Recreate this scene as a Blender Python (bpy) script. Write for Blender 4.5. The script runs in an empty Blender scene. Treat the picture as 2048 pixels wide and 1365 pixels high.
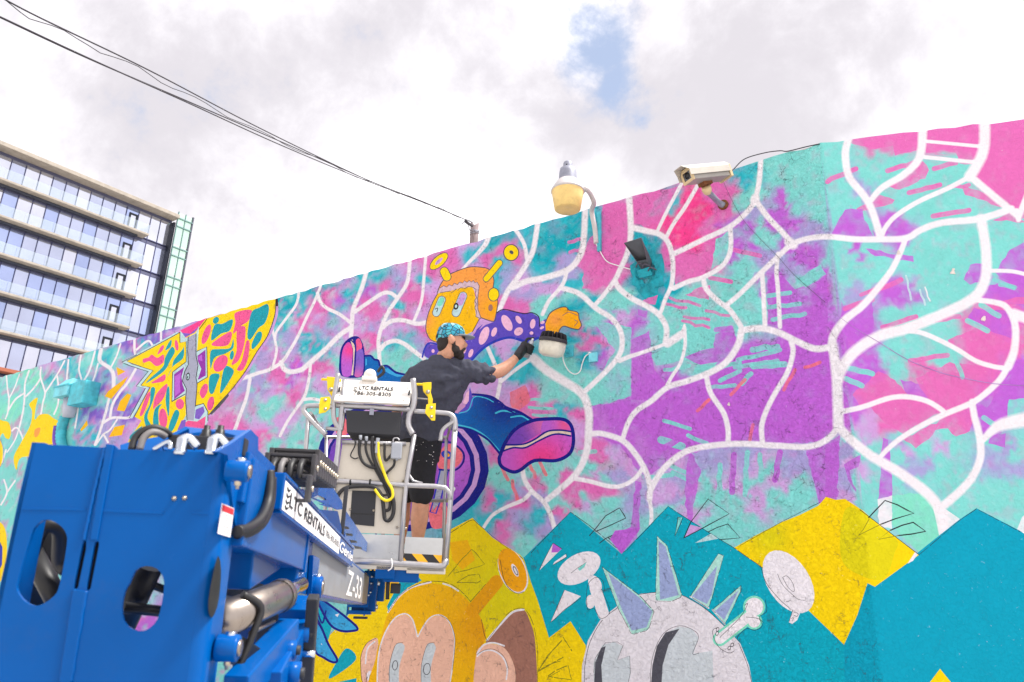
import bpy, bmesh, math, random
import numpy as np
from mathutils import Vector, Matrix, noise as mnoise
from mathutils.geometry import delaunay_2d_cdt, tessellate_polygon
random.seed(7)
sc = bpy.context.scene
COL = sc.collection
V = Vector

# ------------------------------------------------------------------ camera
F_PX, CX, CY = 1456.9, 1024.0, 682.5
PITCH, ROLL, YAW = math.radians(17.815), math.radians(1.887), math.radians(35.461)
CAM = V((0, 0, 1.6))
FW = V((-math.sin(YAW)*math.cos(PITCH), math.cos(YAW)*math.cos(PITCH), math.sin(PITCH)))
_r0 = V((math.cos(YAW), math.sin(YAW), 0)); _u0 = _r0.cross(FW)
RT = math.cos(ROLL)*_r0 + math.sin(ROLL)*_u0
UP = -math.sin(ROLL)*_r0 + math.cos(ROLL)*_u0
cd = bpy.data.cameras.new('camera'); cam = bpy.data.objects.new('camera', cd); COL.objects.link(cam)
cd.sensor_width = 36; cd.sensor_fit = 'HORIZONTAL'; cd.lens = 36*F_PX/2048; cd.clip_end = 4000; cd.clip_start = .05
M = Matrix((RT, UP, -FW)).transposed().to_4x4(); M.translation = CAM; cam.matrix_world = M
cd.dof.use_dof = True; cd.dof.focus_distance = 5.5; cd.dof.aperture_fstop = 6.3
sc.camera = cam

# ------------------------------------------------------------------ light
SUN_EL, SUN_AZ = math.radians(60), math.radians(30)      # azimuth measured from +X towards +Y
sun_dir = V((math.cos(SUN_EL)*math.cos(SUN_AZ), math.cos(SUN_EL)*math.sin(SUN_AZ), math.sin(SUN_EL)))
sl = bpy.data.lights.new('sun', 'SUN'); sl.energy = 4.0; sl.angle = math.radians(12); sl.color = (1, .96, .9)
so = bpy.data.objects.new('sun', sl); COL.objects.link(so)
so.rotation_euler = sun_dir.to_track_quat('Z', 'Y').to_euler()
sc.view_settings.view_transform = 'Standard'; sc.view_settings.look = 'None'
sc.view_settings.exposure = .68; sc.view_settings.gamma = 1; sc.view_settings.use_curve_mapping = False

def ray(x, y): return FW + RT*float((x-CX)/F_PX) + UP*float((CY-y)/F_PX)
def at(x, y, d): return CAM + ray(x, y)*float(d)

w = bpy.data.worlds.new('World'); sc.world = w; w.use_nodes = True
nt = w.node_tree; N = nt.nodes; L = nt.links; N.clear()
def nd(t, **k):
    n = N.new(t)
    for a, b in k.items(): setattr(n, a, b)
    return n
out = nd('ShaderNodeOutputWorld'); bg = nd('ShaderNodeBackground'); bg.inputs[1].default_value = .1
sky = nd('ShaderNodeTexSky', sky_type='NISHITA', sun_disc=False); sky.sun_elevation = SUN_EL
sky.sun_rotation = math.atan2(sun_dir.x, sun_dir.y); sky.altitude = 5; sky.dust_density = 1.5
tc = nd('ShaderNodeTexCoord')
def noise_n(scale, detail, rough, dist=0., off=(0, 0, 0), sc3=(1, 1, 1)):
    m = nd('ShaderNodeMapping'); m.inputs['Location'].default_value = off; m.inputs['Scale'].default_value = sc3
    L.new(tc.outputs['Generated'], m.inputs['Vector'])
    n = nd('ShaderNodeTexNoise'); n.inputs['Scale'].default_value = scale; n.inputs['Detail'].default_value = detail
    n.inputs['Roughness'].default_value = rough; n.inputs['Distortion'].default_value = dist
    L.new(m.outputs[0], n.inputs['Vector']); return n.outputs[0]
def mr(src, a, b, c=0., d=1., smooth=True):
    n = nd('ShaderNodeMapRange'); n.interpolation_type = 'SMOOTHSTEP' if smooth else 'LINEAR'
    for i, v in zip((1, 2, 3, 4), (a, b, c, d)): n.inputs[i].default_value = v
    L.new(src, n.inputs[0]); return n.outputs[0]
def mth(op, a, b):
    n = nd('ShaderNodeMath', operation=op)
    for i, v in enumerate((a, b)):
        if isinstance(v, (int, float)): n.inputs[i].default_value = v
        else: L.new(v, n.inputs[i])
    return n.outputs[0]
def mixc(f, a, b):
    n = nd('ShaderNodeMix', data_type='RGBA')
    for s, v in ((n.inputs[0], f), (n.inputs[6], a), (n.inputs[7], b)):
        if isinstance(v, (int, float, tuple)): s.default_value = v if not isinstance(v, tuple) else (*v, 1)
        else: L.new(v, s)
    return n.outputs[2]
# broken cumulus: blue gaps where the cloud field is thin
fld = noise_n(2.3, 4, .5, .25, (3.1, 1.7, .4))
puff = noise_n(6.5, 7, .64, .15, (1.2, 8.8, 2.7))
def lobe(px, py, k, amp):
    d = ray(px, py).normalized()
    n = nd('ShaderNodeVectorMath', operation='DOT_PRODUCT'); n.inputs[1].default_value = d
    L.new(tc.outputs['Generated'], n.inputs[0])
    return mth('MULTIPLY', mr(n.outputs['Value'], 1-k, 1.0), amp)
gap = lobe(1205, 55, .0042, .165)
gap = mth('ADD', gap, lobe(1185, 130, .003, .115))
gap = mth('ADD', gap, lobe(1262, 205, .0014, .12))
gap = mth('ADD', gap, lobe(1500, 240, .009, .085))
dens = mth('ADD', mth('MULTIPLY', fld, .25), mth('MULTIPLY', puff, .75))
cov = mr(mth('SUBTRACT', mth('ADD', dens, .14), gap), .38, .56)
shade = noise_n(1.5, 5, .5, .2, (9.2, 4.4, 7.7))
tone = mth('ADD', mr(shade, .36, .62, 0, .75), mr(puff, .3, .7, 0, .45))
for q in ((1700, 70, .05, .5), (1500, 30, .03, .3), (960, 90, .03, .35), (520, 230, .02, .25)): tone = mth('SUBTRACT', tone, lobe(*q))
tone = mr(tone, -.05, 1.2)
cloud = mixc(tone, (5.15, 4.92, 5.25), (11.6, 11.4, 11.7))
blue = nd('ShaderNodeVectorMath', operation='SCALE'); blue.inputs['Scale'].default_value = 1.0
L.new(sky.outputs[0], blue.inputs[0])
bl2 = mixc(.7, blue.outputs[0], (3.9, 4.6, 6.2))
L.new(mixc(cov, bl2, cloud), bg.inputs[0]); L.new(bg.outputs[0], out.inputs[0])

# ------------------------------------------------------------------ helpers
def lin(c):
    return tuple((v/255/12.92 if v/255 <= .04045 else ((v/255+.055)/1.055)**2.4) for v in c)

MATS = {}
def mat(name, rgb, rough=.5, metal=0., var=.12, scale=8., bump=0., bscale=60., spec=.5, coat=0., dirt=0., stretch=(1, 1, 1)):
    """procedural material: base colour (sRGB 0-255) with noise variation, wear and fine relief"""
    m = bpy.data.materials.new(name); m.use_nodes = True; nt = m.node_tree; n = nt.nodes; l = nt.links
    b = n['Principled BSDF']; c = lin(rgb)
    t = n.new('ShaderNodeTexCoord'); mp = n.new('ShaderNodeMapping'); mp.inputs['Scale'].default_value = stretch
    l.new(t.outputs['Object'], mp.inputs['Vector'])
    a = n.new('ShaderNodeTexNoise'); a.inputs['Scale'].default_value = scale; a.inputs['Detail'].default_value = 6
    a.inputs['Roughness'].default_value = .65; l.new(mp.outputs[0], a.inputs['Vector'])
    r = n.new('ShaderNodeMapRange'); r.inputs[1].default_value = .3; r.inputs[2].default_value = .7
    l.new(a.outputs[0], r.inputs[0])
    mx = n.new('ShaderNodeMix'); mx.data_type = 'RGBA'; l.new(r.outputs[0], mx.inputs[0])
    mx.inputs[6].default_value = (*[v*(1-var) for v in c], 1); mx.inputs[7].default_value = (*[min(1, v*(1+var)) for v in c], 1)
    colr = mx.outputs[2]
    if dirt:
        d = n.new('ShaderNodeTexNoise'); d.inputs['Scale'].default_value = scale*2.7; d.inputs['Detail'].default_value = 9
        d.inputs['Roughness'].default_value = .75; l.new(mp.outputs[0], d.inputs['Vector'])
        dr = n.new('ShaderNodeMapRange'); dr.inputs[1].default_value = .55; dr.inputs[2].default_value = .75; dr.inputs[4].default_value = dirt
        l.new(d.outputs[0], dr.inputs[0])
        dm = n.new('ShaderNodeMix'); dm.data_type = 'RGBA'; l.new(dr.outputs[0], dm.inputs[0]); l.new(colr, dm.inputs[6])
        dm.inputs[7].default_value = (.09, .07, .05, 1); colr = dm.outputs[2]
    l.new(colr, b.inputs['Base Color'])
    rr = n.new('ShaderNodeMapRange'); rr.inputs[3].default_value = max(.02, rough-.1); rr.inputs[4].default_value = min(1, rough+.12)
    l.new(a.outputs[0], rr.inputs[0]); l.new(rr.outputs[0], b.inputs['Roughness'])
    b.inputs['Metallic'].default_value = metal; b.inputs['Specular IOR Level'].default_value = spec
    b.inputs['Coat Weight'].default_value = coat
    if bump:
        q = n.new('ShaderNodeTexNoise'); q.inputs['Scale'].default_value = bscale; q.inputs['Detail'].default_value = 4
        l.new(mp.outputs[0], q.inputs['Vector'])
        bp = n.new('ShaderNodeBump'); bp.inputs['Strength'].default_value = bump; bp.inputs['Distance'].default_value = .01
        l.new(q.outputs[0], bp.inputs['Height']); l.new(bp.outputs[0], b.inputs['Normal'])
    MATS[name] = m; return m

def link(o, parent=None):
    COL.objects.link(o)
    if parent is not None:
        o.parent = parent
        p = parent
        if p.type == 'EMPTY': o.matrix_parent_inverse = Matrix.Translation(-p.location)
    return o
def thing(name, label, cat, loc=(0, 0, 0), group=None):
    o = bpy.data.objects.new(name, None); o.location = loc; o.empty_display_size = .1; COL.objects.link(o)
    o['label'] = label; o['category'] = cat
    if group: o['group'] = group
    return o
def tag(o, label, cat, group=None):
    o['label'] = label; o['category'] = cat
    if group: o['group'] = group
    return o

class Pl:
    """a plane of the place: a point and a normal that faces the street"""
    def __init__(s, o, n): s.o = V(o); s.n = V(n).normalized()
    def px(s, x, y):
        d = ray(x, y); return CAM + d*((s.o-CAM).dot(s.n)/d.dot(s.n))
    def off(s, k): return Pl(s.o+s.n*k, s.n)

class MB:
    U = 1.      # unit of the radii and chamfers handed in
    def __init__(s): s.v = []; s.f = []; s.sm = []
    def add(s, vs, fs, smooth=False):
        k = len(s.v); s.v += [tuple(p) for p in vs]; s.f += [[i+k for i in f] for f in fs]; s.sm += [smooth]*len(fs); return s
    def box(s, c, a, b, d):
        c = V(c); a = V(a); b = V(b); d = V(d)
        vs = [c+i*a+j*b+k*d for i in (-1, 1) for j in (-1, 1) for k in (-1, 1)]
        fs = [(0, 1, 3, 2), (4, 6, 7, 5), (0, 4, 5, 1), (2, 3, 7, 6), (0, 2, 6, 4), (1, 5, 7, 3)]
        if a.cross(b).dot(d) < 0: fs = [f[::-1] for f in fs]
        return s.add(vs, fs)
    def bbox(s, c, a, b, d, r=.01):
        """box with chamfered edges"""
        c = V(c); a = V(a); b = V(b); d = V(d); ha, hb, hd = a.length, b.length, d.length
        r = min(r*MB.U, ha*.45, hb*.45, hd*.45); bm = bmesh.new(); bmesh.ops.create_cube(bm, size=2)
        for q in bm.verts: q.co = V((q.co.x*ha, q.co.y*hb, q.co.z*hd))
        bmesh.ops.bevel(bm, geom=list(bm.edges), offset=r, segments=2, affect='EDGES', profile=.6)
        an, bn, dn = a.normalized(), b.normalized(), d.normalized(); flip = an.cross(bn).dot(dn) < 0
        bm.verts.index_update()
        s.add([c+an*q.co.x+bn*q.co.y+dn*q.co.z for q in bm.verts],
              [[q.index for q in (reversed(f.verts) if flip else f.verts)] for f in bm.faces]); bm.free(); return s
    def tube(s, pts, r, n=10, cap=True, smooth_path=0):
        pts = [V(p) for p in pts]; r = [q*MB.U for q in r] if isinstance(r, (list, tuple)) else r*MB.U
        if smooth_path: pts = catmull3(pts, smooth_path)
        rs = r if isinstance(r, (list, tuple)) else None
        m = len(pts); T = [(pts[min(i+1, m-1)]-pts[max(i-1, 0)]).normalized() for i in range(m)]
        up = V((0, 0, 1)) if abs(T[0].z) < .9 else V((1, 0, 0))
        a = T[0].cross(up).normalized(); vs = []
        for i in range(m):
            a = (a-T[i]*a.dot(T[i])).normalized(); b = T[i].cross(a)
            if rs:
                q = i/(m-1)*(len(rs)-1); j = min(int(q), len(rs)-2); rr = rs[j]*(1-(q-j))+rs[j+1]*(q-j)
            else: rr = r
            for k in range(n):
                t = 2*math.pi*k/n; vs.append(pts[i]+a*math.cos(t)*rr+b*math.sin(t)*rr)
        fs = [(i*n+k, i*n+(k+1) % n, (i+1)*n+(k+1) % n, (i+1)*n+k) for i in range(m-1) for k in range(n)]
        s.add(vs, fs, True)
        if cap:
            k0 = len(s.v)-len(vs); s.f += [[k0+k for k in range(n)][::-1], [k0+(m-1)*n+k for k in range(n)]]; s.sm += [False, False]
        return s
    def cyl(s, p0, p1, r0, r1=None, n=16):
        return s.lathe(p0, V(p1)-V(p0), [(0, 0), (r0, 0), (r0, 0), (r1 if r1 is not None else r0, 1), (r1 if r1 is not None else r0, 1), (0, 1)], n, unit=True)
    def lathe(s, base, axis, prof, n=20, unit=False):
        base = V(base); ax = V(axis); ln = ax.length if unit else MB.U; prof = [(r*MB.U, h) for r, h in prof]; ax = ax.normalized()
        a = ax.cross(V((0, 0, 1)) if abs(ax.z) < .9 else V((1, 0, 0))).normalized(); b = ax.cross(a); vs = []
        for r, h in prof:
            for k in range(n):
                t = 2*math.pi*k/n; vs.append(base+ax*h*ln+(a*math.cos(t)+b*math.sin(t))*max(r, 1e-5))
        fs = [(i*n+k, i*n+(k+1) % n, (i+1)*n+(k+1) % n, (i+1)*n+k) for i in range(len(prof)-1) for k in range(n)
              if prof[i] != prof[i+1]]
        return s.add(vs, fs, True)
    def ball(s, c, rx, ry=None, rz=None, axes=None, n=16, m=10):
        c = V(c); ry = (ry or rx)*MB.U; rz = (rz or rx)*MB.U; rx = rx*MB.U; A = axes or (V((1, 0, 0)), V((0, 1, 0)), V((0, 0, 1))); vs = []
        for i in range(m+1):
            t = math.pi*i/m
            for k in range(n):
                p = 2*math.pi*k/n
                vs.append(c+A[0]*rx*math.sin(t)*math.cos(p)+A[1]*ry*math.sin(t)*math.sin(p)+A[2]*rz*math.cos(t))
        fs = [(i*n+k, (i+1)*n+k, (i+1)*n+(k+1) % n, i*n+(k+1) % n) for i in range(m) for k in range(n)]
        return s.add(vs, fs, True)
    def plate(s, pts, vec, holes=()):
        """flat polygon (3-D points) with holes, given thickness along vec"""
        vec = V(vec); loops = [[V(p) for p in pts]]+[[V(p) for p in h] for h in holes]
        allp = [p for lp in loops for p in lp]; tri = tessellate_polygon(loops)
        nn = V((0, 0, 0))
        for t in tri: nn += (allp[t[1]]-allp[t[0]]).cross(allp[t[2]]-allp[t[0]])
        k = len(allp); flip = nn.dot(vec) > 0; fs = []
        for t in tri:
            t = tuple(t)
            if (allp[t[1]]-allp[t[0]]).cross(allp[t[2]]-allp[t[0]]).dot(vec) > 0: t = t[::-1]
            fs += [t, tuple(i+k for i in t[::-1])]
        o = 0
        for lp in loops:
            m = len(lp); fs += [(o+i, o+(i+1) % m, o+(i+1) % m+k, o+i+k) for i in range(m)]; o += m
        s.add(allp+[p+vec for p in allp], fs)
        return s
    def build(s, name, material, parent=None, fix=True, bevel=0):
        me = bpy.data.meshes.new(name); me.from_pydata(s.v, [], s.f)
        me.polygons.foreach_set('use_smooth', s.sm)
        if fix or bevel:
            bm = bmesh.new(); bm.from_mesh(me); bmesh.ops.remove_doubles(bm, verts=bm.verts, dist=1e-5)
            bmesh.ops.recalc_face_normals(bm, faces=bm.faces)
            if bevel:
                bevel *= MB.U
                es = [e for e in bm.edges if len(e.link_faces) == 2 and e.calc_face_angle(0) > .6]
                bmesh.ops.bevel(bm, geom=es, offset=bevel, segments=2, affect='EDGES', profile=.6, clamp_overlap=True)
            bm.to_mesh(me); bm.free()
        if isinstance(material, str): material = MATS[material]
        me.materials.append(material)
        return link(bpy.data.objects.new(name, me), parent)

def catmull3(p, k):
    p = [V(q) for q in p]; r = []
    for i in range(len(p)-1):
        a = p[max(i-1, 0)]; b = p[i]; c = p[i+1]; d = p[min(i+2, len(p)-1)]
        for j in range(k):
            t = j/k; r.append(.5*((2*b)+(c-a)*t+(2*a-5*b+4*c-d)*t*t+(3*b-a-3*c+d)*t**3))
    return r+[p[-1]]
def cat2(p, k=6, closed=False):
    p = np.array(p, float); m = len(p); r = []
    for i in range(m if closed else m-1):
        if closed: a, b, c, d = p[(i-1) % m], p[i], p[(i+1) % m], p[(i+2) % m]
        else: a, b, c, d = p[max(i-1, 0)], p[i], p[i+1], p[min(i+2, m-1)]
        for j in range(k):
            t = j/k; r.append(.5*(2*b+(c-a)*t+(2*a-5*b+4*c-d)*t*t+(3*b-a-3*c+d)*t**3))
    if not closed: r.append(p[-1])
    return np.array(r)
def remeshed(name, mb, voxel, material, parent, smooth_it=6):
    """fuse overlapping closed forms into one continuous skin"""
    me = bpy.data.meshes.new('tmp'); me.from_pydata(mb.v, [], mb.f)
    bm = bmesh.new(); bm.from_mesh(me); bmesh.ops.remove_doubles(bm, verts=bm.verts, dist=1e-5); bmesh.ops.recalc_face_normals(bm, faces=bm.faces); bm.to_mesh(me); bm.free()
    o = bpy.data.objects.new('tmp', me); COL.objects.link(o)
    m = o.modifiers.new('r', 'REMESH'); m.mode = 'VOXEL'; m.voxel_size = voxel; m.use_smooth_shade = True
    if smooth_it:
        q = o.modifiers.new('s', 'SMOOTH'); q.iterations = smooth_it; q.factor = .5
    dg = bpy.context.evaluated_depsgraph_get(); res = bpy.data.meshes.new_from_object(o.evaluated_get(dg))
    bpy.data.objects.remove(o); bpy.data.meshes.remove(me); res.name = name
    res.materials.clear(); res.materials.append(MATS[material] if isinstance(material, str) else material)
    res.polygons.foreach_set('use_smooth', [True]*len(res.polygons))
    return link(bpy.data.objects.new(name, res), parent)
def lettering(name, text, p0, p1, upv, material, parent, height=None, shear=0., bold=0., lift=.0015, fit=True):
    """flat lettering running from p0 to p1 on a surface"""
    cu = bpy.data.curves.new('t', 'FONT'); cu.body = text; cu.shear = shear; cu.offset = bold; cu.resolution_u = 3
    o = bpy.data.objects.new('t', cu); COL.objects.link(o)
    dg = bpy.context.evaluated_depsgraph_get(); me = bpy.data.meshes.new_from_object(o.evaluated_get(dg))
    bpy.data.objects.remove(o); bpy.data.curves.remove(cu)
    xs = [v.co.x for v in me.vertices]; ys = [v.co.y for v in me.vertices]; x0, x1 = min(xs), max(xs); y0, y1 = min(ys), max(ys)
    p0 = V(p0); p1 = V(p1); ex = p1-p0; wd = ex.length; ex.normalize(); upv = V(upv); upv = upv.normalized()
    nn = ex.cross(upv).normalized(); k = wd/(x1-x0); ky = (height/(y1-y0)) if height else k
    for v in me.vertices: v.co = p0+ex*(v.co.x-x0)*k+upv*(v.co.y-y0)*ky+nn*lift
    me.name = name; me.materials.clear(); me.materials.append(MATS[material])
    return link(bpy.data.objects.new(name, me), parent)

# ------------------------------------------------------------------ ground
mat('bounce_concrete', (184, 180, 174), .9, var=.2, scale=3, bump=.5, bscale=90)  # unseen ground, its colour kept pale to bounce light onto the wall
gm = MB(); gm.add([(-600, -600, 0), (600, -600, 0), (600, 600, 0), (-600, 600, 0)], [(0, 1, 2, 3)])
g = gm.build('ground', 'bounce_concrete', fix=False); g['kind'] = 'structure'
# ------------------------------------------------------------------ the painted wall
W = 4.6; XB = -.80; HT = 4.42; AR = math.radians(19)
RD = V((math.cos(AR), math.sin(AR), 0)); RN = V((math.sin(AR), -math.cos(AR), 0)); BP = V((XB, W, 0))
def wall_pt(u, v, out=0.):
    u = float(u); v = float(v); out = float(out)
    if u <= 0: return V((XB+u, W-out, v))
    return BP+RD*u+V((0, 0, v))+RN*out
def px_uv(x, y):
    d = ray(x, y); P = CAM+d*(W/d.y)
    if d.y > 0 and P.x <= XB: return P.x-XB, P.z
    P = CAM+d*((BP-CAM).dot(RN)/d.dot(RN)); return (P-BP).dot(RD), P.z
def wpx(x, y, out=0.): return wall_pt(*px_uv(x, y), out)

C = dict(aqua=(126, 214, 208), teal=(40, 184, 200), deep=(0, 168, 186), purple=(190, 98, 212), pink=(224, 108, 182), hot=(246, 66, 146),
         lav=(168, 160, 214), lilac=(206, 160, 220), violet=(130, 96, 200), white=(240, 234, 240), mint=(130, 224, 196), pale=(190, 222, 226),
         yel=(252, 216, 4), olive=(226, 212, 16), amber=(250, 190, 10), orange=(250, 172, 14), hood=(250, 160, 70), flat=(0, 170, 194), flat2=(0, 160, 190),
         salmon=(244, 192, 168), brown=(166, 116, 100), navy=(20, 26, 136), blue=(4, 104, 184), cyan=(70, 196, 226), royal=(44, 62, 184), scarf=(96, 76, 192),
         spot=(244, 190, 220), ink=(40, 36, 44), pencil=(150, 140, 30), grey=(168, 170, 192), peri=(158, 172, 216), edge=(176, 228, 216), body=(230, 225, 232), eyegrey=(206, 214, 220),
         dark=(84, 84, 94), cream=(230, 206, 190), shell=(120, 70, 186), magenta=(150, 50, 170), rose=(240, 90, 150), tooth=(214, 184, 196), coral=(240, 116, 130), gold=(236, 164, 10), tealsp=(20, 160, 176), ltblue=(60, 170, 226))

# sprayed white web: width, points (photo measure)
WEB = []
def web(wd, *p, w2=None): WEB.append((wd, w2 if w2 else wd, p))
web(17, (1705,258),(1692,296),(1692,326),(1700,357),(1731,396),(1747,429),(1761,477))
web(21, (1846,244),(1843,296),(1834,324),(1806,351),(1764,376),(1742,401),(1737,410), w2=11)
web(25, (1969,232),(1969,282),(1964,310),(1950,337),(1939,354))
web(8, (1853,283),(1959,293)); web(9, (1845,314),(1950,325))
web(11, (1939,354),(1898,376),(1836,404),(1792,432),(1772,454),(1764,471))
web(17, (1942,354),(1978,385),(2012,413),(2037,432)); web(14, (2037,435),(2062,372)); web(12,(2037,440),(2033,422))
web(16, (2023,418),(1959,438),(1884,446),(1842,460),(1811,477),(1758,479),(1711,479),(1658,474),(1619,477),(1586,488),(1563,507),(1522,546),(1480,588),(1455,609), w2=11)
web(12, (1522,308),(1519,357),(1511,396),(1497,421),(1461,453),(1410,478),(1348,508))
web(13, (1511,401),(1536,435),(1563,463),(1583,485)); web(20, (1511,396),(1509,404)); web(22, (1578,484),(1586,490))
web(12, (1811,479),(1800,507),(1783,541),(1758,574),(1725,612),(1690,640),(1667,672),(1664,700), w2=20)
web(23, (1962,438),(1969,477),(1973,518),(1970,560),(1948,596),(1889,627),(1814,657),(1760,672),(1715,699),(1685,734),(1675,762), w2=26)
web(9, (1978,542),(2023,543),(2062,552))
web(11, (1946,600),(1989,605),(2014,616),(2030,650),(2029,699),(2016,734), w2=20); web(24, (2026,628),(2062,640))
web(15, (2016,734),(1996,764),(1951,802),(1889,829),(1839,854),(1799,879),(1774,900),(1757,919), w2=11)
web(11, (1799,662),(1839,665),(1877,680),(1914,699),(1951,722),(1989,734),(2016,737))
web(22, (1665,688),(1672,740),(1675,790),(1677,856), w2=25)
web(12, (1687,823),(1727,814),(1777,797),(1814,794),(1852,802),(1879,817),(1889,826))
web(15, (1944,804),(1949,834),(1956,859),(1961,888),(1960,919),(1945,954),(1921,982),(1889,1010), w2=20)
web(12, (1966,881),(1984,862),(2006,849),(2060,838), w2=36)
web(20, (1677,854),(1702,880),(1735,907),(1757,921),(1804,949),(1851,984),(1874,1010),(1884,1029),(1888,1060), w2=26)
web(14, (1677,855),(1652,881),(1615,894),(1556,892),(1483,888),(1421,892),(1373,903),(1337,928),(1315,955),(1302,978))
web(9, (1302,972),(1297,989),(1301,1011),(1303,1033),(1301,1054))
web(15, (1663,694),(1630,698),(1593,683),(1556,665),(1520,657),(1483,661))
web(10, (1556,508),(1553,545),(1556,580),(1560,654)); web(11, (1524,546),(1527,590),(1530,655))
web(12, (1582,683),(1586,705),(1575,745),(1549,789),(1531,826),(1523,855),(1525,884))
web(16, (1483,661),(1476,690),(1454,723),(1421,745),(1373,763),(1335,775),(1303,802),(1272,823),(1256,847),(1246,876), w2=11)
web(12, (1412,747),(1421,786),(1447,826),(1456,859),(1456,884))
web(5, (1369,650),(1362,668),(1350,681),(1324,691),(1283,706),(1258,714),(1239,722), w2=11); web(18,(1362,670),(1335,688))
web(8, (1369,655),(1370,691),(1361,726),(1344,753),(1334,771))
web(15, (1258,394),(1261,439),(1261,474),(1254,509),(1240,539),(1230,560),(1207,591),(1190,610), w2=9)
web(14, (1263,455),(1291,462),(1319,469),(1336,485),(1344,511),(1346,539),(1343,570),(1331,598),(1322,624), w2=9)
web(8, (1364,366),(1338,415),(1324,443),(1315,462)); web(9, (1396,370),(1371,413),(1347,448),(1333,474))
web(11, (1347,577),(1378,563),(1404,556),(1441,535),(1458,511),(1462,485),(1460,455))
web(12, (1406,556),(1413,579),(1437,603),(1460,621),(1481,652),(1484,661))
web(13, (1230,563),(1240,579),(1265,598),(1296,614),(1319,631),(1333,657),(1331,685))
web(12, (1121,576),(1159,588),(1192,617),(1223,637),(1241,663),(1244,694),(1233,719),(1210,745),(1172,781))
web(22, (1067,717),(1095,742),(1133,766),(1159,783),(1172,802),(1178,830),(1177,865),(1174,901),(1162,933),(1146,955),(1123,976),(1095,999), w2=13)
web(11, (1045,940),(1050,962),(1064,983),(1087,1004),(1099,1025),(1109,1056))
web(10, (1062,985),(1045,1001),(1012,1015),(984,1032),(963,1062), w2=7)
web(10, (1144,957),(1179,963),(1218,973),(1244,972),(1269,958),(1285,938))
web(13, (1182,868),(1205,868),(1244,881),(1269,906),(1290,940),(1300,973),(1299,1000))
web(14, (1171,410),(1168,470),(1164,502),(1149,529),(1127,544),(1085,557),(1053,563),(1026,575))
web(12, (1076,440),(1072,470),(1066,502),(1055,525),(1036,555),(1017,580),(1004,608),(996,625))
web(9, (1024,452),(1038,470),(1049,491),(1054,519)); web(13, (979,466),(972,487),(957,506),(940,523),(922,542), w2=6)
web(9, (1133,546),(1127,566),(1115,583),(1098,602),(1085,629)); web(7, (852,506),(848,555),(843,602),(828,642))
web(9, (974,693),(988,725),(1000,758),(997,783),(992,805)); web(8, (1064,717),(1031,740),(1003,763))
web(10, (734,538),(724,575),(707,617),(704,645),(702,674)); web(9, (710,624),(743,601),(766,587),(782,587),(794,596))
web(9, (820,514),(815,563),(797,594),(778,622),(764,652),(757,681),(758,704),(760,732))
web(10, (766,655),(782,643),(806,641),(834,648),(852,645)); web(10, (761,699),(771,688),(790,682),(808,688),(827,702),(848,718))
web(8, (635,587),(640,603),(654,617),(679,629),(700,645))
web(6, (643,568),(630,601),(614,634),(597,671),(581,699),(565,723),(541,739),(515,747),(486,757), w2=9)
web(11, (562,725),(569,739),(583,744),(604,739),(623,723),(651,699),(679,671),(700,657))
web(6, (598,580),(593,608),(572,638),(553,664),(550,681)); web(6, (543,652),(550,681),(553,704),(546,732))
web(7, (621,727),(618,758),(609,793),(590,821),(574,845),(560,872)); web(7, (607,800),(623,798),(645,802)); web(8, (500,758),(493,795),(482,826),(469,862))
for l in ([3.5,(13,752),(15,779),(18,799),(16,823),(11,838)], [3,(39,749),(29,776),(19,796)], [4,(58,742),(50,768),(49,796),(46,823),(39,854)], [4,(18,819),(31,799),(48,787)],
          [4,(24,862),(31,856),(38,860),(46,878)], [4,(82,735),(81,755),(90,785),(86,805),(82,829)], [4,(81,757),(70,774),(51,794)], [4,(129,722),(114,750),(90,786)],
          [4,(114,750),(117,777),(116,808),(108,829)], [4,(137,720),(133,765)], [4.5,(162,711),(158,739),(163,759)], [4.5,(190,703),(179,741),(167,763)],
          [9,(202,700),(200,722),(220,737),(227,752),(227,776)], [4,(196,728),(189,754),(181,772)], [4,(241,688),(233,713),(223,733)], [6,(218,798),(212,823),(205,847),(198,869),(190,890)],
          [6,(271,739),(256,765),(238,787),(225,810),(220,836)], [6,(205,847),(225,836),(256,836),(269,825)], [4,(234,840),(220,860),(207,869),(192,890)], [5,(207,869),(216,885)],
          [6,(269,678),(269,699),(272,715)], [5,(273,700),(297,682),(308,700)], [5,(322,662),(322,685)], [4,(157,808),(154,832),(150,856)], [3,(39,854),(30,880),(14,905)],
          [4,(12,900),(4,925)], [4,(8,960),(14,985),(2,1010)], [4,(14,985),(30,962)]):
    web(l[0], *l[1:])

# paint, in the order it went on: kind, colour, points, figure (0 = ground coat that the white web runs over)
PAINT = []
def T(o, s, p): return [(o[0]+x/s, o[1]+y/s) for x, y in p]
def S(col, p, fig=0, sm=False, jag=0., grad=None): PAINT.append(('p', col, cat2(p, 5, True) if sm else np.array(p, float), fig, jag, grad))
def K(col, wd, p, fig=0, sm=True, dash=0): PAINT.append(('k', col, cat2(p, 5) if sm and len(p) > 2 else np.array(p, float), fig, wd, dash))
def E(col, cx, cy, rx, ry, rot, fig=0, grad=None):
    t = np.linspace(0, 2*np.pi, 25)[:-1]; a = math.radians(rot); x = rx*np.cos(t); y = ry*np.sin(t)
    PAINT.append(('p', col, np.stack([cx+x*math.cos(a)-y*math.sin(a), cy+x*math.sin(a)+y*math.cos(a)], 1), fig, 0, grad))
def Z(o, s):
    f = lambda p: T(o, s, p)
    return f
def bars(col, wd, *segs):
    for a in segs: K(col, wd, [a[:2], a[2:]], 0, False)
def quads(col, *q):
    for a in q: S(col, [(a[i], a[i+1]) for i in range(0, len(a), 2)], jag=1.6)
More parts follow.
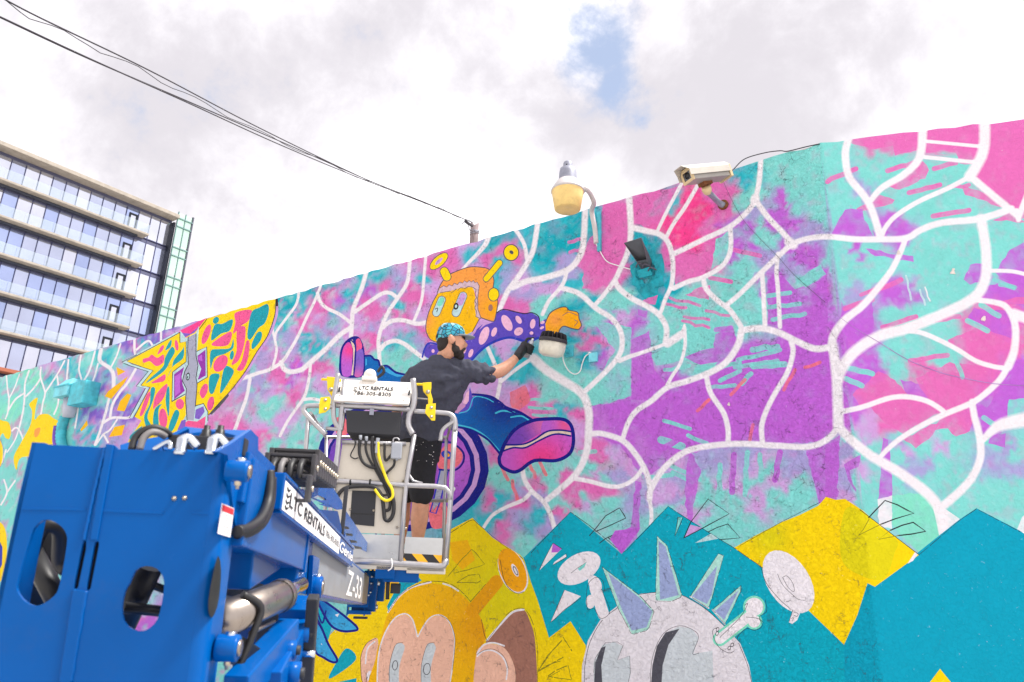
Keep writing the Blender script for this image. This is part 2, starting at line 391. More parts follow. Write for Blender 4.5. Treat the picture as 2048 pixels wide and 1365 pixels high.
# roller and brush patches of the ground coat
z = Z((1180,640), 4.875)
quads('purple', [1250,835, 1330,800, 1420,740, 1470,700, 1660,700, 1668,860, 1640,884, 1420,895, 1330,925, 1290,960, 1240,890, 1180,868, 1180,812, 1263,800])
quads('aqua', [1180,640, 1262,655, 1263,790, 1218,808, 1207,795, 1206,808, 1160,815, 1165,780, 1200,750, 1230,700])
quads('purple', [1262,680, 1298,662, 1303,705, 1310,740, 1330,770, 1290,800, 1262,800])
quads('aqua', [1302,712, 1312,732, 1365,722, 1370,680, 1430,695, 1424,668, 1425,655, 1360,650, 1340,690])
bars('aqua', 8, (1330,740,1378,732), (1372,718,1415,711), (1392,742,1432,734), (1422,775,1470,771), (1328,842,1380,858), (1376,871,1414,887), (1418,741,1480,726))
bars('aqua', 15, (1322,880,1364,893)); bars('aqua', 9, (1300,955,1345,950), (1340,930,1400,960), (1345,945,1385,965), (1160,905,1190,903), (1150,930,1185,935))
bars('pink', 6, (1340,596,1400,612), (1330,608,1372,616), (1368,634,1418,640), (1412,622,1458,632), (1365,642,1418,656))
quads('pink', [1352,520, 1430,500, 1432,478, 1420,545, 1395,555, 1350,572, 1346,540])
quads('pink', [1400,575, 1420,570, 1418,600, 1370,590]); bars('pink', 9, (1420,556,1462,564), (1468,500,1520,512))
quads('aqua', [1432,478, 1462,460, 1462,490, 1448,525, 1422,540])
quads('pink', [1188,470, 1207,410, 1258,405, 1258,500, 1236,545, 1216,566, 1190,580, 1164,578, 1168,540, 1150,530, 1166,505], [1262,400, 1300,388, 1360,372, 1310,462, 1264,445])
quads('pink', [1292,596, 1316,590, 1310,610, 1280,606])
quads('purple', [1276,618, 1296,622, 1292,636, 1276,630], [1430,670, 1462,650, 1480,690, 1450,722, 1400,730, 1370,715, 1402,700, 1428,697])
bars('purple', 10, (1432,660,1462,656)); bars('aqua', 9, (1476,720,1560,700), (1470,735,1555,722), (1440,762,1480,742))
quads('purple', [1536,560, 1556,540, 1590,580, 1640,560, 1654,540, 1656,690, 1630,692, 1590,676, 1560,650, 1534,648]); bars('aqua', 9, (1536,592,1580,586), (1530,615,1600,608), (1545,640,1610,628))
quads('aqua', [1595,560, 1640,530, 1652,548, 1610,575])
bars('aqua', 12, (1505,700,1555,694), (1506,733,1570,729)); bars('aqua', 10, (1502,748,1484,768))
quads('purple', [1610,890, 1666,880, 1680,870, 1674,1000, 1640,1020, 1626,960], [1380,905, 1402,940, 1390,1000, 1378,1065, 1370,990, 1372,935], [1270,960, 1282,965, 1278,1060, 1270,1120, 1240,1105, 1228,1065, 1262,1055])
bars('purple', 12, (1468,910,1464,985), (1320,900,1355,880), (1560,905,1550,960)); bars('aqua', 10, (1495,905,1490,990), (1520,910,1522,960), (1440,930,1436,1010))
for a in ((1395,822,1418,800), (1462,790,1490,760), (1506,850,1500,880), (1568,780,1590,740), (1610,735,1640,725), (1080,925,1092,950), (1000,925,1016,960), (1025,962,1035,1000), (1060,930,1070,955)): K('coral', 7, [a[:2], a[2:]], 0, False)
# right-hand section
quads('pink', [1684,262, 1850,240, 1850,280, 1840,300, 1790,312, 1785,292, 1750,300, 1722,292, 1706,290], [1850,240, 2070,222, 2070,440, 2037,438, 2010,412, 1975,385, 1945,352, 1952,330, 1920,328, 1912,305, 1880,300, 1852,306], [1925,372, 1975,388, 2012,415, 1990,412, 1965,400, 1930,390], [2000,436, 2020,425, 2050,445, 1985,440])
quads('pink', [1845,322, 1858,340, 1850,358, 1800,380, 1770,372, 1810,352], [1712,418, 1760,390, 1790,400, 1785,408, 1718,424])
bars('pink', 10, (1655,364,1712,338), (1775,342,1828,326), (1868,338,1912,326), (1818,386,1880,370), (1866,433,1938,421), (1740,585,1802,560), (1745,600,1690,618)); bars('pink', 8, (1898,374,1938,370), (1722,590,1765,575))
quads('purple', [1690,420, 1724,418, 1730,440, 1748,478, 1660,474, 1672,450], [1732,496, 1790,510, 1826,512, 1828,525, 1740,508], [1940,530, 1970,528, 1970,560, 1940,570, 1928,560])
quads('purple', [1970,575, 2000,566, 2040,590, 2046,610, 2000,606, 1962,600], [2020,500, 2060,480, 2060,570, 2010,560, 1990,545])
bars('aqua', 8, (1988,560,2030,575), (1800,535,1836,545), (2000,570,2028,577))
bars('pink', 10, (1765,655,1832,634), (1850,643,1918,633), (1820,722,1895,711)); bars('pink', 14, (1990,612,2060,598))
quads('purple', [1948,615, 2025,625, 2030,660, 2020,690, 1985,668, 1935,640], [1682,640, 1745,600, 1748,650, 1720,690, 1690,670], [1800,760, 1850,770, 1860,800, 1815,792], [2030,740, 2060,720, 2060,800, 2020,800, 2015,850, 1980,860, 1962,850, 1968,820])
quads('pink', [1895,680, 1960,655, 2028,680, 2016,730, 1985,736, 1900,690], [1705,790, 1757,742, 1790,760, 1820,795, 1780,800, 1720,812], [1830,758, 1900,725, 1990,735, 2005,745, 1960,795, 1895,826, 1860,802], [1742,816, 1780,800, 1830,797, 1885,820, 1838,850, 1806,868, 1770,845], [1870,860, 1880,838, 1935,808, 1948,830, 1940,862, 1912,874, 1896,858], [1805,878, 1860,850, 1880,848, 1865,870, 1832,898])
bars('aqua', 11, (1686,733,1745,748), (1692,758,1724,772), (1968,836,1988,850), (1962,610,1998,632), (1935,642,1975,662)); bars('aqua', 9, (1900,695,1925,755))
quads('aqua', [2018,800, 2060,795, 2060,850, 2016,855])
quads('purple', [1766,875, 1776,880, 1785,960, 1783,998, 1756,1000], [1650,890, 1678,880, 1676,995, 1650,995], [1985,870, 2012,866, 2010,895, 1976,888], [1688,930, 1722,910, 1716,935, 1700,940, 1712,985, 1695,960])
quads('white', [1755,1000, 1784,992, 1784,1060, 1758,1052]); quads('mint', [1784,992, 1850,985, 1884,1030, 1886,1070, 1840,1110, 1784,1050])
S('white', [(1866,1016),(1890,1018),(1922,1040),(1880,1082),(1876,1058)]); S('white', [(2060,1020),(2044,1035),(2034,1060),(2060,1076)])
bars('pale', 4, (1812,552,1822,600), (1840,580,1850,610)); bars('white', 3, (1850,575,1860,602))
# scattered pink flecks
bars('pink', 7, (1138,485,1165,478), (1140,505,1165,498), (1048,860,1090,852), (1060,872,1100,868)); bars('aqua', 6, (1060,800,1092,800), (1058,815,1105,818), (1066,830,1110,834))
quads('coral', [1020,785, 1050,770, 1062,800, 1040,820, 1022,815])

# figure 1: winged insect
z = Z((240,580), 4.55); f = 1
wing_l = [(130,1155),(275,885),(190,870),(300,735),(130,680),(60,650),(200,575),(360,490),(545,388)]
S('yel', z([(60,650),(545,385),(640,330),(790,262),(1415,70),(1410,230),(1340,420),(1240,570),(1140,740),(1020,900),(900,1030),(810,1130),(720,1290),(600,1420),(350,1520),(-120,1620),(60,1400),(195,1190),(130,1155),(275,885),(190,870),(300,735)]), f)
for c, ps in (('rose', [[(1050,210),(1195,185),(1170,280),(1100,330),(1030,400),(1050,300)], [(1070,350),(1140,340),(1130,500),(1080,640),(1015,680),(1060,560),(1060,430)], [(845,480),(1010,380),(985,500),(860,512)], [(1150,470),(1180,490),(1160,640),(1115,730),(1065,725),(1110,640)], [(210,630),(260,615),(290,590),(340,620),(395,590),(395,660),(330,695),(270,650),(215,665)], [(340,590),(370,520),(400,505),(390,550)], [(180,1130),(240,960),(280,930),(250,1040),(205,1140)], [(300,1080),(330,950),(430,855),(400,980),(330,1060)], [(285,850),(340,810),(410,770),(400,830)], [(725,930),(765,860),(800,870),(790,940),(750,990)]]),
              ('tealsp', [[(1200,200),(1270,160),(1340,130),(1355,190),(1320,300),(1260,350),(1190,450),(1160,430),(1170,320)], [(830,460),(860,320),(930,310),(1025,270),(1000,370),(920,400)], [(825,560),(900,540),(1000,530),(1030,450),(1030,530),(960,580),(860,620),(825,720)], [(820,780),(905,770),(880,860),(845,945),(810,920)], [(955,700),(1035,735),(1000,820),(920,940),(915,880)], [(1250,390),(1290,390),(1280,460),(1210,540),(1200,490)], [(410,550),(450,470),(470,460),(460,520)], [(410,620),(470,520),(500,560),(460,640),(400,740),(240,850),(280,800),(390,700)], [(470,720),(490,640),(570,540),(580,510),(575,620),(480,700),(430,800)], [(280,900),(320,900),(300,1010),(250,1150),(280,1230),(240,1250),(220,1150),(270,1040)], [(300,1180),(320,1080),(380,1040),(350,1100),(350,1240),(310,1240)], [(430,890),(450,900),(450,1060),(440,1150),(415,1010)], [(440,1260),(500,1100),(540,1130),(480,1280)], [(90,1330),(200,1240),(170,1300),(110,1370)]])):
    for p in ps: S(c, z(p), f, True)
for c, e in (('rose', [(785,405,30,95,20),(515,505,16,50,-8),(915,670,55,85,35),(545,1040,38,48,0),(825,1035,30,65,12),(392,1170,38,90,-4)]), ('tealsp', [(873,278,26,34,30),(1018,595,18,42,8)])):
    for a in e: E(c, 240+a[0]/4.55, 580+a[1]/4.55, a[2]/4.55, a[3]/4.55, a[4], f)
S('hot', z([(540,375),(790,250),(700,370),(560,460)]), f); S('violet', z([(560,390),(640,400),(720,330),(680,390),(575,440)]), f)
S('pale', z([(480,750),(600,660),(605,470),(550,480),(548,370),(600,440),(690,395),(720,330),(700,560),(790,520),(795,800),(700,850),(690,1060),(760,1030),(800,1110),(800,1200),(740,1290),(520,1290),(600,1140),(595,960),(475,1020)]), f)
S('grey', z([(622,430),(690,400),(690,600),(708,680),(690,790),(700,860),(685,1060),(670,1190),(610,1185),(597,1000),(602,900),(568,830),(588,740),(620,680),(615,560)]), f)
S('magenta', z([(492,770),(585,700),(560,790),(570,860),(590,920),(492,1000)]), f); S('purple', z([(500,790),(555,750),(545,860),(550,930),(500,970)]), f)
S('magenta', z([(705,600),(778,545),(780,780),(706,822),(740,720),(708,650)]), f); S('purple', z([(712,610),(745,590),(750,650),(715,640)]), f)
S('violet', z([(690,1090),(760,1060),(770,1110),(720,1180),(680,1170)]), f); S('rose', z([(560,1230),(620,1190),(700,1200),(780,1150),(770,1260),(640,1290)]), f); S('violet', z([(520,1280),(560,1190),(600,1180),(590,1270)]), f)
E('ink', 240+618/4.55, 580+790/4.55, 4, 8, 8, f); E('pale', 240+618/4.55, 580+790/4.55, 2.6, 5.5, 8, f); E('ink', 240+616/4.55, 580+795/4.55, 1.2, 3, 8, f)
for p in ([(620,430),(615,560),(622,680),(590,740),(568,830),(604,900),(597,1000),(610,1185)], [(692,400),(692,600),(710,690),(692,800),(702,860),(686,1060)], [(545,388),(545,482),(602,470),(602,655),(478,750),(472,1015),(592,950)], [(700,560),(790,518),(795,795),(700,852)], [(690,1055),(760,1035),(800,1110),(800,1190)], [(790,268),(720,360)]): K('ink', 1.6, z(p), f, False)
K('pale', 4.5, z([(x-24, y+6) for x, y in wing_l]), f, False); K('ink', 1.4, z(wing_l), f, False); K('ink', 1.3, z([(x-44, y+10) for x, y in wing_l[:6]]+[(150,592)]), f, False)
K('lilac', 5, z([(1430,120),(1420,250),(1352,430),(1252,580),(1150,752),(1030,912),(905,1045),(812,1145)]), f); K('ink', 1.6, z([(1418,90),(1408,230),(1342,420),(1242,570),(1142,740),(1022,900),(902,1032),(806,1140)]), f); K('dark', 5, z([(980,960),(905,1050),(830,1125)]), f); K('ink', 5, z([(1425,80),(1428,140)]), f)
z = Z((0,640), 5.46)
for p in ([(1270,515),(1370,565),(1285,610)], [(1145,835),(1180,780),(1400,615),(1360,690),(1215,865)], [(1390,805),(1435,820),(1360,1000),(1275,990),(1310,890)], [(1190,1280),(1250,1170),(1365,1145),(1330,1260)], [(875,1200),(950,1095),(960,1150),(890,1220)], [(880,920),(920,930),(880,980)]): S('amber', z(p), f)

# figure 2: yellow swirls beside the duct lamp
f = 2
S('yel', z([(-60,1130),(40,1105),(100,1130),(120,1230),(100,1300),(60,1290),(30,1240),(0,1300),(30,1400),(20,1560),(-60,1650)]), f, True)
S('yel', z([(320,920),(410,850),(390,960),(380,1090),(430,1040),(520,1030),(590,1080),(670,1130),(620,1250),(600,1365),(560,1500),(240,1500),(180,1640),(150,1500),(230,1340),(330,1150),(350,1000)]), f, True)
S('hood', z([(380,1200),(440,1180),(420,1260),(380,1280)]), f, True)
K('magenta', 1, z([(670,1080),(610,1160),(690,1180),(612,1260),(604,1400)]), f, False); K('magenta', .8, z([(0,1300),(40,1420),(30,1560),(-30,1640)]), f)
S('yel', [(-40,1045),(6,1050),(14,1110),(4,1160),(-40,1180)], f, True); S('royal', [(0,1084),(5,1095),(4,1130),(-6,1150),(-6,1090)], f)
S('cyan', [(34,1180),(46,1120),(62,1130),(60,1190),(48,1210)], f); K('royal', 3, [(36,1205),(44,1160),(50,1126),(60,1140),(54,1175),(40,1200)], f); S('pink', [(46,1180),(54,1162),(52,1182)], f)

# figure 3: flying hooded figure
f = 3; z = Z((900,760), 4.267)
E('navy', 805, 930, 173, 134, 4, f); E('lilac', 803, 930, 158, 121, 4, f); E('navy', 801, 930, 150, 113, 4, f); E('shell', 799, 930, 143, 106, 4, f, ('purple', 940, 930, 90))
S('coral', [(862,1052),(858,1010),(880,996),(896,1020),(893,1048),(878,1058)], f, True); S('coral', T((600,860), 4.267, [(1180,260),(1220,150),(1300,120),(1370,170),(1385,250),(1330,320),(1230,335),(1180,320)]), f, True)
K('navy', 4, T((600,860), 4.267, [(1190,110),(1290,110),(1390,190),(1390,280),(1320,345),(1190,340)]), f); E('royal', 894, 910, 12, 8, 20, f); E('orange', 894, 910, 6, 4, 20, f)
S('grey', T((600,860), 4.267, [(1200,350),(1260,350),(1180,640),(1130,690),(1150,560)]), f); K('royal', 3, T((600,860), 4.267, [(1195,350),(1140,600),(1110,700),(1160,715),(1200,600),(1262,360)]), f, False)
S('coral', [(668,840),(690,836),(696,866),(676,872)], f, True)
S('blue', z([(-120,240),(75,290),(150,270),(200,140),(340,140),(430,200),(480,240),(580,270),(650,310),(700,350),(580,420),(480,530),(430,640),(330,510),(200,430),(60,400),(-120,390)]), f, grad=('navy', 1010, 800, 60))
S('scarf', z([(60,290),(130,230),(170,60),(195,150),(195,220),(140,280)]), f); S('spot', z([(110,200),(140,110),(165,90),(160,180),(140,210)]), f)
K('cyan', 2, z([(80,285),(160,255),(205,150),(300,155),(370,190)]), f); K('cyan', 3.5, z([(390,285),(450,265),(550,280)]), f); K('cyan', 3, z([(520,320),(610,310),(680,350)]), f); K('cyan', 3, z([(60,385),(190,415),(300,480),(380,560),(425,615)]), f)
K('navy', 5, z([(195,125),(340,142),(430,195),(480,235),(590,275),(650,310),(705,345)]), f); K('navy', 4.5, z([(60,402),(180,430),(310,500),(380,575),(432,640)]), f); K('navy', 3, z([(430,200),(470,245),(560,290)]), f)
shoe = [(430,640),(470,540),(560,420),(700,350),(820,335),(950,335),(1020,370),(1050,450),(1050,560),(1010,640),(900,690),(720,690),(600,770),(530,785),(440,740),(420,680)]
S('purple', z(shoe), f, True, grad=('hot', 1085, 920, 55)); S('shell', z([(470,550),(560,430),(700,360),(800,350),(790,430),(700,500),(600,545)]), f, True, grad=('pink', 1090, 850, 30))
S('purple', z([(800,350),(940,345),(1015,390),(1025,430),(930,425),(830,440),(780,470)]), f, True, grad=('rose', 1130, 850, 18))
S('cream', z([(450,610),(475,560),(620,550),(720,512),(830,442),(940,432),(1030,445),(1030,478),(950,462),(870,468),(760,520),(640,578),(540,578)]), f)
K('navy', 3.4, z([(470,556),(620,550),(720,510),(830,441),(940,430),(1030,442)]), f); K('navy', 3.4, z([(450,610),(540,580),(640,580),(760,520),(870,470),(950,465),(1030,480)]), f); K('navy', 7, z(shoe+[shoe[0], shoe[1]]), f)
z = Z((520,540), 4.267)
S('navy', z([(695,905),(678,760),(700,650),(770,578),(840,572),(880,640),(895,740),(890,905)]), f, True)
S('purple', z([(705,900),(695,760),(715,660),(760,618),(790,680),(785,800),(775,900)]), f, True, grad=('hot', 700, 700, 18)); S('cream', z([(770,600),(790,595),(812,660),(800,800),(795,900),(778,900),(795,780),(795,680)]), f); S('rose', z([(820,600),(850,590),(872,660),(830,710),(822,650)]), f, True); S('violet', z([(815,720),(875,680),(885,800),(870,900),(805,900)]), f, True, grad=('pink', 715, 760, 20))
K('navy', 2.6, z([(760,590),(810,640),(815,760),(800,900)]), f)
S('blue', z([(895,905),(895,740),(940,730),(970,760),(1010,770),(1025,830),(1080,820),(1160,870),(1250,890),(1290,930),(1290,960),(900,960)]), f); S('ltblue', z([(1040,850),(1090,840),(1160,890),(1240,905),(1170,915),(1110,890)]), f); S('ltblue', z([(900,760),(912,760),(912,810),(900,820)]), f)
K('navy', 4, z([(895,735),(945,735),(975,765),(1010,775),(1030,825),(1085,820),(1160,875),(1260,898)]), f)
z = Z((830,470), 4.706)
S('scarf', z([(760,740),(830,705),(930,725),(1030,740),(1100,735),(1165,775),(1172,830),(1232,790),(1228,930),(1170,960),(1110,1000),(1050,1005),(900,970),(760,1000),(640,1070),(540,1175),(430,1260),(300,1280),(90,1140),(85,1080),(130,1020),(215,1000),(420,1030),(480,990),(560,900),(620,800),(740,820)]), f)
S('lilac', z([(600,800),(640,785),(740,820),(660,850),(560,930),(510,990),(480,1000),(560,890)]), f); S('lilac', z([(130,1000),(215,1000),(215,1035),(140,1030)]), f); S('scarf', z([(640,840),(600,900),(540,985),(580,890)]), f); S('scarf', z([(1172,830),(1230,795),(1226,850),(1180,880)]), f)
K('royal', 5, z([(1160,970),(1050,1005),(900,967),(760,1000),(640,1070),(530,1180)]), f); K('royal', 3.4, z([(70,1150),(90,1075),(130,1020),(210,1030)]), f); K('ink', 2, z([(755,745),(830,702),(930,722),(1030,742),(1100,733),(1165,772),(1172,860)]), f)
for a in ((865,830,42,82,-28), (975,800,24,42,-32), (1108,838,25,46,10), (975,910,45,36,-35), (650,950,40,90,22), (745,915,24,46,22), (525,1115,20,42,22), (1096,925,18,16,0), (170,1095,15,18,0), (465,1090,15,30,20), (1200,825,22,14,-20), (1195,875,22,12,-30)): E('spot', 830+a[0]/4.706, 470+a[1]/4.706, a[2]/4.706, a[3]/4.706, a[4], f)
face = [(212,555),(160,650),(112,790),(104,900),(140,980),(215,1020),(350,1020),(540,910),(600,800),(590,770),(570,600),(550,480),(480,480),(400,500),(300,520)]
S('amber', z(face), f, grad=('hood', 848, 640, 22)); K('dark', 1.7, z([(212,555),(160,650),(112,790),(104,900),(140,980),(210,1015)]), f); K('ink', 1.4, z([(540,915),(605,795)]), f)
S('tooth', z([(210,555),(232,495),(330,465),(440,435),(560,420),(620,470),(600,560),(595,700),(630,790),(575,775),(560,640),(575,560),(540,492),(430,498),(330,532),(240,545)]), f)
hood = [(208,550),(240,470),(300,390),(400,340),(520,303),(640,308),(700,330),(742,420),(737,500),(765,570),(780,640),(762,750),(740,815),(620,780),(592,700),(590,600),(605,480),(585,445),(565,452),(550,430),(530,445),(510,430),(490,448),(465,432),(450,455),(420,445),(400,468),(370,455),(350,482),(320,470),(300,492),(270,480),(235,500)]
S('hood', z(hood), f, grad=('orange', 985, 618, 26)); K('dark', 1.8, z(hood[:14]), f); K('dark', 1.3, z(hood[13:]), f, False)
K('dark', 1.2, z([(240,545),(330,530),(345,545),(390,510),(400,525),(430,498),(470,505),(500,488),(540,492),(575,515),(565,560),(580,590),(560,620),(578,650),(562,690),(580,720),(572,770),(620,790)]), f, False)
for p, wd in (([(200,735),(252,612)], 14), ([(385,735),(452,575)], 15)):
    K('dark', wd+2.5, z(p), f, False); K('pale', wd, z(p), f, False)
K('lilac', 12, z([(425,640),(452,575)]), f, False); K('mint', 10, z([(232,650),(252,612)]), f, False)
E('ink', 912, 613, 5, 7, 10, f); E('pale', 912, 613, 2.4, 3.5, 10, f); K('ink', 1.5, z([(190,700),(215,690),(205,725)]), f); E('brown', 981, 616, 4.5, 7, 5, f)
for p, wd in (([(275,345),(300,395)], 16), ([(795,265),(670,415)], 11)): K('dark', wd+3, z(p), f, False); K('yel', wd, z(p), f, False)
E('dark', 987.2, 589.5, 11.6, 14, 5, f); E('yel', 987.2, 589.5, 10, 12.4, 5, f); E('dark', 1022.3, 505.7, 16, 17, 0, f); E('yel', 1022.3, 505.7, 14, 15, 0, f); E('dark', 1023, 505, 4.5, 3.5, 40, f)
E('dark', 877.8, 523, 23.5, 11, -42, f); E('yel', 877.8, 523, 22, 9.4, -42, f); E('lilac', 877.8, 523, 10, 3.4, -42, f)
hand = [(1232,960),(1226,830),(1270,740),(1350,690),(1420,680),(1450,710),(1530,730),(1545,790),(1566,850),(1540,890),(1470,880),(1400,860),(1362,895),(1345,960)]
S('orange', z(hand), f, grad=('hood', 1110, 640, 16)); K('dark', 2, z(hand[1:]), f); K('brown', 1.5, z([(1390,760),(1450,730),(1530,760)]), f); K('brown', 1.5, z([(1500,800),(1530,820),(1500,860)]), f)

# figure 4: yellow ground with the long-eared orange head
f = 4
S('yel', [(945,1036),(985,1076),(1040,1110),(1058,1130),(1062,1165),(1075,1200),(1098,1276),(1141,1243),(1172,1292),(1165,1420),(540,1420),(620,1310),(690,1240),(720,1200),(800,1150),(850,1110),(900,1060)], f, grad=('olive', 1000, 1180, 110))
S('amber', [(900,1085),(935,1080),(950,1120),(925,1140),(905,1120)], f); S('amber', [(740,1140),(790,1130),(800,1180),(745,1190)], f)
z = Z((620,1120), 4.096)
K('ink', 1, [(898,1068),(945,1038),(1000,1086),(1046,1118)], f, False, 1)
S('flat', z([(740,170),(880,130),(915,170),(800,230),(690,370),(640,420),(630,380)]), f); S('flat', z([(100,380),(190,500),(150,660),(60,560),(40,420)]), f); S('flat', z([(300,725),(375,820),(160,975),(210,850)]), f, True); S('flat', z([(240,1000),(380,970),(380,1100),(240,1100)]), f)
for p in ([(60,330),(120,340),(380,545),(330,585),(230,575),(150,510)], [(40,480),(95,560),(150,690),(222,815),(190,840),(110,800),(40,735)]):
    S('ltblue', z(p), f, True, grad=('blue', 640, 1215, 30)); K('navy', 4.6, z(p+p[:2]), f)
K('navy', 3.5, z([(60,420),(100,520),(130,420)]), f)
for p in ([(205,450),(225,470),(240,440)], [(90,690),(100,700),(96,684)], [(205,590),(212,596),(214,586)]): S('white', z(p), f)
S('salmon', z([(540,640),(470,680),(425,760),(415,850),(430,1004),(510,1120),(560,1000),(560,700)]), f, True); K('ink', 1, z([(540,645),(470,680),(425,760),(415,850),(430,1004),(500,1100)]), f); K('white', 3, z([(530,670),(470,730),(455,850)]), f)
E('white', 739, 1352, 6, 10, 10, f); K('ink', 1.2, z([(470,960),(460,1000),(480,1010),(490,950),(505,940),(500,1000)]), f)
S('brown', z([(1440,670),(1560,540),(1660,440),(1750,410),(1800,500),(1845,680),(1845,1120),(1660,1120),(1660,900),(1600,740),(1500,680)]), f, True); K('white', 4, z([(1450,660),(1560,530),(1660,430),(1750,408)]), f); K('ink', .9, z([(1450,665),(1550,530),(1640,425),(1745,398),(1810,480),(1855,650),(1868,850),(1860,1100)]), f, True, 1)
headp = [(590,600),(640,440),(720,320),(830,235),(950,195),(1080,205),(1200,255),(1300,340),(1400,480),(1440,640),(1375,760),(1355,850),(1360,1120),(535,1120),(540,800)]
S('amber', z(headp), f, True, grad=('gold', 960, 1260, 60)); K('white', 3.2, z([(640,430),(720,312),(830,228),(990,184)]), f); K('white', 3, z([(1090,195),(1150,215),(1215,255)]), f); K('ink', 1, z([(640,430),(720,308),(830,224),(980,178),(1130,190),(1240,260),(1325,350)]), f, True, 1)
K('gold', 27, z([(1330,420),(1530,180)]), f, False); K('ink', .9, z([(1310,345),(1440,200)]), f, False, 1)
E('white', 1026, 1143, 27, 47, -22, f); E('orange', 1025, 1141, 25, 46, -22, f); K('ink', 1, [(1000,1120),(1010,1165),(1030,1186),(1048,1184)], f); E('white', 1030, 1141, 5, 14, -25, f); E('ink', 1031, 1142, 3.4, 10, -25, f); E('white', 1031, 1142, 2.2, 8, -25, f)
S('salmon', z([(545,1120),(558,800),(600,630),(680,495),(770,445),(830,480),(860,560),(880,632),(920,560),(980,480),(1060,455),(1130,500),(1172,600),(1180,700),(1160,900),(1125,1120)]), f); K('white', 2.6, z([(548,1100),(560,800),(602,630),(682,492),(770,442),(832,478),(862,560),(880,630)]), f); K('white', 2.4, z([(885,630),(922,558),(982,477),(1060,452),(1133,498),(1176,600),(1184,700),(1164,900),(1130,1100)]), f); K('ink', .8, z([(1060,450),(1140,500),(1180,600),(1188,700),(1168,900)]), f)
K('eyegrey', 20, z([(690,1080),(690,880),(735,720)]), f); K('eyegrey', 20, z([(955,1080),(950,880),(990,720)]), f); K('ink', .8, z([(650,1000),(655,850),(700,700),(760,680)]), f); K('ink', .8, z([(910,1000),(915,850),(960,700),(1020,680)]), f)
for a in ((697,865,20,38), (958,895,27,46)): E('ink', 620+a[0]/4.096, 1120+a[1]/4.096, a[2]/4.096+.8, a[3]/4.096+.8, 6, f); E('eyegrey', 620+a[0]/4.096, 1120+a[1]/4.096, a[2]/4.096-.5, a[3]/4.096-.5, 6, f)
S('salmon', z([(1362,780),(1420,705),(1500,690),(1600,730),(1670,860),(1682,1000),(1640,1130),(1362,1130)]), f, True); K('white', 3.4, z([(1370,770),(1420,700),(1500,680),(1590,705)]), f); K('white', 3, z([(1370,790),(1420,750),(1500,745),(1580,800),(1615,890),(1608,980)]), f); K('ink', .8, z([(1370,775),(1430,740),(1510,735),(1590,795),(1625,890)]), f); K('ink', 1, z([(1405,490),(1425,600),(1450,665)]), f)
for p in ([(1130,135),(1240,0),(1330,-90),(1435,40),(1300,80),(1180,110)], [(1205,185),(1290,130),(1385,115),(1400,190),(1205,185)], [(1870,910),(1950,780),(2060,670)], [(1870,910),(1950,860),(2050,830)], [(1950,965),(2060,900)]): K('pencil', 1.6, z(p), f, False, 1)
z = Z((1000,965), 3.413)
for p in ([(265,1280),(340,1170),(420,1080)], [(265,1290),(350,1240),(430,1195)], [(430,1055),(490,1150)], [(330,1320),(390,1280),(465,1250),(490,1350),(330,1325)]): K('pencil', 1.8, z(p), f, False, 1)

# figure 5: teal zigzag ground with the white spiked head
f = 5
S('flat', [(1047,1116),(1141,1024),(1243,1108),(1336,1013),(1468,1096),(1530,1140),(1600,1205),(1690,1290),(1690,1420),(1165,1420),(1172,1292),(1141,1243),(1098,1276),(1075,1200),(1062,1165)], f)
S('flat2', [(1690,1420),(1688,1290),(1715,1230),(1735,1167),(1750,1174),(1840,1102),(1918,1040),(1953,1017),(2040,1062),(2080,1090),(2080,1420)], f)
S('yel', [(1468,1096),(1510,1072),(1560,1046),(1600,1030),(1636,1012),(1652,994),(1672,1000),(1690,998),(1726,1022),(1760,1052),(1800,1080),(1838,1110),(1750,1174),(1735,1167),(1715,1230),(1688,1290),(1600,1205),(1530,1140)], f, grad=('olive', 1540, 1075, 40))
S('olive', [(1690,1020),(1724,1024),(1760,1056),(1795,1082),(1790,1105),(1765,1160),(1700,1140),(1680,1100)], f, True)
S('white', [(1836,1108),(1830,1105),(1815,1128),(1826,1122)], f); S('yel', [(1880,1338),(1906,1370),(1906,1420),(1850,1420),(1856,1370)], f)
K('ink', 1.1, [(1062,1106),(1141,1024),(1190,1060),(1247,1108),(1336,1013),(1400,1055),(1468,1096),(1530,1140)], f, False, 1); K('ink', 1.2, [(1480,1092),(1560,1046),(1640,1005)], f, False, 1); K('ink', 1.4, [(1720,1020),(1838,1110)], f, False); K('ink', 1.1, [(1838,1110),(1918,1042),(1953,1018),(2040,1064)], f, False, 1)
def outl(p, wd=1.8): K('ink', wd, p, f, False)
outl(z([(610,365),(650,320),(720,230),(815,175),(858,245),(740,300),(655,335)])); outl(z([(680,415),(720,385),(790,350),(820,400),(780,412),(740,380)]))
S('lilac', z([(1300,290),(1380,310),(1260,378)]), f); S('pale', z([(1440,350),(1490,385),(1330,415)]), f); S('aqua', z([(1215,240),(1245,240),(1195,365)]), f); S('purple', z([(785,330),(960,310),(830,490),(750,390)]), f)
outl(z([(1255,380),(1300,275),(1420,115),(1565,215),(1390,310),(1255,380)])); outl(z([(1420,340),(1480,310),(1555,285),(1640,380),(1500,392)])); outl(z([(1215,240),(1250,240),(1193,370),(1215,240)]), 1.2)
z4 = Z((1640,860), 4.265)
outl(z4([(415,750),(480,680),(555,603),(660,640),(800,712),(640,760),(515,808)]), 2.4); outl(z4([(600,858),(700,815),(795,790),(900,865),(780,890),(665,903)]), 2.6); K('pencil', 1.6, z4([(420,760),(370,850),(330,900),(470,830),(520,808)]), f, False); K('pencil', 1.6, z4([(600,858),(500,935),(670,903)]), f, False)
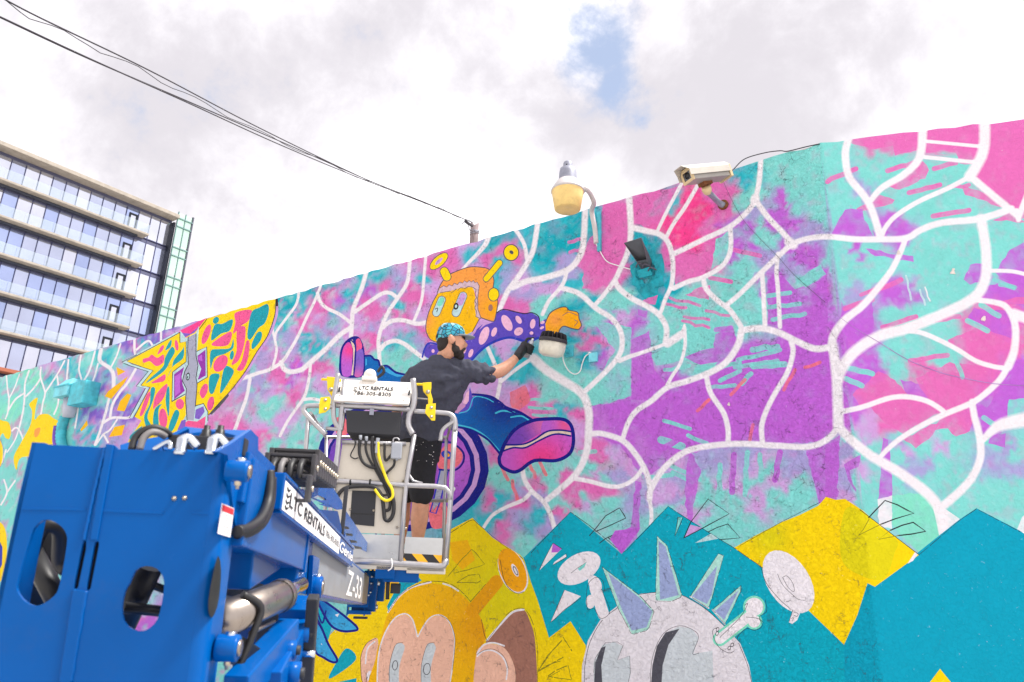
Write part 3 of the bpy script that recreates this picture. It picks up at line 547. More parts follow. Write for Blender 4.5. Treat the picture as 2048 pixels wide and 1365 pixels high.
S('white', z([(440,735),(552,778),(345,955)]), f); outl(z([(552,790),(440,870),(345,958),(395,840),(440,735)]), 1.1); S('white', z([(362,415),(420,455),(265,605)]), f); S('purple', z([(362,415),(420,455),(395,478),(350,480)]), f); outl(z([(265,605),(310,510),(362,415),(425,455)]), 1.1); S('white', z([(450,490),(455,510),(362,565),(370,545)]), f); outl(z([(362,565),(455,510),(450,490)]), 1.2)
E('white', 1158, 1137, 47, 28, -30, f); K('ink', .8, z([(485,620),(530,585),(570,560),(590,545)]), f); S('aqua', z([(530,590),(590,545),(575,580),(545,605)]), f)
z2 = Z((1448,965), 3.413)
E('white', 1577, 1164, 70, 42, 57, f); K('ink', .9, z2([(365,625),(400,700),(470,770),(510,800),(555,805)]), f); K('ink', .9, z2([(400,650),(430,640),(470,690),(478,745),(440,720),(400,650)]), f); K('ink', 1, z2([(255,590),(290,690),(380,800),(460,870)]), f)
S('white', z2([(470,870),(520,890),(500,940),(465,968),(442,955)]), f); K('ink', 1, z2([(445,950),(470,870)]), f); K('ink', 1, z2([(480,890),(505,895),(500,915),(480,910)]), f); K('ink', 1, z2([(458,930),(472,925),(470,948)]), f)
bodyp = [(555,1450),(560,1250),(600,1080),(690,930),(820,830),(960,760),(1100,748),(1240,768),(1400,860),(1530,980),(1640,1100),(1700,1250),(1735,1450)]
S('body', z(bodyp), f); K('ink', 1, z([(575,1400),(580,1250),(615,1090),(700,940),(820,845)]), f); K('ink', 1.2, z([(950,765),(1100,750),(1245,772),(1400,862),(1530,980)]), f); K('ink', 1, z([(1630,1100),(1690,1250),(1725,1400)]), f)
S('eyegrey', z([(640,1400),(640,1230),(700,1110),(780,1090),(840,1120),(800,1215),(885,1185),(890,1330),(860,1400)]), f); S('eyegrey', z([(1030,1400),(1060,1180),(1130,1030),(1220,985),(1310,1000),(1355,1060),(1320,1170),(1450,1150),(1460,1400)]), f)
K('ink', .8, z([(640,1300),(650,1200),(720,1095),(800,1090),(840,1115),(800,1215),(885,1185),(890,1300),(870,1390)]), f, False); K('ink', .9, z([(1025,1390),(1040,1200),(1110,1040),(1220,980),(1320,1010),(1355,1060),(1315,1170),(1360,1165)]), f)
S('dark', z([(722,1118),(690,1130),(650,1230),(640,1420),(700,1420),(692,1250)]), f); S('dark', z([(1225,1000),(1130,1025),(1070,1120),(1040,1250),(1028,1420),(1100,1420),(1110,1250),(1150,1110)]), f)
for bd, sp in (([(697,578),(950,770),(1052,880),(1015,1010),(900,1042),(810,870)], [(738,620),(955,790),(1040,880),(1000,990),(900,1012),(832,870)]), ([(1073,368),(1140,430),(1245,780),(1170,815),(1062,810)], [(1082,400),(1130,440),(1220,770),(1092,802)]), ([(1490,488),(1527,500),(1425,860),(1298,780)], [(1482,570),(1445,770),(1412,832),(1310,780)]), ([(1645,705),(1645,740),(1535,970),(1450,870)], [(1632,735),(1530,940),(1465,880)])):
    S('edge', z(bd), f); K('white', 2.5, z(bd[2:]), f, False); S('peri', z(sp), f); K('ink', 1, z(bd+bd[:1]), f, False, 1)
def bone(pts, blobs, wd):
    K('mint', wd+9, z(pts), f, False)
    for b in blobs: E('mint', 1000+b[0]/3.413, 965+b[1]/3.413, b[2]/3.413+4, b[2]/3.413+4, 0, f)
    K('white', wd, z(pts), f, False)
    for b in blobs: E('white', 1000+b[0]/3.413, 965+b[1]/3.413, b[2]/3.413, b[2]/3.413, 0, f)
bone([(1500,1070),(1720,900)], [(1735,850,62), (1735,950,42)], 20); K('ink', 1, z([(1500,1060),(1640,920),(1690,830),(1670,840)]), f); K('ink', 1, z([(1810,800),(1820,880),(1770,920),(1790,980),(1740,1010),(1680,1000),(1620,1060),(1640,1090)]), f); K('ink', 1, z([(1680,920),(1760,930),(1800,960)]), f); K('ink', 1, z([(1490,990),(1450,1020),(1490,1120),(1560,1165),(1600,1150)]), f)
for a in ((1485,1005), (1482,1032), (1565,1132), (1585,1110)): E('ink', 1000+a[0]/3.413, 965+a[1]/3.413, 3.2, 4.6, 20, f); E('white', 1000+a[0]/3.413, 965+a[1]/3.413, 2, 3.2, 20, f)
K('white', 23, z([(650,720),(705,900)]), f, False); E('white', 1190, 1168, 18, 12, 60, f); E('white', 1181, 1204, 9, 14, 0, f); K('ink', .9, z([(590,800),(600,700),(650,650),(700,670),(712,740),(690,730)]), f); K('ink', .9, z([(590,800),(600,870),(640,860),(690,930),(750,880),(700,750)]), f)

# ground-coat colour fields: x, y, colour
FIELD = []
def fd(col, *p):
    for i in range(0, len(p), 2): FIELD.append((p[i], p[i+1], col))
fd('aqua', 10,790, 60,780, 30,870, 100,790, 130,760, 60,830, 180,730, 230,720, 130,860, 200,790, 10,940, 20,1010)
fd('mint', 70,760, 100,820, 20,820); fd('teal', 150,740, 170,870, 210,720, 290,690, 100,750, 160,800); fd('violet', 205,770, 270,690, 190,830, 245,800, 255,830, 335,660, 300,680); fd('lilac', 100,740, 250,760, 280,860, 350,672); fd('lav', 230,770, 215,850, 280,720)
fd('deep', 560,630, 575,610, 640,580, 660,570); fd('teal', 590,620, 720,560, 700,590, 640,680, 610,690, 760,560, 850,560, 800,600, 560,650)
fd('lilac', 560,700, 600,660, 690,640, 640,640, 720,640, 760,600, 820,540, 540,780, 590,770, 560,840, 650,760, 690,690, 780,660, 850,620, 520,850)
fd('pink', 660,590, 640,620, 770,570, 740,620, 615,650, 830,580, 700,700, 640,740, 580,790, 520,870, 830,500, 800,620, 740,680, 845,600, 850,680, 870,540, 480,880, 560,760)
fd('lav', 540,690, 570,690, 520,770, 690,560, 660,650, 800,560, 740,660, 830,690); fd('aqua', 545,800, 530,830, 680,720, 800,700, 820,720, 620,880, 770,720, 660,860, 560,900, 620,800); fd('purple', 575,770, 600,740, 680,610, 740,590); fd('teal', 640,690, 620,670, 790,690, 680,620)
fd('deep', 990,490, 1010,470, 1090,470, 1120,460, 1140,440, 1095,500, 1130,500, 1085,520, 1150,450); fd('teal', 940,510, 1000,560, 1000,540, 1080,540, 1150,560, 970,500, 1115,430, 1050,480, 1190,440)
fd('pink', 870,520, 905,500, 1005,500, 1035,510, 980,530, 1015,490, 1180,520, 1200,480, 1050,620, 1020,610, 950,560, 1170,560); fd('lilac', 930,490, 890,490, 955,480, 1100,580, 1080,580, 1060,560, 960,540, 870,580); fd('lav', 1130,530, 1010,560, 1060,590, 920,500)
fd('aqua', 1090,610, 1150,600, 1200,600, 1160,610, 1195,620, 1250,600, 1290,640, 1350,640, 1400,620, 1440,640, 1480,620, 1500,580, 1380,680, 1420,690, 1220,610, 1150,700, 1120,730, 1160,760, 1180,780); fd('deep', 1175,610, 1165,650, 1180,660, 1150,620, 1150,680, 1290,500, 1280,540, 1300,560, 1310,540, 1270,560, 1315,600, 1195,460, 1288,470, 1190,490)
fd('pink', 1180,680, 1165,670, 1200,690, 1170,650, 1200,520, 1220,430, 1230,480, 1240,540, 1200,560, 1310,400, 1290,430, 1160,700); fd('lilac', 1020,700, 1010,690, 980,770, 1230,690, 1210,680, 1250,640, 1215,720, 1040,780); fd('purple', 1225,650, 1205,720, 1280,640, 1215,760); fd('teal', 1150,690, 1170,720, 1050,720, 1040,760, 985,705, 1000,740, 1140,830, 1130,850, 1200,700)
fd('hot', 1400,400, 1380,420, 1360,460, 1380,470, 1340,440, 1400,440, 1300,450, 1420,415); fd('pink', 1440,420, 1430,390, 1450,400, 1420,455, 1350,500, 1410,510, 1290,400, 1270,420); fd('teal', 1290,420, 1330,410, 1480,360, 1500,340); fd('aqua', 1480,400, 1500,380, 1550,330, 1600,320, 1640,300, 1580,380, 1560,360, 1640,380, 1540,420, 1600,420, 1650,430, 1660,320, 1540,300, 1700,420, 1640,340)
fd('purple', 1480,450, 1500,470, 1480,500, 1540,420, 1560,430, 1590,450, 1510,490, 1570,400, 1590,520, 1550,560, 1620,520, 1680,460, 1570,500, 1545,600); fd('lav', 1600,430, 1500,440, 1560,520, 1610,490, 1480,480, 1530,500, 1620,460, 1600,540); fd('aqua', 1540,470, 1520,480, 1490,540, 1530,460, 1610,580, 1500,600, 1440,580, 1520,620, 1480,560)
fd('purple', 1300,860, 1350,840, 1400,840, 1250,830, 1230,850, 1330,800, 1450,800, 1500,800, 1550,800, 1600,780, 1640,740, 1350,880, 1220,870, 1600,850, 1480,850, 1640,840, 1500,720, 1620,660, 1640,620, 1560,740); fd('lilac', 1280,890, 1190,850, 1220,900, 1250,930, 1320,940, 1200,940, 1150,860, 1330,980, 1180,1010)
fd('lav', 1230,940, 1330,960, 1370,970, 1500,910, 1420,920, 1590,930, 1350,1000, 1610,920, 1260,1000); fd('aqua', 1200,920, 1210,950, 1180,930, 1340,1030, 1400,1000, 1420,960, 1450,1000, 1500,960, 1540,950, 1560,1000, 1480,1040, 1600,980, 1240,1010, 1200,1030, 1180,1000, 1420,1060, 1300,930, 1130,1010, 1060,940, 1100,1000); fd('lilac', 1380,980, 1480,960, 1520,1000, 1440,970, 1560,970, 1400,1040, 1520,930)
fd('pink', 1110,820, 1060,790, 1050,850, 1080,870, 1160,840, 1190,900, 1200,980, 1140,970, 1150,1000, 1060,960, 1000,920, 985,900, 1030,1010, 1010,1050, 980,1000, 1180,980, 1120,1020, 1200,920, 950,870); fd('teal', 990,1000, 960,1010, 1000,1040, 1075,1030, 970,1040, 1130,830); fd('aqua', 985,880, 1010,970, 1050,950, 1090,930, 1100,960, 1110,900, 980,950, 1130,900, 1160,1040, 1060,1090, 1100,800, 1140,790); fd('lav', 1040,1030, 1100,1050, 1080,990, 1030,980, 970,900)
fd('aqua', 1750,340, 1800,330, 1760,380, 1800,420, 1850,420, 1700,380, 1900,420, 1860,360, 1900,350, 1700,500, 1850,500, 1900,480, 2000,480, 2030,470, 1900,560, 1850,540, 1800,620, 1760,540, 1700,560, 1690,600, 1850,620, 1900,530, 1780,720, 1800,700, 1850,700, 1800,740, 1880,710, 1700,560, 1740,470, 2010,510, 2000,530, 1690,530, 1730,520, 1680,480); fd('lav', 1720,380, 1725,395, 1695,600, 1700,910, 1800,900, 1710,580); fd('purple', 1790,450, 1800,440, 1640,580, 1650,650, 1700,650, 1720,660, 2030,560, 1800,600, 1790,590, 2000,780, 2030,780, 1720,760, 1700,810, 1980,830, 1700,830, 2040,720, 1700,700, 1710,500)
fd('aqua', 1720,900, 1750,890, 1800,920, 1850,900, 1900,880, 1850,950, 1900,950, 1880,920, 1780,950, 1990,900, 2030,900, 2000,960, 2040,980, 1980,1000, 1920,1000, 1730,960, 1740,1000, 1950,1000, 1720,1020, 2020,1040, 1700,880, 1820,880); fd('lav', 1990,920, 2030,940, 1830,940, 1700,960, 1860,930, 1690,1000, 2010,900, 1690,930); fd('lilac', 1720,940, 1700,870, 1740,860, 1810,910, 1880,900, 1700,1000)
fd('pink', 1850,730, 1800,820, 1780,840, 1900,790, 1760,780, 1990,640, 1980,700, 2060,700, 2000,300, 2030,350, 1760,270, 1800,280, 1900,270)
fd('aqua', 2100,900, 2100,1000, 2100,500, 300,1000, 200,1200, 400,1300, 600,1300, 100,1100, 700,1000); fd('purple', 2150,700, 500,1100, 300,1300, 350,960)
def px_np(u, v):
    """wall coordinates -> photo measure (arrays)"""
    u = np.asarray(u, float); v = np.asarray(v, float)
    X = np.where(u <= 0, XB+u, XB+RD.x*u); Y = np.where(u <= 0, W, W+RD.y*u); Zz = v-CAM.z
    z = X*FW.x+Y*FW.y+Zz*FW.z
    return CX+F_PX*(X*RT.x+Y*RT.y+Zz*RT.z)/z, CY-F_PX*(X*UP.x+Y*UP.y+Zz*UP.z)/z
rng = np.random.default_rng(5)
def seg_dist(px, py, line):
    """distance of points to a polyline and position along it 0..1"""
    best = np.full(px.shape, 1e9); pos = np.zeros(px.shape); n = len(line)-1
    for i in range(n):
        ax, ay = line[i]; bx, by = line[i+1]; dx, dy = bx-ax, by-ay; q = dx*dx+dy*dy+1e-9
        t = np.clip(((px-ax)*dx+(py-ay)*dy)/q, 0, 1); d = np.hypot(px-ax-t*dx, py-ay-t*dy); m = d < best
        best = np.where(m, d, best); pos = np.where(m, (i+t)/n, pos)
    return best, pos
def ribbon(line, hw):
    line = np.asarray(line); t = np.gradient(line, axis=0); t /= np.linalg.norm(t, axis=1)[:, None]+1e-9
    nrm = np.stack([-t[:, 1], t[:, 0]], 1); hw = np.broadcast_to(np.asarray(hw, float), (len(line),))[:, None]
    an = np.radians([60, 30, 0, -30, -60])
    e1 = [line[-1]+hw[-1]*(t[-1]*math.cos(a)+nrm[-1]*math.sin(a)) for a in an]; e0 = [line[0]-hw[0]*(t[0]*math.cos(a)+nrm[0]*math.sin(a)) for a in an]
    return np.vstack([line+nrm*hw, e1, (line-nrm*hw)[::-1], e0])
def inside(px, py, poly):
    r = np.zeros(px.shape, bool); n = len(poly)
    for i in range(n):
        x0, y0 = poly[i]; x1, y1 = poly[(i+1) % n]
        if y0 == y1: continue
        c = ((y0 > py) != (y1 > py)) & (px < (x1-x0)*(py-y0)/(y1-y0)+x0); r ^= c
    return r
def jagged(p, a):
    o = []
    for i in range(len(p)):
        q = p[i]; r = p[(i+1) % len(p)]; k = max(1, int(np.hypot(*(r-q))/9))
        for j in range(k): o.append(q+(r-q)*j/k+rng.normal(size=2)*a*(.35 if j == 0 else .8))
    return np.array(o)
# split dashes, roughen roller patches, spray bars get rounded uneven ends
items = []
for it in PAINT:
    kind, col, p, fig = it[:4]
    if kind == 'p':
        items.append(('p', col, jagged(p, it[4]) if it[4] else p, fig, it[5]))
    else:
        if fig == 0 and len(p) == 2:
            k = max(3, int(np.hypot(*(p[1]-p[0]))/12)); p = np.array([p[0]+(p[1]-p[0])*j/k for j in range(k+1)]); p[1:-1] += rng.normal(size=(k-1, 2))*1.1
        if it[5]:
            k = max(2, int(sum(np.hypot(*(p[i+1]-p[i])) for i in range(len(p)-1))/16)); cum = np.r_[0, np.cumsum(np.hypot(*np.diff(p, axis=0).T))]
            t = 0
            while t < cum[-1]:
                e = min(t+rng.uniform(12, 42), cum[-1]); qs = np.linspace(t, e, 4)
                items.append(('k', col, np.stack([np.interp(qs, cum, p[:, 0]), np.interp(qs, cum, p[:, 1])], 1)+rng.normal(size=(4, 2))*.25, fig, it[4]*rng.uniform(.7, 1.2))); t = e+rng.uniform(1, 5)
        else: items.append(('k', col, p, fig, it[4]))
webs = [(a, b, cat2(p, 6) if len(p) > 2 else np.array(p, float)) for a, b, p in WEB]

PTS = []; EDG = []
def add_loop(uv, closed):
    k = len(PTS); PTS.extend(uv); n = len(uv)
    EDG.extend((k+i, k+i+1) for i in range(n-1))
    if closed: EDG.append((k+n-1, k))
def add_px(p, closed):
    uv = [px_uv(x, y) for x, y in p]
    uv = [(min(max(a, -22), 5.9), min(max(b, -.3), HT+.25)) for a, b in uv]
    q = [uv[0]]
    for a in uv[1:]:
        if abs(a[0]-q[-1][0])+abs(a[1]-q[-1][1]) > .002: q.append(a)
    if len(q) > 1: add_loop(q, closed and len(q) > 2)
UL, UR = -21.9, 5.8
tu = np.arange(UL, UR+.01, .1); tv = HT-np.abs(rng.normal(size=len(tu)))*.009; tv[0] = tv[-1] = HT
add_loop(list(zip(tu, tv)), False)
add_loop([(UL, 0), (UR, 0)], False); add_loop([(UL, 0), (UL, HT)], False); add_loop([(UR, 0), (UR, HT)], False); add_loop([(0, 0), (0, HT)], False)
for yy in np.arange(226, 1400, 7.5):
    for xx in np.arange(-24, 2075, 7.5):
        u, v = px_uv(xx+rng.uniform(-2, 2), yy+rng.uniform(-2, 2))
        if UL < u < UR and .02 < v < HT-.015 and abs(u) > .01: PTS.append((u, v))
gu, gv = np.meshgrid(np.arange(UL+.2, UR, .35), np.arange(.2, HT, .35)); gx, gy = px_np(gu, gv)
for a, b, x, y in zip(gu.ravel(), gv.ravel(), gx.ravel(), gy.ravel()):
    if not (-30 < x < 2080 and 200 < y < 1405): PTS.append((a+rng.uniform(-.05, .05), b+rng.uniform(-.05, .05)))
for a, b, p in webs:
    hw = np.linspace(a, b, len(p))/2
    add_px(ribbon(p, hw*.6), True); add_px(ribbon(p, hw*1.1), True)
for it in items:
    if it[0] == 'p': add_px(it[2], True)
    else: add_px(ribbon(it[2], it[4]/2), True)
cv, ce, cf, _a, _b, _c = delaunay_2d_cdt([V(p) for p in PTS], EDG, [], 0, 1e-5)
UVW = np.array([(p.x, p.y) for p in cv]); TR = np.array([list(f) for f in cf if len(f) == 3])
cen = UVW[TR].mean(1); ok = (cen[:, 1] < np.interp(cen[:, 0], tu, tv)) & (cen[:, 1] > 0) & (cen[:, 0] > UL) & (cen[:, 0] < UR)
TR = TR[ok]; cen = cen[ok]; VX, VY = px_np(UVW[:, 0], UVW[:, 1]); TX, TY = px_np(cen[:, 0], cen[:, 1])
# ground coat: colour fields with warped soft borders
CL = {k: np.array(lin(v))*.93 for k, v in C.items()}
def fbm(x, y, s, o):
    return np.array([mnoise.fractal((a/s+o, b/s-o, o*.37), .6, 2.1, 4) for a, b in zip(x, y)])
sc_loc = np.clip((VX+700)/2000, .25, 1.)          # fields shrink with distance along the wall
wx = VX+fbm(VX/sc_loc, VY/sc_loc, 52, 1.3)*26*sc_loc; wy = VY+fbm(VX/sc_loc, VY/sc_loc, 52, 7.9)*22*sc_loc
FX = np.array([f[0] for f in FIELD], float); FY = np.array([f[1] for f in FIELD], float); FC = np.array([CL[f[2]] for f in FIELD])
ground = np.zeros((len(UVW), 3))
for s in range(0, len(UVW), 4000):
    d2 = (wx[s:s+4000, None]-FX)**2+(wy[s:s+4000, None]-FY)**2+20; wt = d2**-3.2; wt /= wt.sum(1)[:, None]; ground[s:s+4000] = wt@FC
mot = fbm(VX, VY, 24, 3.3); mot2 = fbm(VX, VY, 15, 5.1); left = np.clip((900-VX)/300, 0, 1)
for fld_, thr, cname, amt in ((mot, .34, 'pink', .55), (-mot, .36, 'aqua', .65), (mot2, .42, 'lilac', .5), (-mot2, .38, 'pale', .5)):
    k = np.clip((fld_-thr)*7, 0, 1)*amt*(.3+.7*left)[:]; ground = ground*(1-k[:, None])+CL[cname]*k[:, None]
ground *= (1+.05*fbm(VX, VY, 60, 2.2))[:, None]
wamt = np.zeros(len(UVW))
for a, b, p in webs:
    m = max(a, b); near = np.where((VX > p[:, 0].min()-m) & (VX < p[:, 0].max()+m) & (VY > p[:, 1].min()-m) & (VY < p[:, 1].max()+m))[0]
    if len(near) == 0: continue
    d, t = seg_dist(VX[near], VY[near], p); r = d/((a*(1-t)+b*t)/2); r = np.clip((r-.6)/.5, 0, 1); wamt[near] = np.maximum(wamt[near], 1-r*r*(3-2*r))
corner = ground[TR]; fig = np.zeros(len(TR), int); patch = np.zeros(len(TR), bool)
for it in items:
    kind, col, p, fg = it[:4]; mg = it[4]/2+1 if kind == 'k' else 0
    near = np.where((TX > p[:, 0].min()-mg) & (TX < p[:, 0].max()+mg) & (TY > p[:, 1].min()-mg) & (TY < p[:, 1].max()+mg))[0]
    if len(near) == 0: continue
    if kind == 'p': sel = near[inside(TX[near], TY[near], p)]
    else: sel = near[seg_dist(TX[near], TY[near], p)[0] <= it[4]/2]
    c = np.broadcast_to(CL[col], (len(sel), 3, 3)).copy()
    if kind == 'p' and it[4]:
        g2, gx_, gy_, gr = it[4]; k = np.exp(-((VX[TR[sel]]-gx_)**2+(VY[TR[sel]]-gy_)**2)/gr**2)[:, :, None]; c = c*(1-k)+CL[g2]*k
    if fg == 0:       # rolled patches let some of the coat beneath through
        k = .82+.16*np.clip(mot2[TR[sel]]*2, -1, 1)[:, :, None]; c = c*k+corner[sel]*(1-k)
    corner[sel] = c; fig[sel] = fg
wc = (wamt[TR]*(fig == 0)[:, None])[:, :, None]; corner = corner*(1-wc)+CL['white']*wc

mm = bpy.data.materials.new('mural_paint'); mm.use_nodes = True; nt = mm.node_tree; N = nt.nodes; L = nt.links
bs = N['Principled BSDF']; tc = nd('ShaderNodeTexCoord')
at_ = nd('ShaderNodeAttribute', attribute_name='paint')
def tex(kind, scale, src=None, **k):
    n = nd(kind); n.inputs['Scale'].default_value = scale
    for a, b in k.items():
        if a in n.inputs: n.inputs[a].default_value = b
        else: setattr(n, a, b)
    L.new(src if src else tc.outputs['Object'], n.inputs['Vector']); return n
sep = nd('ShaderNodeSeparateXYZ'); L.new(tc.outputs['Object'], sep.inputs[0])
rightf = mr(sep.outputs[0], XB-.02, XB+.03)
n1 = tex('ShaderNodeTexNoise', 7.0, Detail=6., Roughness=.6, Distortion=.7)
n2 = tex('ShaderNodeTexNoise', 48., Detail=4., Roughness=.6, Distortion=.6)
n3 = tex('ShaderNodeTexNoise', 170., Detail=4., Roughness=.6)
warp = nd('ShaderNodeVectorMath', operation='MULTIPLY_ADD'); L.new(n1.outputs[1], warp.inputs[0]); warp.inputs[1].default_value = (.22, .22, .22); L.new(tc.outputs['Object'], warp.inputs[2])
vo = tex('ShaderNodeTexVoronoi', 10., warp.outputs[0], feature='DISTANCE_TO_EDGE')
vo2 = tex('ShaderNodeTexVoronoi', 24., warp.outputs[0], feature='DISTANCE_TO_EDGE')
crack = mth('MULTIPLY', mr(vo.outputs[0], .003, .016, 1, 0), mr(n1.outputs[0], .39, .45, 1, 0))
crack2 = mth('MULTIPLY', mr(vo2.outputs[0], .004, .024, 1, 0), mr(n1.outputs[0], .55, .62))
crk = mth('MAXIMUM', crack, mth('MULTIPLY', crack2, .8))
crk = mth('MULTIPLY', crk, mr(rightf, 0, 1, 1, .12))
speck = mth('MULTIPLY', mr(n2.outputs[0], .66, .74), mr(n3.outputs[0], .45, .6))
bright = mr(n1.outputs[0], .25, .75, 1.0, 1.1, False)
sc_ = nd('ShaderNodeVectorMath', operation='SCALE'); L.new(at_.outputs['Color'], sc_.inputs[0]); L.new(bright, sc_.inputs['Scale'])
c1 = mixc(mth('MULTIPLY', speck, .55), sc_.outputs[0], (.78, .74, .78))
c2 = mixc(mth('MULTIPLY', crk, .7), c1, (.09, .06, .11))
L.new(c2, bs.inputs['Base Color']); bs.inputs['Roughness'].default_value = .62; bs.inputs['Specular IOR Level'].default_value = .12
ridge = mth('ADD', mth('MULTIPLY', mr(n2.outputs[0], .40, .66), .75), mth('MULTIPLY', mr(n1.outputs[0], .3, .7), .9))
ridge = mth('ADD', ridge, mth('MULTIPLY', n3.outputs[0], .1))
ridge = mth('SUBTRACT', ridge, mth('MULTIPLY', crk, 1.3))
hgt = mth('MULTIPLY', ridge, mr(rightf, 0, 1, 1, .45))
bp = nd('ShaderNodeBump'); bp.inputs['Strength'].default_value = .75; bp.inputs['Distance'].default_value = .009
L.new(hgt, bp.inputs['Height']); L.new(bp.outputs[0], bs.inputs['Normal'])

wall = thing('painted_wall', 'long stuccoed wall covered with a turquoise, pink and purple mural', 'wall', (-6, W, 0))
VW = np.array([tuple(wall_pt(u, v)) for u, v in UVW])
FIGLAB = {0: ('painted_surface', None), 1: ('painted_insect', 'painted yellow winged insect with pink and teal spots'), 2: ('painted_swirl', 'painted yellow swirls beside the duct lamp'),
          3: ('painted_figure', 'painted flying figure with orange hood, purple scarf and blue trousers'), 4: ('painted_head', 'half-finished painted orange head on yellow ground'),
          5: ('painted_head', 'unfinished painted white head with spikes on teal zigzag ground')}
for k, (nm, lb) in FIGLAB.items():
    s = np.where(fig == k)[0]
    if len(s) == 0: continue
    t = TR[s]; used, inv = np.unique(t, return_inverse=True); inv = inv.reshape(t.shape)
    p = VW[used]; nrm = np.cross(p[inv[:, 1]]-p[inv[:, 0]], p[inv[:, 2]]-p[inv[:, 0]]); fl = nrm[:, 1] > 0
    inv[fl] = inv[fl][:, ::-1]; cc = corner[s].copy(); cc[fl] = cc[fl][:, ::-1]
    me = bpy.data.meshes.new(nm); me.from_pydata(p.tolist(), [], inv.tolist())
    ca = me.color_attributes.new('paint', 'FLOAT_COLOR', 'CORNER')
    ca.data.foreach_set('color', np.concatenate([cc.reshape(-1, 3), np.ones((len(s)*3, 1))], 1).astype(np.float32).ravel())
    me.materials.append(mm); o = link(bpy.data.objects.new(nm, me), wall)
    if lb: o['label'] = lb
mat('render_coat', (196, 196, 194), .85, var=.15, scale=2, bump=.6, bscale=30, dirt=.5)
b = MB()
for u0, u1 in ((UL, 0), (0, UR)):
    q = [wall_pt(u0 if u0 else (-1e-6 if u1 == 0 else 1e-6), 0, -.012), wall_pt(u1 if u1 else -1e-6, 0, -.012)]
    nb = V((0, 1, 0)) if u1 == 0 else -RN
    b.plate([q[0], q[1], q[1]+V((0, 0, HT-.008)), q[0]+V((0, 0, HT-.008))], nb*.2)
b.build('wall_core', 'render_coat', wall, fix=False)
# long crack lip across the plain section, curled paint flakes, broken plaster round the recess
mat('flake', (226, 214, 208), .8, var=.15); mat('wire_dark', (84, 78, 92), .6); mat('plaster_teal', (20, 150, 165), .85, var=.35, scale=14, bump=.9, bscale=40, dirt=.25)
zz = Z((1640,560), 4.015)
cl = zz([(0,165),(80,235),(150,295),(300,400),(470,500),(700,640),(950,740),(1150,790),(1400,835),(1638,850)])
mat('lip', (170, 130, 190), .8, var=.3)
MB().tube([wpx(x, y, .001) for x, y in cl], [.0006, .001, .0022, .0026, .002], 6, smooth_path=4).build('paint_crack', 'lip', wall)
for x, y, s in ((1905,546,.03), (1966,640,.026), (1797,507,.022), (1458,810,.02)):
    c0 = wpx(x, y); ex = RD if x > 1660 else V((1, 0, 0)); nn = RN if x > 1660 else V((0, -1, 0)); vs = []
    a = random.uniform(-.5, .5); e1 = ex*math.cos(a)+V((0, 0, 1))*math.sin(a); e2 = nn.cross(e1)
    for j in range(5):
        t = j/4
        for i in (-1, 0, 1): vs.append(c0+e1*i*s*(.42-.14*t+.1*math.sin(t*5+x))+e2*s*(t-.3)+nn*(.002+s*.55*t*t))
    m_ = MB(); m_.add(vs, [(j*3+i, j*3+i+1, j*3+i+4, j*3+i+3) for j in range(4) for i in range(2)], True); o = m_.build('paint_flake', 'flake', wall)
    o.modifiers.new('t', 'SOLIDIFY').thickness = .002
rg = MB(); cx_, cy_ = 1293, 540
ring = []
for k in range(26):
    t = 2*math.pi*k/26
    for j, (rr, h) in enumerate(((1.0, 0.), (.86, .018), (.66, .03), (.46, .012))):
        r1 = rr*(1+random.uniform(-.14, .14)); ring.append(wpx(cx_+math.cos(t)*33*r1+2, cy_+5+math.sin(t)*50*r1, max(.001, h*random.uniform(.3, 1.7))))
rg.add(ring, [(k*4+j, k*4+j+1, ((k+1) % 26)*4+j+1, ((k+1) % 26)*4+j) for k in range(26) for j in range(3)], False)
o = rg.build('broken_plaster', 'plaster_teal', wall); o['label'] = 'broken teal plaster around a wall opening'
# ------------------------------------------------------------------ office block behind
YB = math.radians(1.96); DB = V((math.sin(YB), math.cos(YB), 0)); NB = V((math.cos(YB), -math.sin(YB), 0))
_d = ray(0, 280); B0 = CAM+_d*(82/-_d.x)
FRONT = Pl(B0, NB); GLASS = Pl(B0-NB*1.5, NB)
def bl(s, z, out=0.): return V((B0.x, B0.y, 0))+DB*s+NB*out+V((0, 0, z))
def sz(x, y, pl=FRONT): p = pl.px(x, y); return (p-V((B0.x, B0.y, 0))).dot(DB), p.z
mat('concrete', (158, 150, 140), .85, var=.2, scale=1.2, bump=.4, bscale=6, dirt=.45); mat('mullion', (52, 54, 96), .45, .4); mat('steel_edge', (70, 74, 86), .5, .5)
mat('frame_dark', (40, 44, 56), .5, .3); mat('rust_soffit', (150, 84, 60), .7); mat('fin_frame', (110, 140, 140), .4, .4); mat('shaded_spandrel', (84, 86, 112), .35, .2)
def glassmat(name, tint, rough=.04, alpha=1., base=None):
    m = bpy.data.materials.new(name); m.use_nodes = True; n = m.node_tree.nodes; l = m.node_tree.links; b_ = n['Principled BSDF']
    t = n.new('ShaderNodeTexCoord'); q = n.new('ShaderNodeTexNoise'); q.inputs['Scale'].default_value = .18; q.inputs['Detail'].default_value = 5; l.new(t.outputs['Object'], q.inputs['Vector'])
    mx = n.new('ShaderNodeMix'); mx.data_type = 'RGBA'; c = lin(tint); l.new(q.outputs[0], mx.inputs[0])
    mx.inputs[6].default_value = (*[v*.72 for v in c], 1); mx.inputs[7].default_value = (*[min(1, v*1.2) for v in c], 1)
    l.new(mx.outputs[2], b_.inputs['Base Color']); b_.inputs['Metallic'].default_value = .75; b_.inputs['Roughness'].default_value = rough; b_.inputs['Alpha'].default_value = alpha
    MATS[name] = m
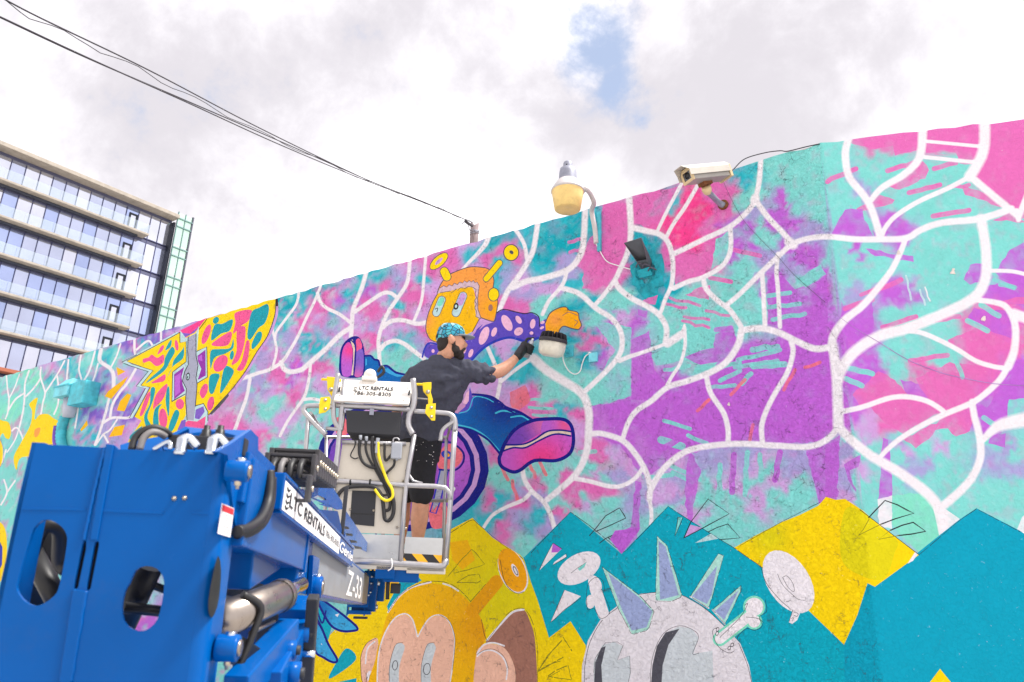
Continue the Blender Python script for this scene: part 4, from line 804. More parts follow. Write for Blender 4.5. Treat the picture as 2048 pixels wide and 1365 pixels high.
glassmat('curtain_glass', (182, 188, 212)); glassmat('curtain_glass_b', (164, 176, 214)); glassmat('curtain_glass_c', (204, 206, 220)); glassmat('rail_glass', (206, 220, 230), .08, .24); glassmat('green_glass', (196, 226, 208), .1, .9); glassmat('door_glass', (130, 140, 170))
bld = thing('office_building', 'glass and concrete office block with balconies rising behind the wall', 'building', bl(0, 0))
ROOF = sz(0, 280)[1]; FL = 3.9
levels = [ROOF-FL*k for k in range(0, 9)]
s_end = sz(299, 466)[0]; s_roof = sz(362, 424)[0]; s_l = sz(0, 280)[0]-18; s_corner = sz(345, 440, GLASS)[0]
MULL = [sz(x/2.625, 260+y/2.625, GLASS)[0] for x, y in ((68,150),(143,185),(215,220),(283,250),(350,280),(415,310),(478,340),(543,370),(607,400),(665,430),(727,460),(790,485),(840,505),(893,530))]
pitch = (MULL[8]-MULL[0])/8; MULL = [MULL[0]-pitch*k for k in range(4, 0, -1)]+MULL
b = MB(); b.plate([bl(s_l, ROOF-.45), bl(s_roof, ROOF-.45), bl(s_roof, ROOF), bl(s_l, ROOF)], -NB*9); b.build('roof_slab', 'concrete', bld, bevel=.04)
b = MB(); b.plate([bl(s_l, 0, -1.75), bl(s_corner, 0, -1.75), bl(s_corner, ROOF-.45, -1.75), bl(s_l, ROOF-.45, -1.75)], -NB*9); b.build('core', 'shaded_spandrel', bld, fix=False)
for k in range(1, 9):
    zt = levels[k]; e = s_end if k < 6 else s_corner
    if k != 6:
        b = MB(); b.plate([bl(s_l, zt-.24), bl(e, zt-.24), bl(e, zt), bl(s_l, zt)], -NB*1.46); b.build('balcony_slab', 'concrete', bld, bevel=.03)
        b = MB(); b.plate([bl(s_l, zt-.45, -.9), bl(e-.9, zt-.45, -.9), bl(e-.9, zt-.243, -.9), bl(s_l, zt-.243, -.9)], -NB*.5); b.build('edge_beam', 'steel_edge', bld)
    if k < 6:
        s0 = s_l
        while s0 < e-.1:
            s1 = min(s0+pitch*2, e-.02); b = MB(); b.plate([bl(s0+.02, zt+.004, -.08), bl(s1-.02, zt+.004, -.08), bl(s1-.02, zt+1.15, -.08), bl(s0+.02, zt+1.15, -.08)], -NB*.02); b.build('balustrade_pane', 'rail_glass', bld, fix=False); s0 = s1
        b = MB(); b.plate([bl(e-.06, zt+.004, -.1), bl(e-.06, zt+.004, -1.45), bl(e-.06, zt+1.15, -1.45), bl(e-.06, zt+1.15, -.1)], -DB*.02); b.build('balustrade_pane', 'rail_glass', bld, fix=False)
# curtain wall: every pane its own sheet, mullions proud of it
rnd = random.Random(3)
for k in range(0, 8):
    zt = levels[k]-(.45 if k == 0 else .28); zb = levels[k+1]
    gm_ = MB(); gm_.plate([bl(s_l, zt-.34, -1.5), bl(s_corner, zt-.34, -1.5), bl(s_corner, zt, -1.5), bl(s_l, zt, -1.5)], -NB*.12); gm_.build('shaded_spandrel', 'shaded_spandrel', bld, fix=False)  # dark band carries the shade under the slab in its colour
    for i in range(len(MULL)-1):
        a, c = MULL[i], MULL[i+1]
        if i == 13 and k < 7:       # the bay with the balcony door
            f_ = MB(); q0, q1 = a+(c-a)*.25, c-.05
            f_.plate([bl(q0, zb, -1.5), bl(q1, zb, -1.5), bl(q1, zb+2.45, -1.5), bl(q0, zb+2.45, -1.5)], -NB*.1, [[bl(q0+.22, zb+.1, -1.5), bl(q1-.22, zb+.1, -1.5), bl(q1-.22, zb+2.2, -1.5), bl(q0+.22, zb+2.2, -1.5)]])
            dr = f_.build('door', 'frame_dark', bld, fix=False)
            f_ = MB(); f_.plate([bl(q0+.22, zb+.1, -1.54), bl(q1-.22, zb+.1, -1.54), bl(q1-.22, zb+2.2, -1.54), bl(q0+.22, zb+2.2, -1.54)], -NB*.02); f_.build('pane', 'curtain_glass_c', dr, fix=False)
        f_ = MB(); tilt = rnd.uniform(-.006, .006)
        f_.plate([bl(a+.03, zb, -1.56), bl(c-.03, zb, -1.56+tilt), bl(c-.03, zt-.35, -1.56+tilt), bl(a+.03, zt-.35, -1.56)], -NB*.03)
        f_.build('pane', rnd.choice(['curtain_glass', 'curtain_glass', 'curtain_glass_b', 'curtain_glass_c']), bld, fix=False)
for a in MULL+[s_corner]:
    b = MB(); b.box(bl(a, ROOF/2-.5, -1.55), DB*.035, NB*.07, V((0, 0, ROOF/2-.45))); b.build('mullion', 'mullion', bld, fix=False)
for k in range(1, 8):
    b = MB(); zt = levels[k]; b.box(bl((s_end+s_corner)/2, zt-.1, -1.53), DB*(s_corner-s_end)*.5, NB*.05, V((0, 0, .04))); b.build('transom', 'mullion', bld, fix=False)
# recessed lower storey with rust soffit and concrete column
zl = levels[6]
b = MB(); b.plate([bl(s_l, zl-.1, -.2), bl(s_corner, zl-.1, -.2), bl(s_corner, zl+.25, -.2), bl(s_l, zl+.25, -.2)], -NB*1.2); b.build('soffit_band', 'rust_soffit', bld)
sc0 = sz(97, 710)[0]; b = MB(); b.box(bl(sc0, zl-4, -.9), DB*.42, NB*.4, V((0, 0, 3.95))); b.build('column', 'concrete', bld)
b = MB(); b.box(bl(sc0-1.6, zl-4, -1.2), DB*.9, NB*.2, V((0, 0, 3.9))); b.build('dark_panel', 'frame_dark', bld)
# green glass screen on the corner
w_ = sz(365, 425)[0]-sz(345, 430)[0]
fin = MB(); q0 = s_corner+.1; q1 = s_corner+2.0
for i, (a, c) in enumerate(((q0, q0+.95), (q0+.95, q1))):
    for k in range(0, 7):
        f_ = MB(); zt = levels[k]+(.5 if k == 0 else 0); f_.plate([bl(a+.04, levels[k+1]+.1, -.4), bl(c-.04, levels[k+1]+.1, -.4), bl(c-.04, zt-.1, -.4), bl(a+.04, zt-.1, -.4)], -NB*.03); f_.build('screen_pane', 'green_glass', bld, fix=False)
for a, r in ((q0, .07), (q0+.95, .05), (q1, .16)):
    b = MB(); b.box(bl(a, ROOF/2+.25, -.42), DB*r*.6, NB*.12, V((0, 0, ROOF/2+.3))); b.build('screen_post', 'fin_frame' if r < .1 else 'steel_edge', bld, fix=False)
for k in range(0, 8):
    for dz in (0, 1.1):
        b = MB(); b.box(bl((q0+q1)/2, levels[k]-.3-dz, -.35), DB*(q1-q0)*.5, NB*.1, V((0, 0, .06))); b.build('screen_rail', 'fin_frame', bld, fix=False)
b = MB(); b.box(bl(s_corner-.05, ROOF/2, -1.1), DB*.12, NB*.45, V((0, 0, ROOF/2-.9))); b.build('corner_post', 'frame_dark', bld, fix=False)
# ------------------------------------------------------------------ things on and above the wall
WN = V((0, -1, 0)); EX = V((1, 0, 0)); EZ = V((0, 0, 1))
mat('galv', (148, 150, 164), .5, .35, var=.15, scale=20, dirt=.25); mat('lamp_white', (196, 190, 190), .5, var=.08, dirt=.25); mat('amber_lens', (228, 196, 122), .35, var=.12, scale=14, dirt=.3)
mat('rust', (120, 72, 40), .9, var=.5, scale=30); mat('cream_metal', (190, 182, 172), .45, var=.08, dirt=.2); mat('camera_grey', (156, 150, 144), .4, var=.1, dirt=.2); mat('tan_plastic', (206, 182, 140), .55, dirt=.3); mat('black', (18, 18, 20), .45); mat('dark_glass', (30, 26, 40), .08, coat=.6)
mat('fin_black', (44, 40, 46), .6, dirt=.1); mat('frosted', (214, 208, 192), .3, var=.12, scale=12, dirt=.35); mat('cord_white', (226, 224, 226), .5); mat('wood_grey', (134, 118, 120), .9, var=.4, scale=14, bump=.9, bscale=20, stretch=(6, 6, .5)); mat('cable_black', (34, 28, 40), .6)
mat('teal_box', (112, 200, 214), .6, var=.25, scale=9, dirt=.15); mat('teal_box2', (70, 180, 196), .6, var=.3, scale=9, dirt=.2); mat('violet_paint', (110, 70, 170), .6, var=.2); mat('grey_cone', (178, 182, 198), .5)
# dusk-to-dawn lamp on a bent pipe
D = wpx(1195, 470)
lamp = thing('yard_lamp', 'grey and amber yard lamp on a curved white pipe above the wall', 'lamp', D)
LD = (D-CAM).dot(FW)-.3
ax = at(1135, 420, LD); top = at(1133, 312, LD); up_ = EZ; sc_l = LD/F_PX
def lz(y): return ax+EZ*((420-y)*sc_l*1.03)
MB().lathe(lz(420), EZ, [(.001, .012), (24*sc_l, .0), (26*sc_l, .004), (30*sc_l, 25*sc_l), (32.5*sc_l, 40*sc_l)], 28).build('lens', 'amber_lens', lamp)
MB().lathe(lz(382), EZ, [(30*sc_l, 0), (34*sc_l, 1*sc_l), (33*sc_l, 5*sc_l), (25.5*sc_l, 18*sc_l), (20*sc_l, 26*sc_l), (.001, 26*sc_l)], 28).build('reflector_rim', 'lamp_white', lamp)
MB().lathe(lz(368), EZ, [(22*sc_l, 0), (23.5*sc_l, 1.2*sc_l), (22*sc_l, 2.6*sc_l)], 24).build('rust_band', 'rust', lamp)
for k in range(20):
    a = 2*math.pi*k/20; r0 = lz(379)+V((math.cos(a), math.sin(a), 0))*31*sc_l; r1 = lz(362)+V((math.cos(a), math.sin(a), 0))*23*sc_l
    MB().tube([r0, r1], .0022, 5).build('rib', 'lamp_white', lamp)
MB().lathe(lz(360), EZ, [(18.5*sc_l, 0), (18.5*sc_l, 2*sc_l), (17.5*sc_l, 22*sc_l), (16*sc_l, 30*sc_l), (10*sc_l, 33*sc_l), (.001, 33*sc_l)], 24).build('ballast_housing', 'galv', lamp)
MB().lathe(lz(327), EZ, [(9.5*sc_l, -.004), (9.5*sc_l, 9*sc_l), (8.5*sc_l, 12*sc_l), (.001, 13*sc_l)], 20).build('photocell', 'galv', lamp)
MB().cyl(lz(322)-FW*9*sc_l*.97-RT*3*sc_l, lz(322)-FW*9.8*sc_l-RT*3*sc_l, .006, n=10).build('sensor_window', 'black', lamp)
p = [lz(376)+RT*31*sc_l, at(1172, 378, LD+.04), at(1181, 388, LD+.1), at(1188, 406, LD+.16), wpx(1192, 430, .07), wpx(1194, 460, .035), wpx(1196, 490, .03)]
MB().tube(p, 5.2*sc_l, 12, smooth_path=5).build('pipe', 'lamp_white', lamp)
MB().bbox(wpx(1200, 465, .012), EX*.016, EZ*.17, WN*.012, .004).build('wall_plate', 'teal_box2', lamp)
MB().bbox(p[0], RT*.018, UP*.02, FW*.012, .004).build('clamp', 'galv', lamp)
cable1 = MB().tube([wpx(1195, 490, .025), wpx(1202, 505, .012), wpx(1215, 524, .01), wpx(1235, 532, .01), wpx(1268, 542, .014)], .0042, 8, smooth_path=6).build('white_cord', 'cord_white')
tag(cable1, 'thin white cord from yard lamp pipe to broken wall opening', 'cord')

# CCTV camera
Dc = wpx(1440, 385); cdp = (Dc-CAM).dot(FW)-.28
cam_t = thing('security_camera', 'beige bullet security camera with sunshield on a rusty wall bracket', 'camera', Dc)
fr = at(1376, 352, cdp-.10); bk = at(1446, 345, cdp+.05); axc = (bk-fr).normalized(); upc = (EZ-axc*EZ.dot(axc)).normalized(); sdc = axc.cross(upc); ln = (bk-fr).length; s_ = cdp/F_PX
hw, hh = 17*s_, 15*s_
def ring_sec(c, w0, h0): return [c-sdc*w0-upc*h0, c+sdc*w0-upc*h0, c+sdc*w0*1.02+upc*h0*.55, c+sdc*w0*.6+upc*h0, c-sdc*w0*.6+upc*h0, c-sdc*w0*1.02+upc*h0*.55]
b = MB(); a0 = ring_sec(fr, hw*.92, hh*.92); a1 = ring_sec(bk, hw*.92, hh*.92); b.add(a0+a1, [(i, (i+1) % 6, 6+(i+1) % 6, 6+i) for i in range(6)]+[tuple(range(6))[::-1], tuple(range(6, 12))]); b.build('housing', 'camera_grey', cam_t, bevel=.004)
# sunshield: roof folded over the sides, running ahead of the lens
b = MB(); f0 = fr-axc*ln*.22; prof = [(-1.12, -.35), (-1.12, .5), (-.66, 1.16), (.66, 1.16), (1.12, .5), (1.12, -.35)]
o0 = [f0+axc*(.0 if abs(x) < 1 else ln*.12)+sdc*hw*x+upc*hh*y for x, y in prof]; o1 = [bk+axc*ln*.02+sdc*hw*x+upc*hh*y for x, y in prof]
b.add(o0+o1, [(i, i+1, 7+i, 6+i) for i in range(5)]); so_ = b.build('sunshield', 'cream_metal', cam_t, fix=False); so_.modifiers.new('t', 'SOLIDIFY').thickness = .004
b = MB(); fp = fr-axc*.012; b.plate([fp+sdc*hw*x+upc*hh*y for x, y in ((-.9, -.95), (.9, -.95), (.95, .4), (.55, .95), (-.55, .95), (-.95, .4))], axc*.012, [[fp+sdc*hw*x+upc*hh*y for x, y in ((-.6, -.6), (.6, -.6), (.6, .5), (-.6, .5))]]); b.build('front_bezel', 'tan_plastic', cam_t)
MB().bbox(fr-axc*.004, sdc*hw*.62, upc*hh*.58, axc*.003, .001).build('lens_window', 'dark_glass', cam_t); MB().cyl(fr-axc*.004, fr-axc*.009, hw*.4, n=18).build('lens', 'black', cam_t)
b = MB(); a0 = ring_sec(bk, hw*1.04, hh*1.1); a1 = ring_sec(bk+axc*.022, hw*1.04, hh*1.1); b.add(a0+a1, [(i, (i+1) % 6, 6+(i+1) % 6, 6+i) for i in range(6)]+[tuple(range(6))[::-1], tuple(range(6, 12))]); b.build('rear_cap', 'tan_plastic', cam_t, bevel=.003)
kn = at(1412, 374, cdp+.0); MB().bbox(at(1410, 366, cdp), axc*12*s_, upc*6*s_, sdc*9*s_, .004).build('mount_block', 'rust', cam_t); MB().lathe(kn, (at(1416, 388, cdp+.03)-kn), [(0, 0), (9*s_, .0), (10*s_, .4), (8*s_, .8), (6*s_, 1.)], 16, unit=True).build('swivel', 'tan_plastic', cam_t)
MB().tube([at(1414, 384, cdp+.02), at(1424, 392, cdp+.1), at(1436, 404, cdp+.2), wpx(1447, 412, .01)], [6.5*s_, 6*s_, 6*s_, 7*s_], 12, smooth_path=4).build('bracket_arm', 'galv', cam_t); MB().cyl(wpx(1447, 411, .016), wpx(1447, 411, .001), 11*s_, n=16).build('wall_flange', 'rust', cam_t)
o = MB().tube([bk+axc*.03-upc*hh*.3, at(1456, 350, cdp+.1), at(1468, 338, cdp+.16), at(1490, 318, cdp+.2), at(1530, 306, cdp+.2), at(1560, 302, cdp+.18), wpx(1576, 304, .008), wpx(1612, 295, .006), wpx(1640, 289, .006)], .0038, 8, smooth_path=6).build('camera_cable', 'cable_black'); tag(o, 'black cable arching from security camera to wall top', 'cable')
o = MB().tube([at(1447, 364, cdp+.06), wpx(1464, 400, .02), wpx(1490, 445, .012), wpx(1530, 488, .010), wpx(1556, 514, .010), wpx(1590, 552, .008), wpx(1650, 605, .004)], .0013, 6, smooth_path=4).build('loose_wire', 'wire_dark'); tag(o, 'thin dark wire slanting down the wall below security camera', 'wire')

# open sheet-metal horn left in the broken plaster
Dh = wpx(1290, 535); horn = thing('lamp_hood', 'empty black rectangular lamp hood in the broken teal plaster', 'lamp hood', Dh)
hs = (Dh-CAM).dot(FW)/F_PX
outer = [wpx(1270, 508, .16), wpx(1304, 497, .17), wpx(1303, 534, .10), wpx(1281, 528, .07)]
outer = [wpx(1272, 506, .20), wpx(1306, 496, .20), wpx(1304, 528, .09), wpx(1283, 532, .09)]; inn = [wpx(1282, 528, .02), wpx(1306, 524, .02), wpx(1304, 541, .02), wpx(1285, 541, .02)]
b = MB(); b.add(outer+inn, [(i, (i+1) % 4, 4+(i+1) % 4, 4+i) for i in range(4)]); mat('hood_grey', (92, 94, 100), .5, .3, dirt=.3); q = b.build('hood', 'hood_grey', horn, fix=False); q.modifiers.new('t', 'SOLIDIFY').thickness = .004
b = MB(); b.add(inn, [(0, 1, 2, 3)]); b.build('back_plate', 'black', horn, fix=False)
b = MB(); c = [wpx(1280, 546, .05), wpx(1305, 540, .06), wpx(1310, 552, .05), wpx(1284, 558, .045)]; b.plate(c, EZ*-.012); b.build('torn_ledge', 'plaster_teal', horn)
for a, c in (((1278, 540), (1294, 536)), ((1290, 542), (1306, 538)), ((1302, 548), (1318, 545))): MB().tube([wpx(*a, .05), wpx((a[0]+c[0])/2, (a[1]+c[1])/2-4, .08), wpx(*c, .05)], .005, 6, smooth_path=3).build('wire_end', 'wire_dark', horn)

# round finned lamp beside the painter
Dl = wpx(1150, 700); wl = thing('wall_lamp', 'round dusty wall lamp with black cooling fins next to gloved hand', 'lamp', Dl)
ld = (wpx(1120, 690)-CAM).dot(FW)-.2; ls = ld/F_PX; c0 = at(1105, 690, ld)
tilt = (EZ*.93-FW*.2+RT*.12).normalized()
MB().lathe(c0-tilt*24*ls, tilt, [(.001, 0), (16*ls, .0), (24*ls, 4*ls), (26.5*ls, 12*ls), (27.5*ls, 30*ls), (.001, 30*ls)], 30).build('diffuser', 'frosted', wl)
MB().lathe(c0+tilt*5*ls, tilt, [(28.5*ls, 0), (28.8*ls, 5*ls), (27*ls, 7*ls), (20*ls, 9*ls), (.001, 9*ls)], 30).build('heat_sink_ring', 'fin_black', wl)
ta = tilt.cross(FW).normalized(); tb = tilt.cross(ta)
for k in range(18):
    a = 2*math.pi*k/18; rd = ta*math.cos(a)+tb*math.sin(a); td = tilt.cross(rd)
    b = MB(); q = c0+tilt*11*ls; b.plate([q+rd*28*ls-td*.002, q+rd*25*ls+tilt*12*ls-td*.002, q+rd*16*ls+tilt*15*ls-td*.002, q+rd*8*ls+tilt*14*ls-td*.002, q+rd*8*ls-td*.002], td*.004); b.build('fin', 'fin_black', wl)
MB().cyl(c0+tilt*8*ls, c0+tilt*22*ls, 9*ls, n=16).build('hub', 'fin_black', wl)
MB().tube([c0+RT*20*ls+FW*.04+tilt*2*ls, wpx(1132, 700, .10), wpx(1140, 705, .02)], .02, 10).build('arm', 'teal_box2', wl); MB().bbox(wpx(1140, 704, .014), EX*.035, EZ*.045, WN*.013, .006).build('wall_box', 'teal_box2', wl)
o = MB().tube([c0+RT*24*ls-tilt*6*ls, wpx(1133, 722, .05), wpx(1140, 742, .03), wpx(1152, 750, .02), wpx(1162, 744, .015), wpx(1166, 728, .01), wpx(1172, 714, .01), wpx(1180, 708, .004)], .0045, 8, smooth_path=6).build('white_cord', 'cord_white'); tag(o, 'white cord hanging in a loop under the round lamp', 'cord')
o = MB().bbox(wpx(1188, 716, .010), EX*.035, EZ*.035, WN*.010, .004).build('cover_plate', 'teal_box', None); tag(o, 'small square cover plate painted over beside looped white cord', 'cover plate')
o2 = MB().lathe(wpx(1180, 708, .001), WN, [(.001, .012), (.012, .010), (.014, 0)], 12).build('cord_gland', 'cord_white', o)

# painted-over box lamp with duct far along the wall
zz = Z((0,640), 5.46); Df = wpx(178, 800); fl = thing('box_lamp', 'turquoise painted box lamp on a stub with a drooping ribbed duct', 'lamp', Df)
def fp_(x, y, o_): q = zz([(x, y)])[0]; return wpx(q[0], q[1], o_)
hd = fp_(800, 790, .42); s1 = ((hd-CAM).dot(FW))/F_PX
MB().bbox(fp_(1000, 830, .10), EX*.20, WN*.10, EZ*.155, .01).build('junction_box', 'teal_box2', fl)
hc = fp_(930, 775, .30); b = MB(); r4 = lambda c, w0, d0: [c+EX*w0*i+WN*d0*j for i, j in ((-1, -1), (1, -1), (1, 1), (-1, 1))]
hc = at(149, 784, (hd-CAM).dot(FW)+.2)
a0 = r4(hc+EZ*-.10, .2, .18); a1 = r4(hc+EZ*.04, .2, .18); a2 = r4(hc+EZ*.16, .11, .1)
b.add(a0+a1+a2, [(k*4+i, k*4+(i+1) % 4, k*4+4+(i+1) % 4, k*4+4+i) for k in range(2) for i in range(4)]+[(8, 9, 10, 11), (3, 2, 1, 0)]); b.build('lamp_head', 'teal_box', fl, bevel=.012)
b = MB(); a0 = r4(hc+EZ*.035, .212, .192); a1 = r4(hc+EZ*.055, .212, .192); b.add(a0+a1, [(i, (i+1) % 4, 4+(i+1) % 4, 4+i) for i in range(4)]+[(3, 2, 1, 0), (4, 5, 6, 7)]); b.build('rim', 'teal_box2', fl)
MB().lathe(hc-EZ*.36, EZ, [(.001, 0), (.08, 0), (.115, .255), (.001, .255)], 14).build('cone', 'grey_cone', fl)
dp = [hc-EZ*.34-EX*.12, hc-EZ*.5-EX*.14, hc-EZ*.68-EX*.08, hc-EZ*.82+EX*.06, hc-EZ*.98+EX*.2, hc-EZ*1.2+EX*.22]
path = catmull3(dp, 7); MB().tube(path, [(.062+.010*(k % 2)) for k in range(len(path))], 14).build('duct', 'teal_box2', fl); MB().tube([q+WN*.05-EX*.055 for q in path[6:]], .035, 8).build('painted_band', 'violet_paint', fl)

# utility pole and cables behind the wall
pb = at(948, 480, 17.); Bz = V((pb.x, pb.y, 0)); pt = at(952, 446, 17.)
pole = thing('utility_pole', 'weathered grey wooden utility pole peeping over the wall', 'pole', Bz)
pr = 8.3*17/F_PX; hgt_ = pt.z
nv = 18; vs = []
for h in (0, hgt_*.5, hgt_-.4, hgt_):
    for k in range(nv):
        a = 2*math.pi*k/nv; r = pr*(1.25-.25*h/hgt_)*(1+.05*math.sin(a*5)); vs.append(Bz+V((math.cos(a)*r, math.sin(a)*r, h+(.05*math.sin(a*3+1) if h == hgt_ else 0))))
b = MB(); b.add(vs, [(i*nv+k, i*nv+(k+1) % nv, (i+1)*nv+(k+1) % nv, (i+1)*nv+k) for i in range(3) for k in range(nv)]+[tuple(range(3*nv, 4*nv))], True); b.build('shaft', 'wood_grey', pole)
for y, dz in ((462, 0), (466, .01), (459, -.02)):
    q = at(950, y, 17.); MB().tube([V((Bz.x+math.cos(a)*(pr+.012), Bz.y+math.sin(a)*(pr+.012), q.z+.03*math.sin(a+dz*40))) for a in [2*math.pi*k/16 for k in range(17)]], .008, 6).build('wire_band', 'galv', pole)
MB().tube([at(944, 452, 16.9), at(936, 447, 16.6), at(931, 443, 16.4)], .035, 8).build('insulator', 'cable_black', pole); MB().tube([at(931, 443, 16.4), at(924, 448, 16.3)], .008, 5).build('tail_wire', 'cable_black', pole); MB().tube([at(935, 448, 16.5), at(940, 462, 16.8)], .008, 5).build('stay_wire', 'cable_black', pole)
def span(name, pts, r, label, wob=0.):
    p = [at(x, y, d) for x, y, d in pts]; p = catmull3(p, 10)
    if wob: p = [q+EZ*wob*math.sin(i*1.1)*(.4+.6*random.random()) for i, q in enumerate(p)]
    tag(MB().tube(p, r, 6).build(name, 'cable_black'), label, 'cable', 'overhead cables to the pole')
e_ = (946, 446, 16.9)
span('overhead_cable', [(-60,-42,6.4),(60,26,7.0),(300,142,8.5),(520,257,10.5),(730,358,13),(850,405,15), e_], .008, 'topmost straight black cable running to the pole')
span('overhead_cable', [(-60,-34,6.5),(60,32,7.1),(300,150,8.6),(520,264,10.6),(730,360,13),(850,406,15), e_], .0045, 'loosely wavering thin cable just under the topmost cable', .035)
span('overhead_cable', [(-60,6,6.4),(0,34,6.6),(180,118,7.6),(380,208,9.3),(560,290,11.3),(730,361,13.2),(850,407,15), e_], .008, 'lowest black cable hanging well below the others')
span('overhead_cable', [(-60,5,6.6),(0,35,6.7),(180,119,7.7),(380,205,9.4),(560,283,11.4),(730,358,13.3),(850,406,15), e_], .008, 'thin cable running along the lowest cable')
# ------------------------------------------------------------------ boom lift
DBM = ray(828, 1228).normalized()                      # boom axis, dipping gently towards the wall
E2 = V((DBM.x, DBM.y, 0)).normalized(); E1 = V((E2.y, -E2.x, 0)); BU = (EZ-DBM*EZ.dot(DBM)).normalized()
KD = .64                                                # the near machinery stands a good metre off
N1, N2, NZ, ND, NU = E1*KD, E2*KD, EZ*KD, DBM*KD, BU*KD
na = lambda x, y, d: at(x, y, d*KD)
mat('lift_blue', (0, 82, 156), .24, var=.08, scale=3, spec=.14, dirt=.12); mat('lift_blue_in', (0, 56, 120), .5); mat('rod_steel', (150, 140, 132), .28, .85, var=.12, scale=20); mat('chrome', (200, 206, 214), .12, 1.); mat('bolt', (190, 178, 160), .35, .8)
mat('hose', (30, 29, 31), .5, var=.15); mat('hose_grey', (112, 108, 108), .5); mat('decal_white', (238, 234, 232), .45, var=.04); mat('decal_red', (206, 40, 44), .5); mat('decal_grey', (150, 150, 150), .6); mat('ink_black', (30, 30, 34), .6); mat('decal_silver', (136, 140, 148), .4)
mat('alu', (178, 176, 178), .36, .7, var=.1, scale=20); mat('alu_plate', (208, 200, 186), .48, .55, var=.08, scale=5, dirt=.12); mat('alu_bright', (190, 190, 188), .3, .85, var=.12, scale=6); mat('panel_black', (40, 41, 46), .6, var=.1); mat('box_white', (232, 226, 218), .45, var=.05, dirt=.12); mat('lift_yellow', (246, 210, 0), .45, var=.06, dirt=.08); mat('cable_yellow', (232, 206, 20), .5); mat('grey_box', (160, 164, 172), .5); mat('chain', (64, 62, 64), .55, var=.25, scale=40, dirt=.2); mat('gate_grey', (132, 132, 136), .4, .4)
lift = thing('boom_lift', 'blue articulated boom lift with wire-railed work basket at the mural', 'boom lift', V((at(260, 1200, 1.7).x, at(260, 1200, 1.7).y, 0)))
dE = lambda o_: Pl(o_, -E2)                             # plane square to the boom, facing the street
def side(o_): return Pl(o_, E1)                         # plane along the boom, facing right
def rnd_rect(cx_, cy_, w0, h0, n=6):
    """stadium outline in photo measure"""
    r = min(w0, h0); p = []
    for k in range(n+1): a = math.pi*k/n; p.append((cx_+r*math.cos(a), cy_-(h0-r)-r*math.sin(a)))
    for k in range(n+1): a = math.pi+math.pi*k/n; p.append((cx_+r*math.cos(a), cy_+(h0-r)-r*math.sin(a)))
    return p
MB.U = KD
# --- riser: front channel
RP = dE(na(260, 1000, 1.9)); z = Z((0,830), 2.552)
holeA = cat2([(235,535),(300,560),(338,610),(338,680),(305,860),(275,925),(195,975),(130,955),(88,900),(92,840),(150,640),(180,570)], 3, True)
holeB = [(660,860),(690,795),(740,772),(800,785),(832,830),(836,890),(815,1010),(785,1070),(730,1105),(675,1095),(632,1055),(620,980),(636,900)]
slot1 = [(430,640),(440,645),(438,690),(398,880),(388,892),(376,886),(380,850),(420,660)]; slot2 = [(486,650),(503,645),(505,665),(462,885),(452,898),(440,892),(444,860),(478,670)]
fr_out = [(163,140),(225,143),(250,152),(535,168),(545,150),(585,155),(605,176),(1030,190),(1110,188),(1080,420),(1035,760),(975,1200),(915,1640),(-150,1640),(-60,1140),(40,690),(100,400)]
riser = MB()
riser.plate([RP.px(*q) for q in z(fr_out)], N2*.012, [[RP.px(*q) for q in z(h)] for h in (holeA, cat2(holeB, 2, True), slot1, slot2)])
rs = riser.build('riser', 'lift_blue', lift, bevel=.0016)
# folded right flange with rounded corner
er = [(1110,188),(1080,420),(1035,760),(975,1200),(915,1640)]
epts = [RP.px(*q) for q in z(er)]; fl_ = MB(); rc = .035; prof = []
for k in range(7): a = math.pi/2*k/6; prof.append((rc*math.sin(a), rc*(1-math.cos(a))))
prof += [(rc, .14), (rc-.01, .14), (rc-.01, rc), (0, .012)]
vs = [p+N1*x+N2*y for p in epts for x, y in prof]; m = len(prof)
fl_.add(vs, [(i*m+k, i*m+(k+1) % m, (i+1)*m+(k+1) % m, (i+1)*m+k) for i in range(len(epts)-1) for k in range(m)]+[tuple(range(m))[::-1]], False); fl_.sm = [True]*len(fl_.sm)
o = fl_.build('side_flange', 'lift_blue', rs); o.modifiers.new('e', 'EDGE_SPLIT').split_angle = .7
SF = side(RP.px(*z([(1035,760)])[0])+N1*(rc+.002))
MB().plate([SF.px(*q) for q in z(cat2([(1112,720),(1126,790),(1120,900),(1105,985),(1080,1035),(1064,1010),(1064,940),(1085,820)], 2, True))], N1*.0012).build('flange_slot_dark', 'black', rs)  # raised black plate colours in the shaded inside of an uncut slot
lf = MB(); ep = [RP.px(*q) for q in z([(163,140),(40,690),(-150,1640)])]; lf.plate([ep[0], ep[1], ep[2], ep[2]+N2*.14, ep[1]+N2*.14, ep[0]+N2*.14], N1*.01); lf.build('side_flange', 'lift_blue', rs)
MB().bbox(RP.px(*z([(440,770)])[0])+N2*.06, N1*.05, N2*.03, NZ*.14, .004).build('slot_dark_block', 'black', rs)  # black block added behind the slots so that they look dark
for q in ([(110,472),(440,476),(438,490),(108,486)], [(520,482),(835,494),(833,508),(518,496)], [(980,492),(1066,496),(1064,510),(978,506)]): MB().plate([RP.px(*k) for k in z(q)], -N2*.0016).build('seam', 'lift_blue', rs, bevel=.0006)
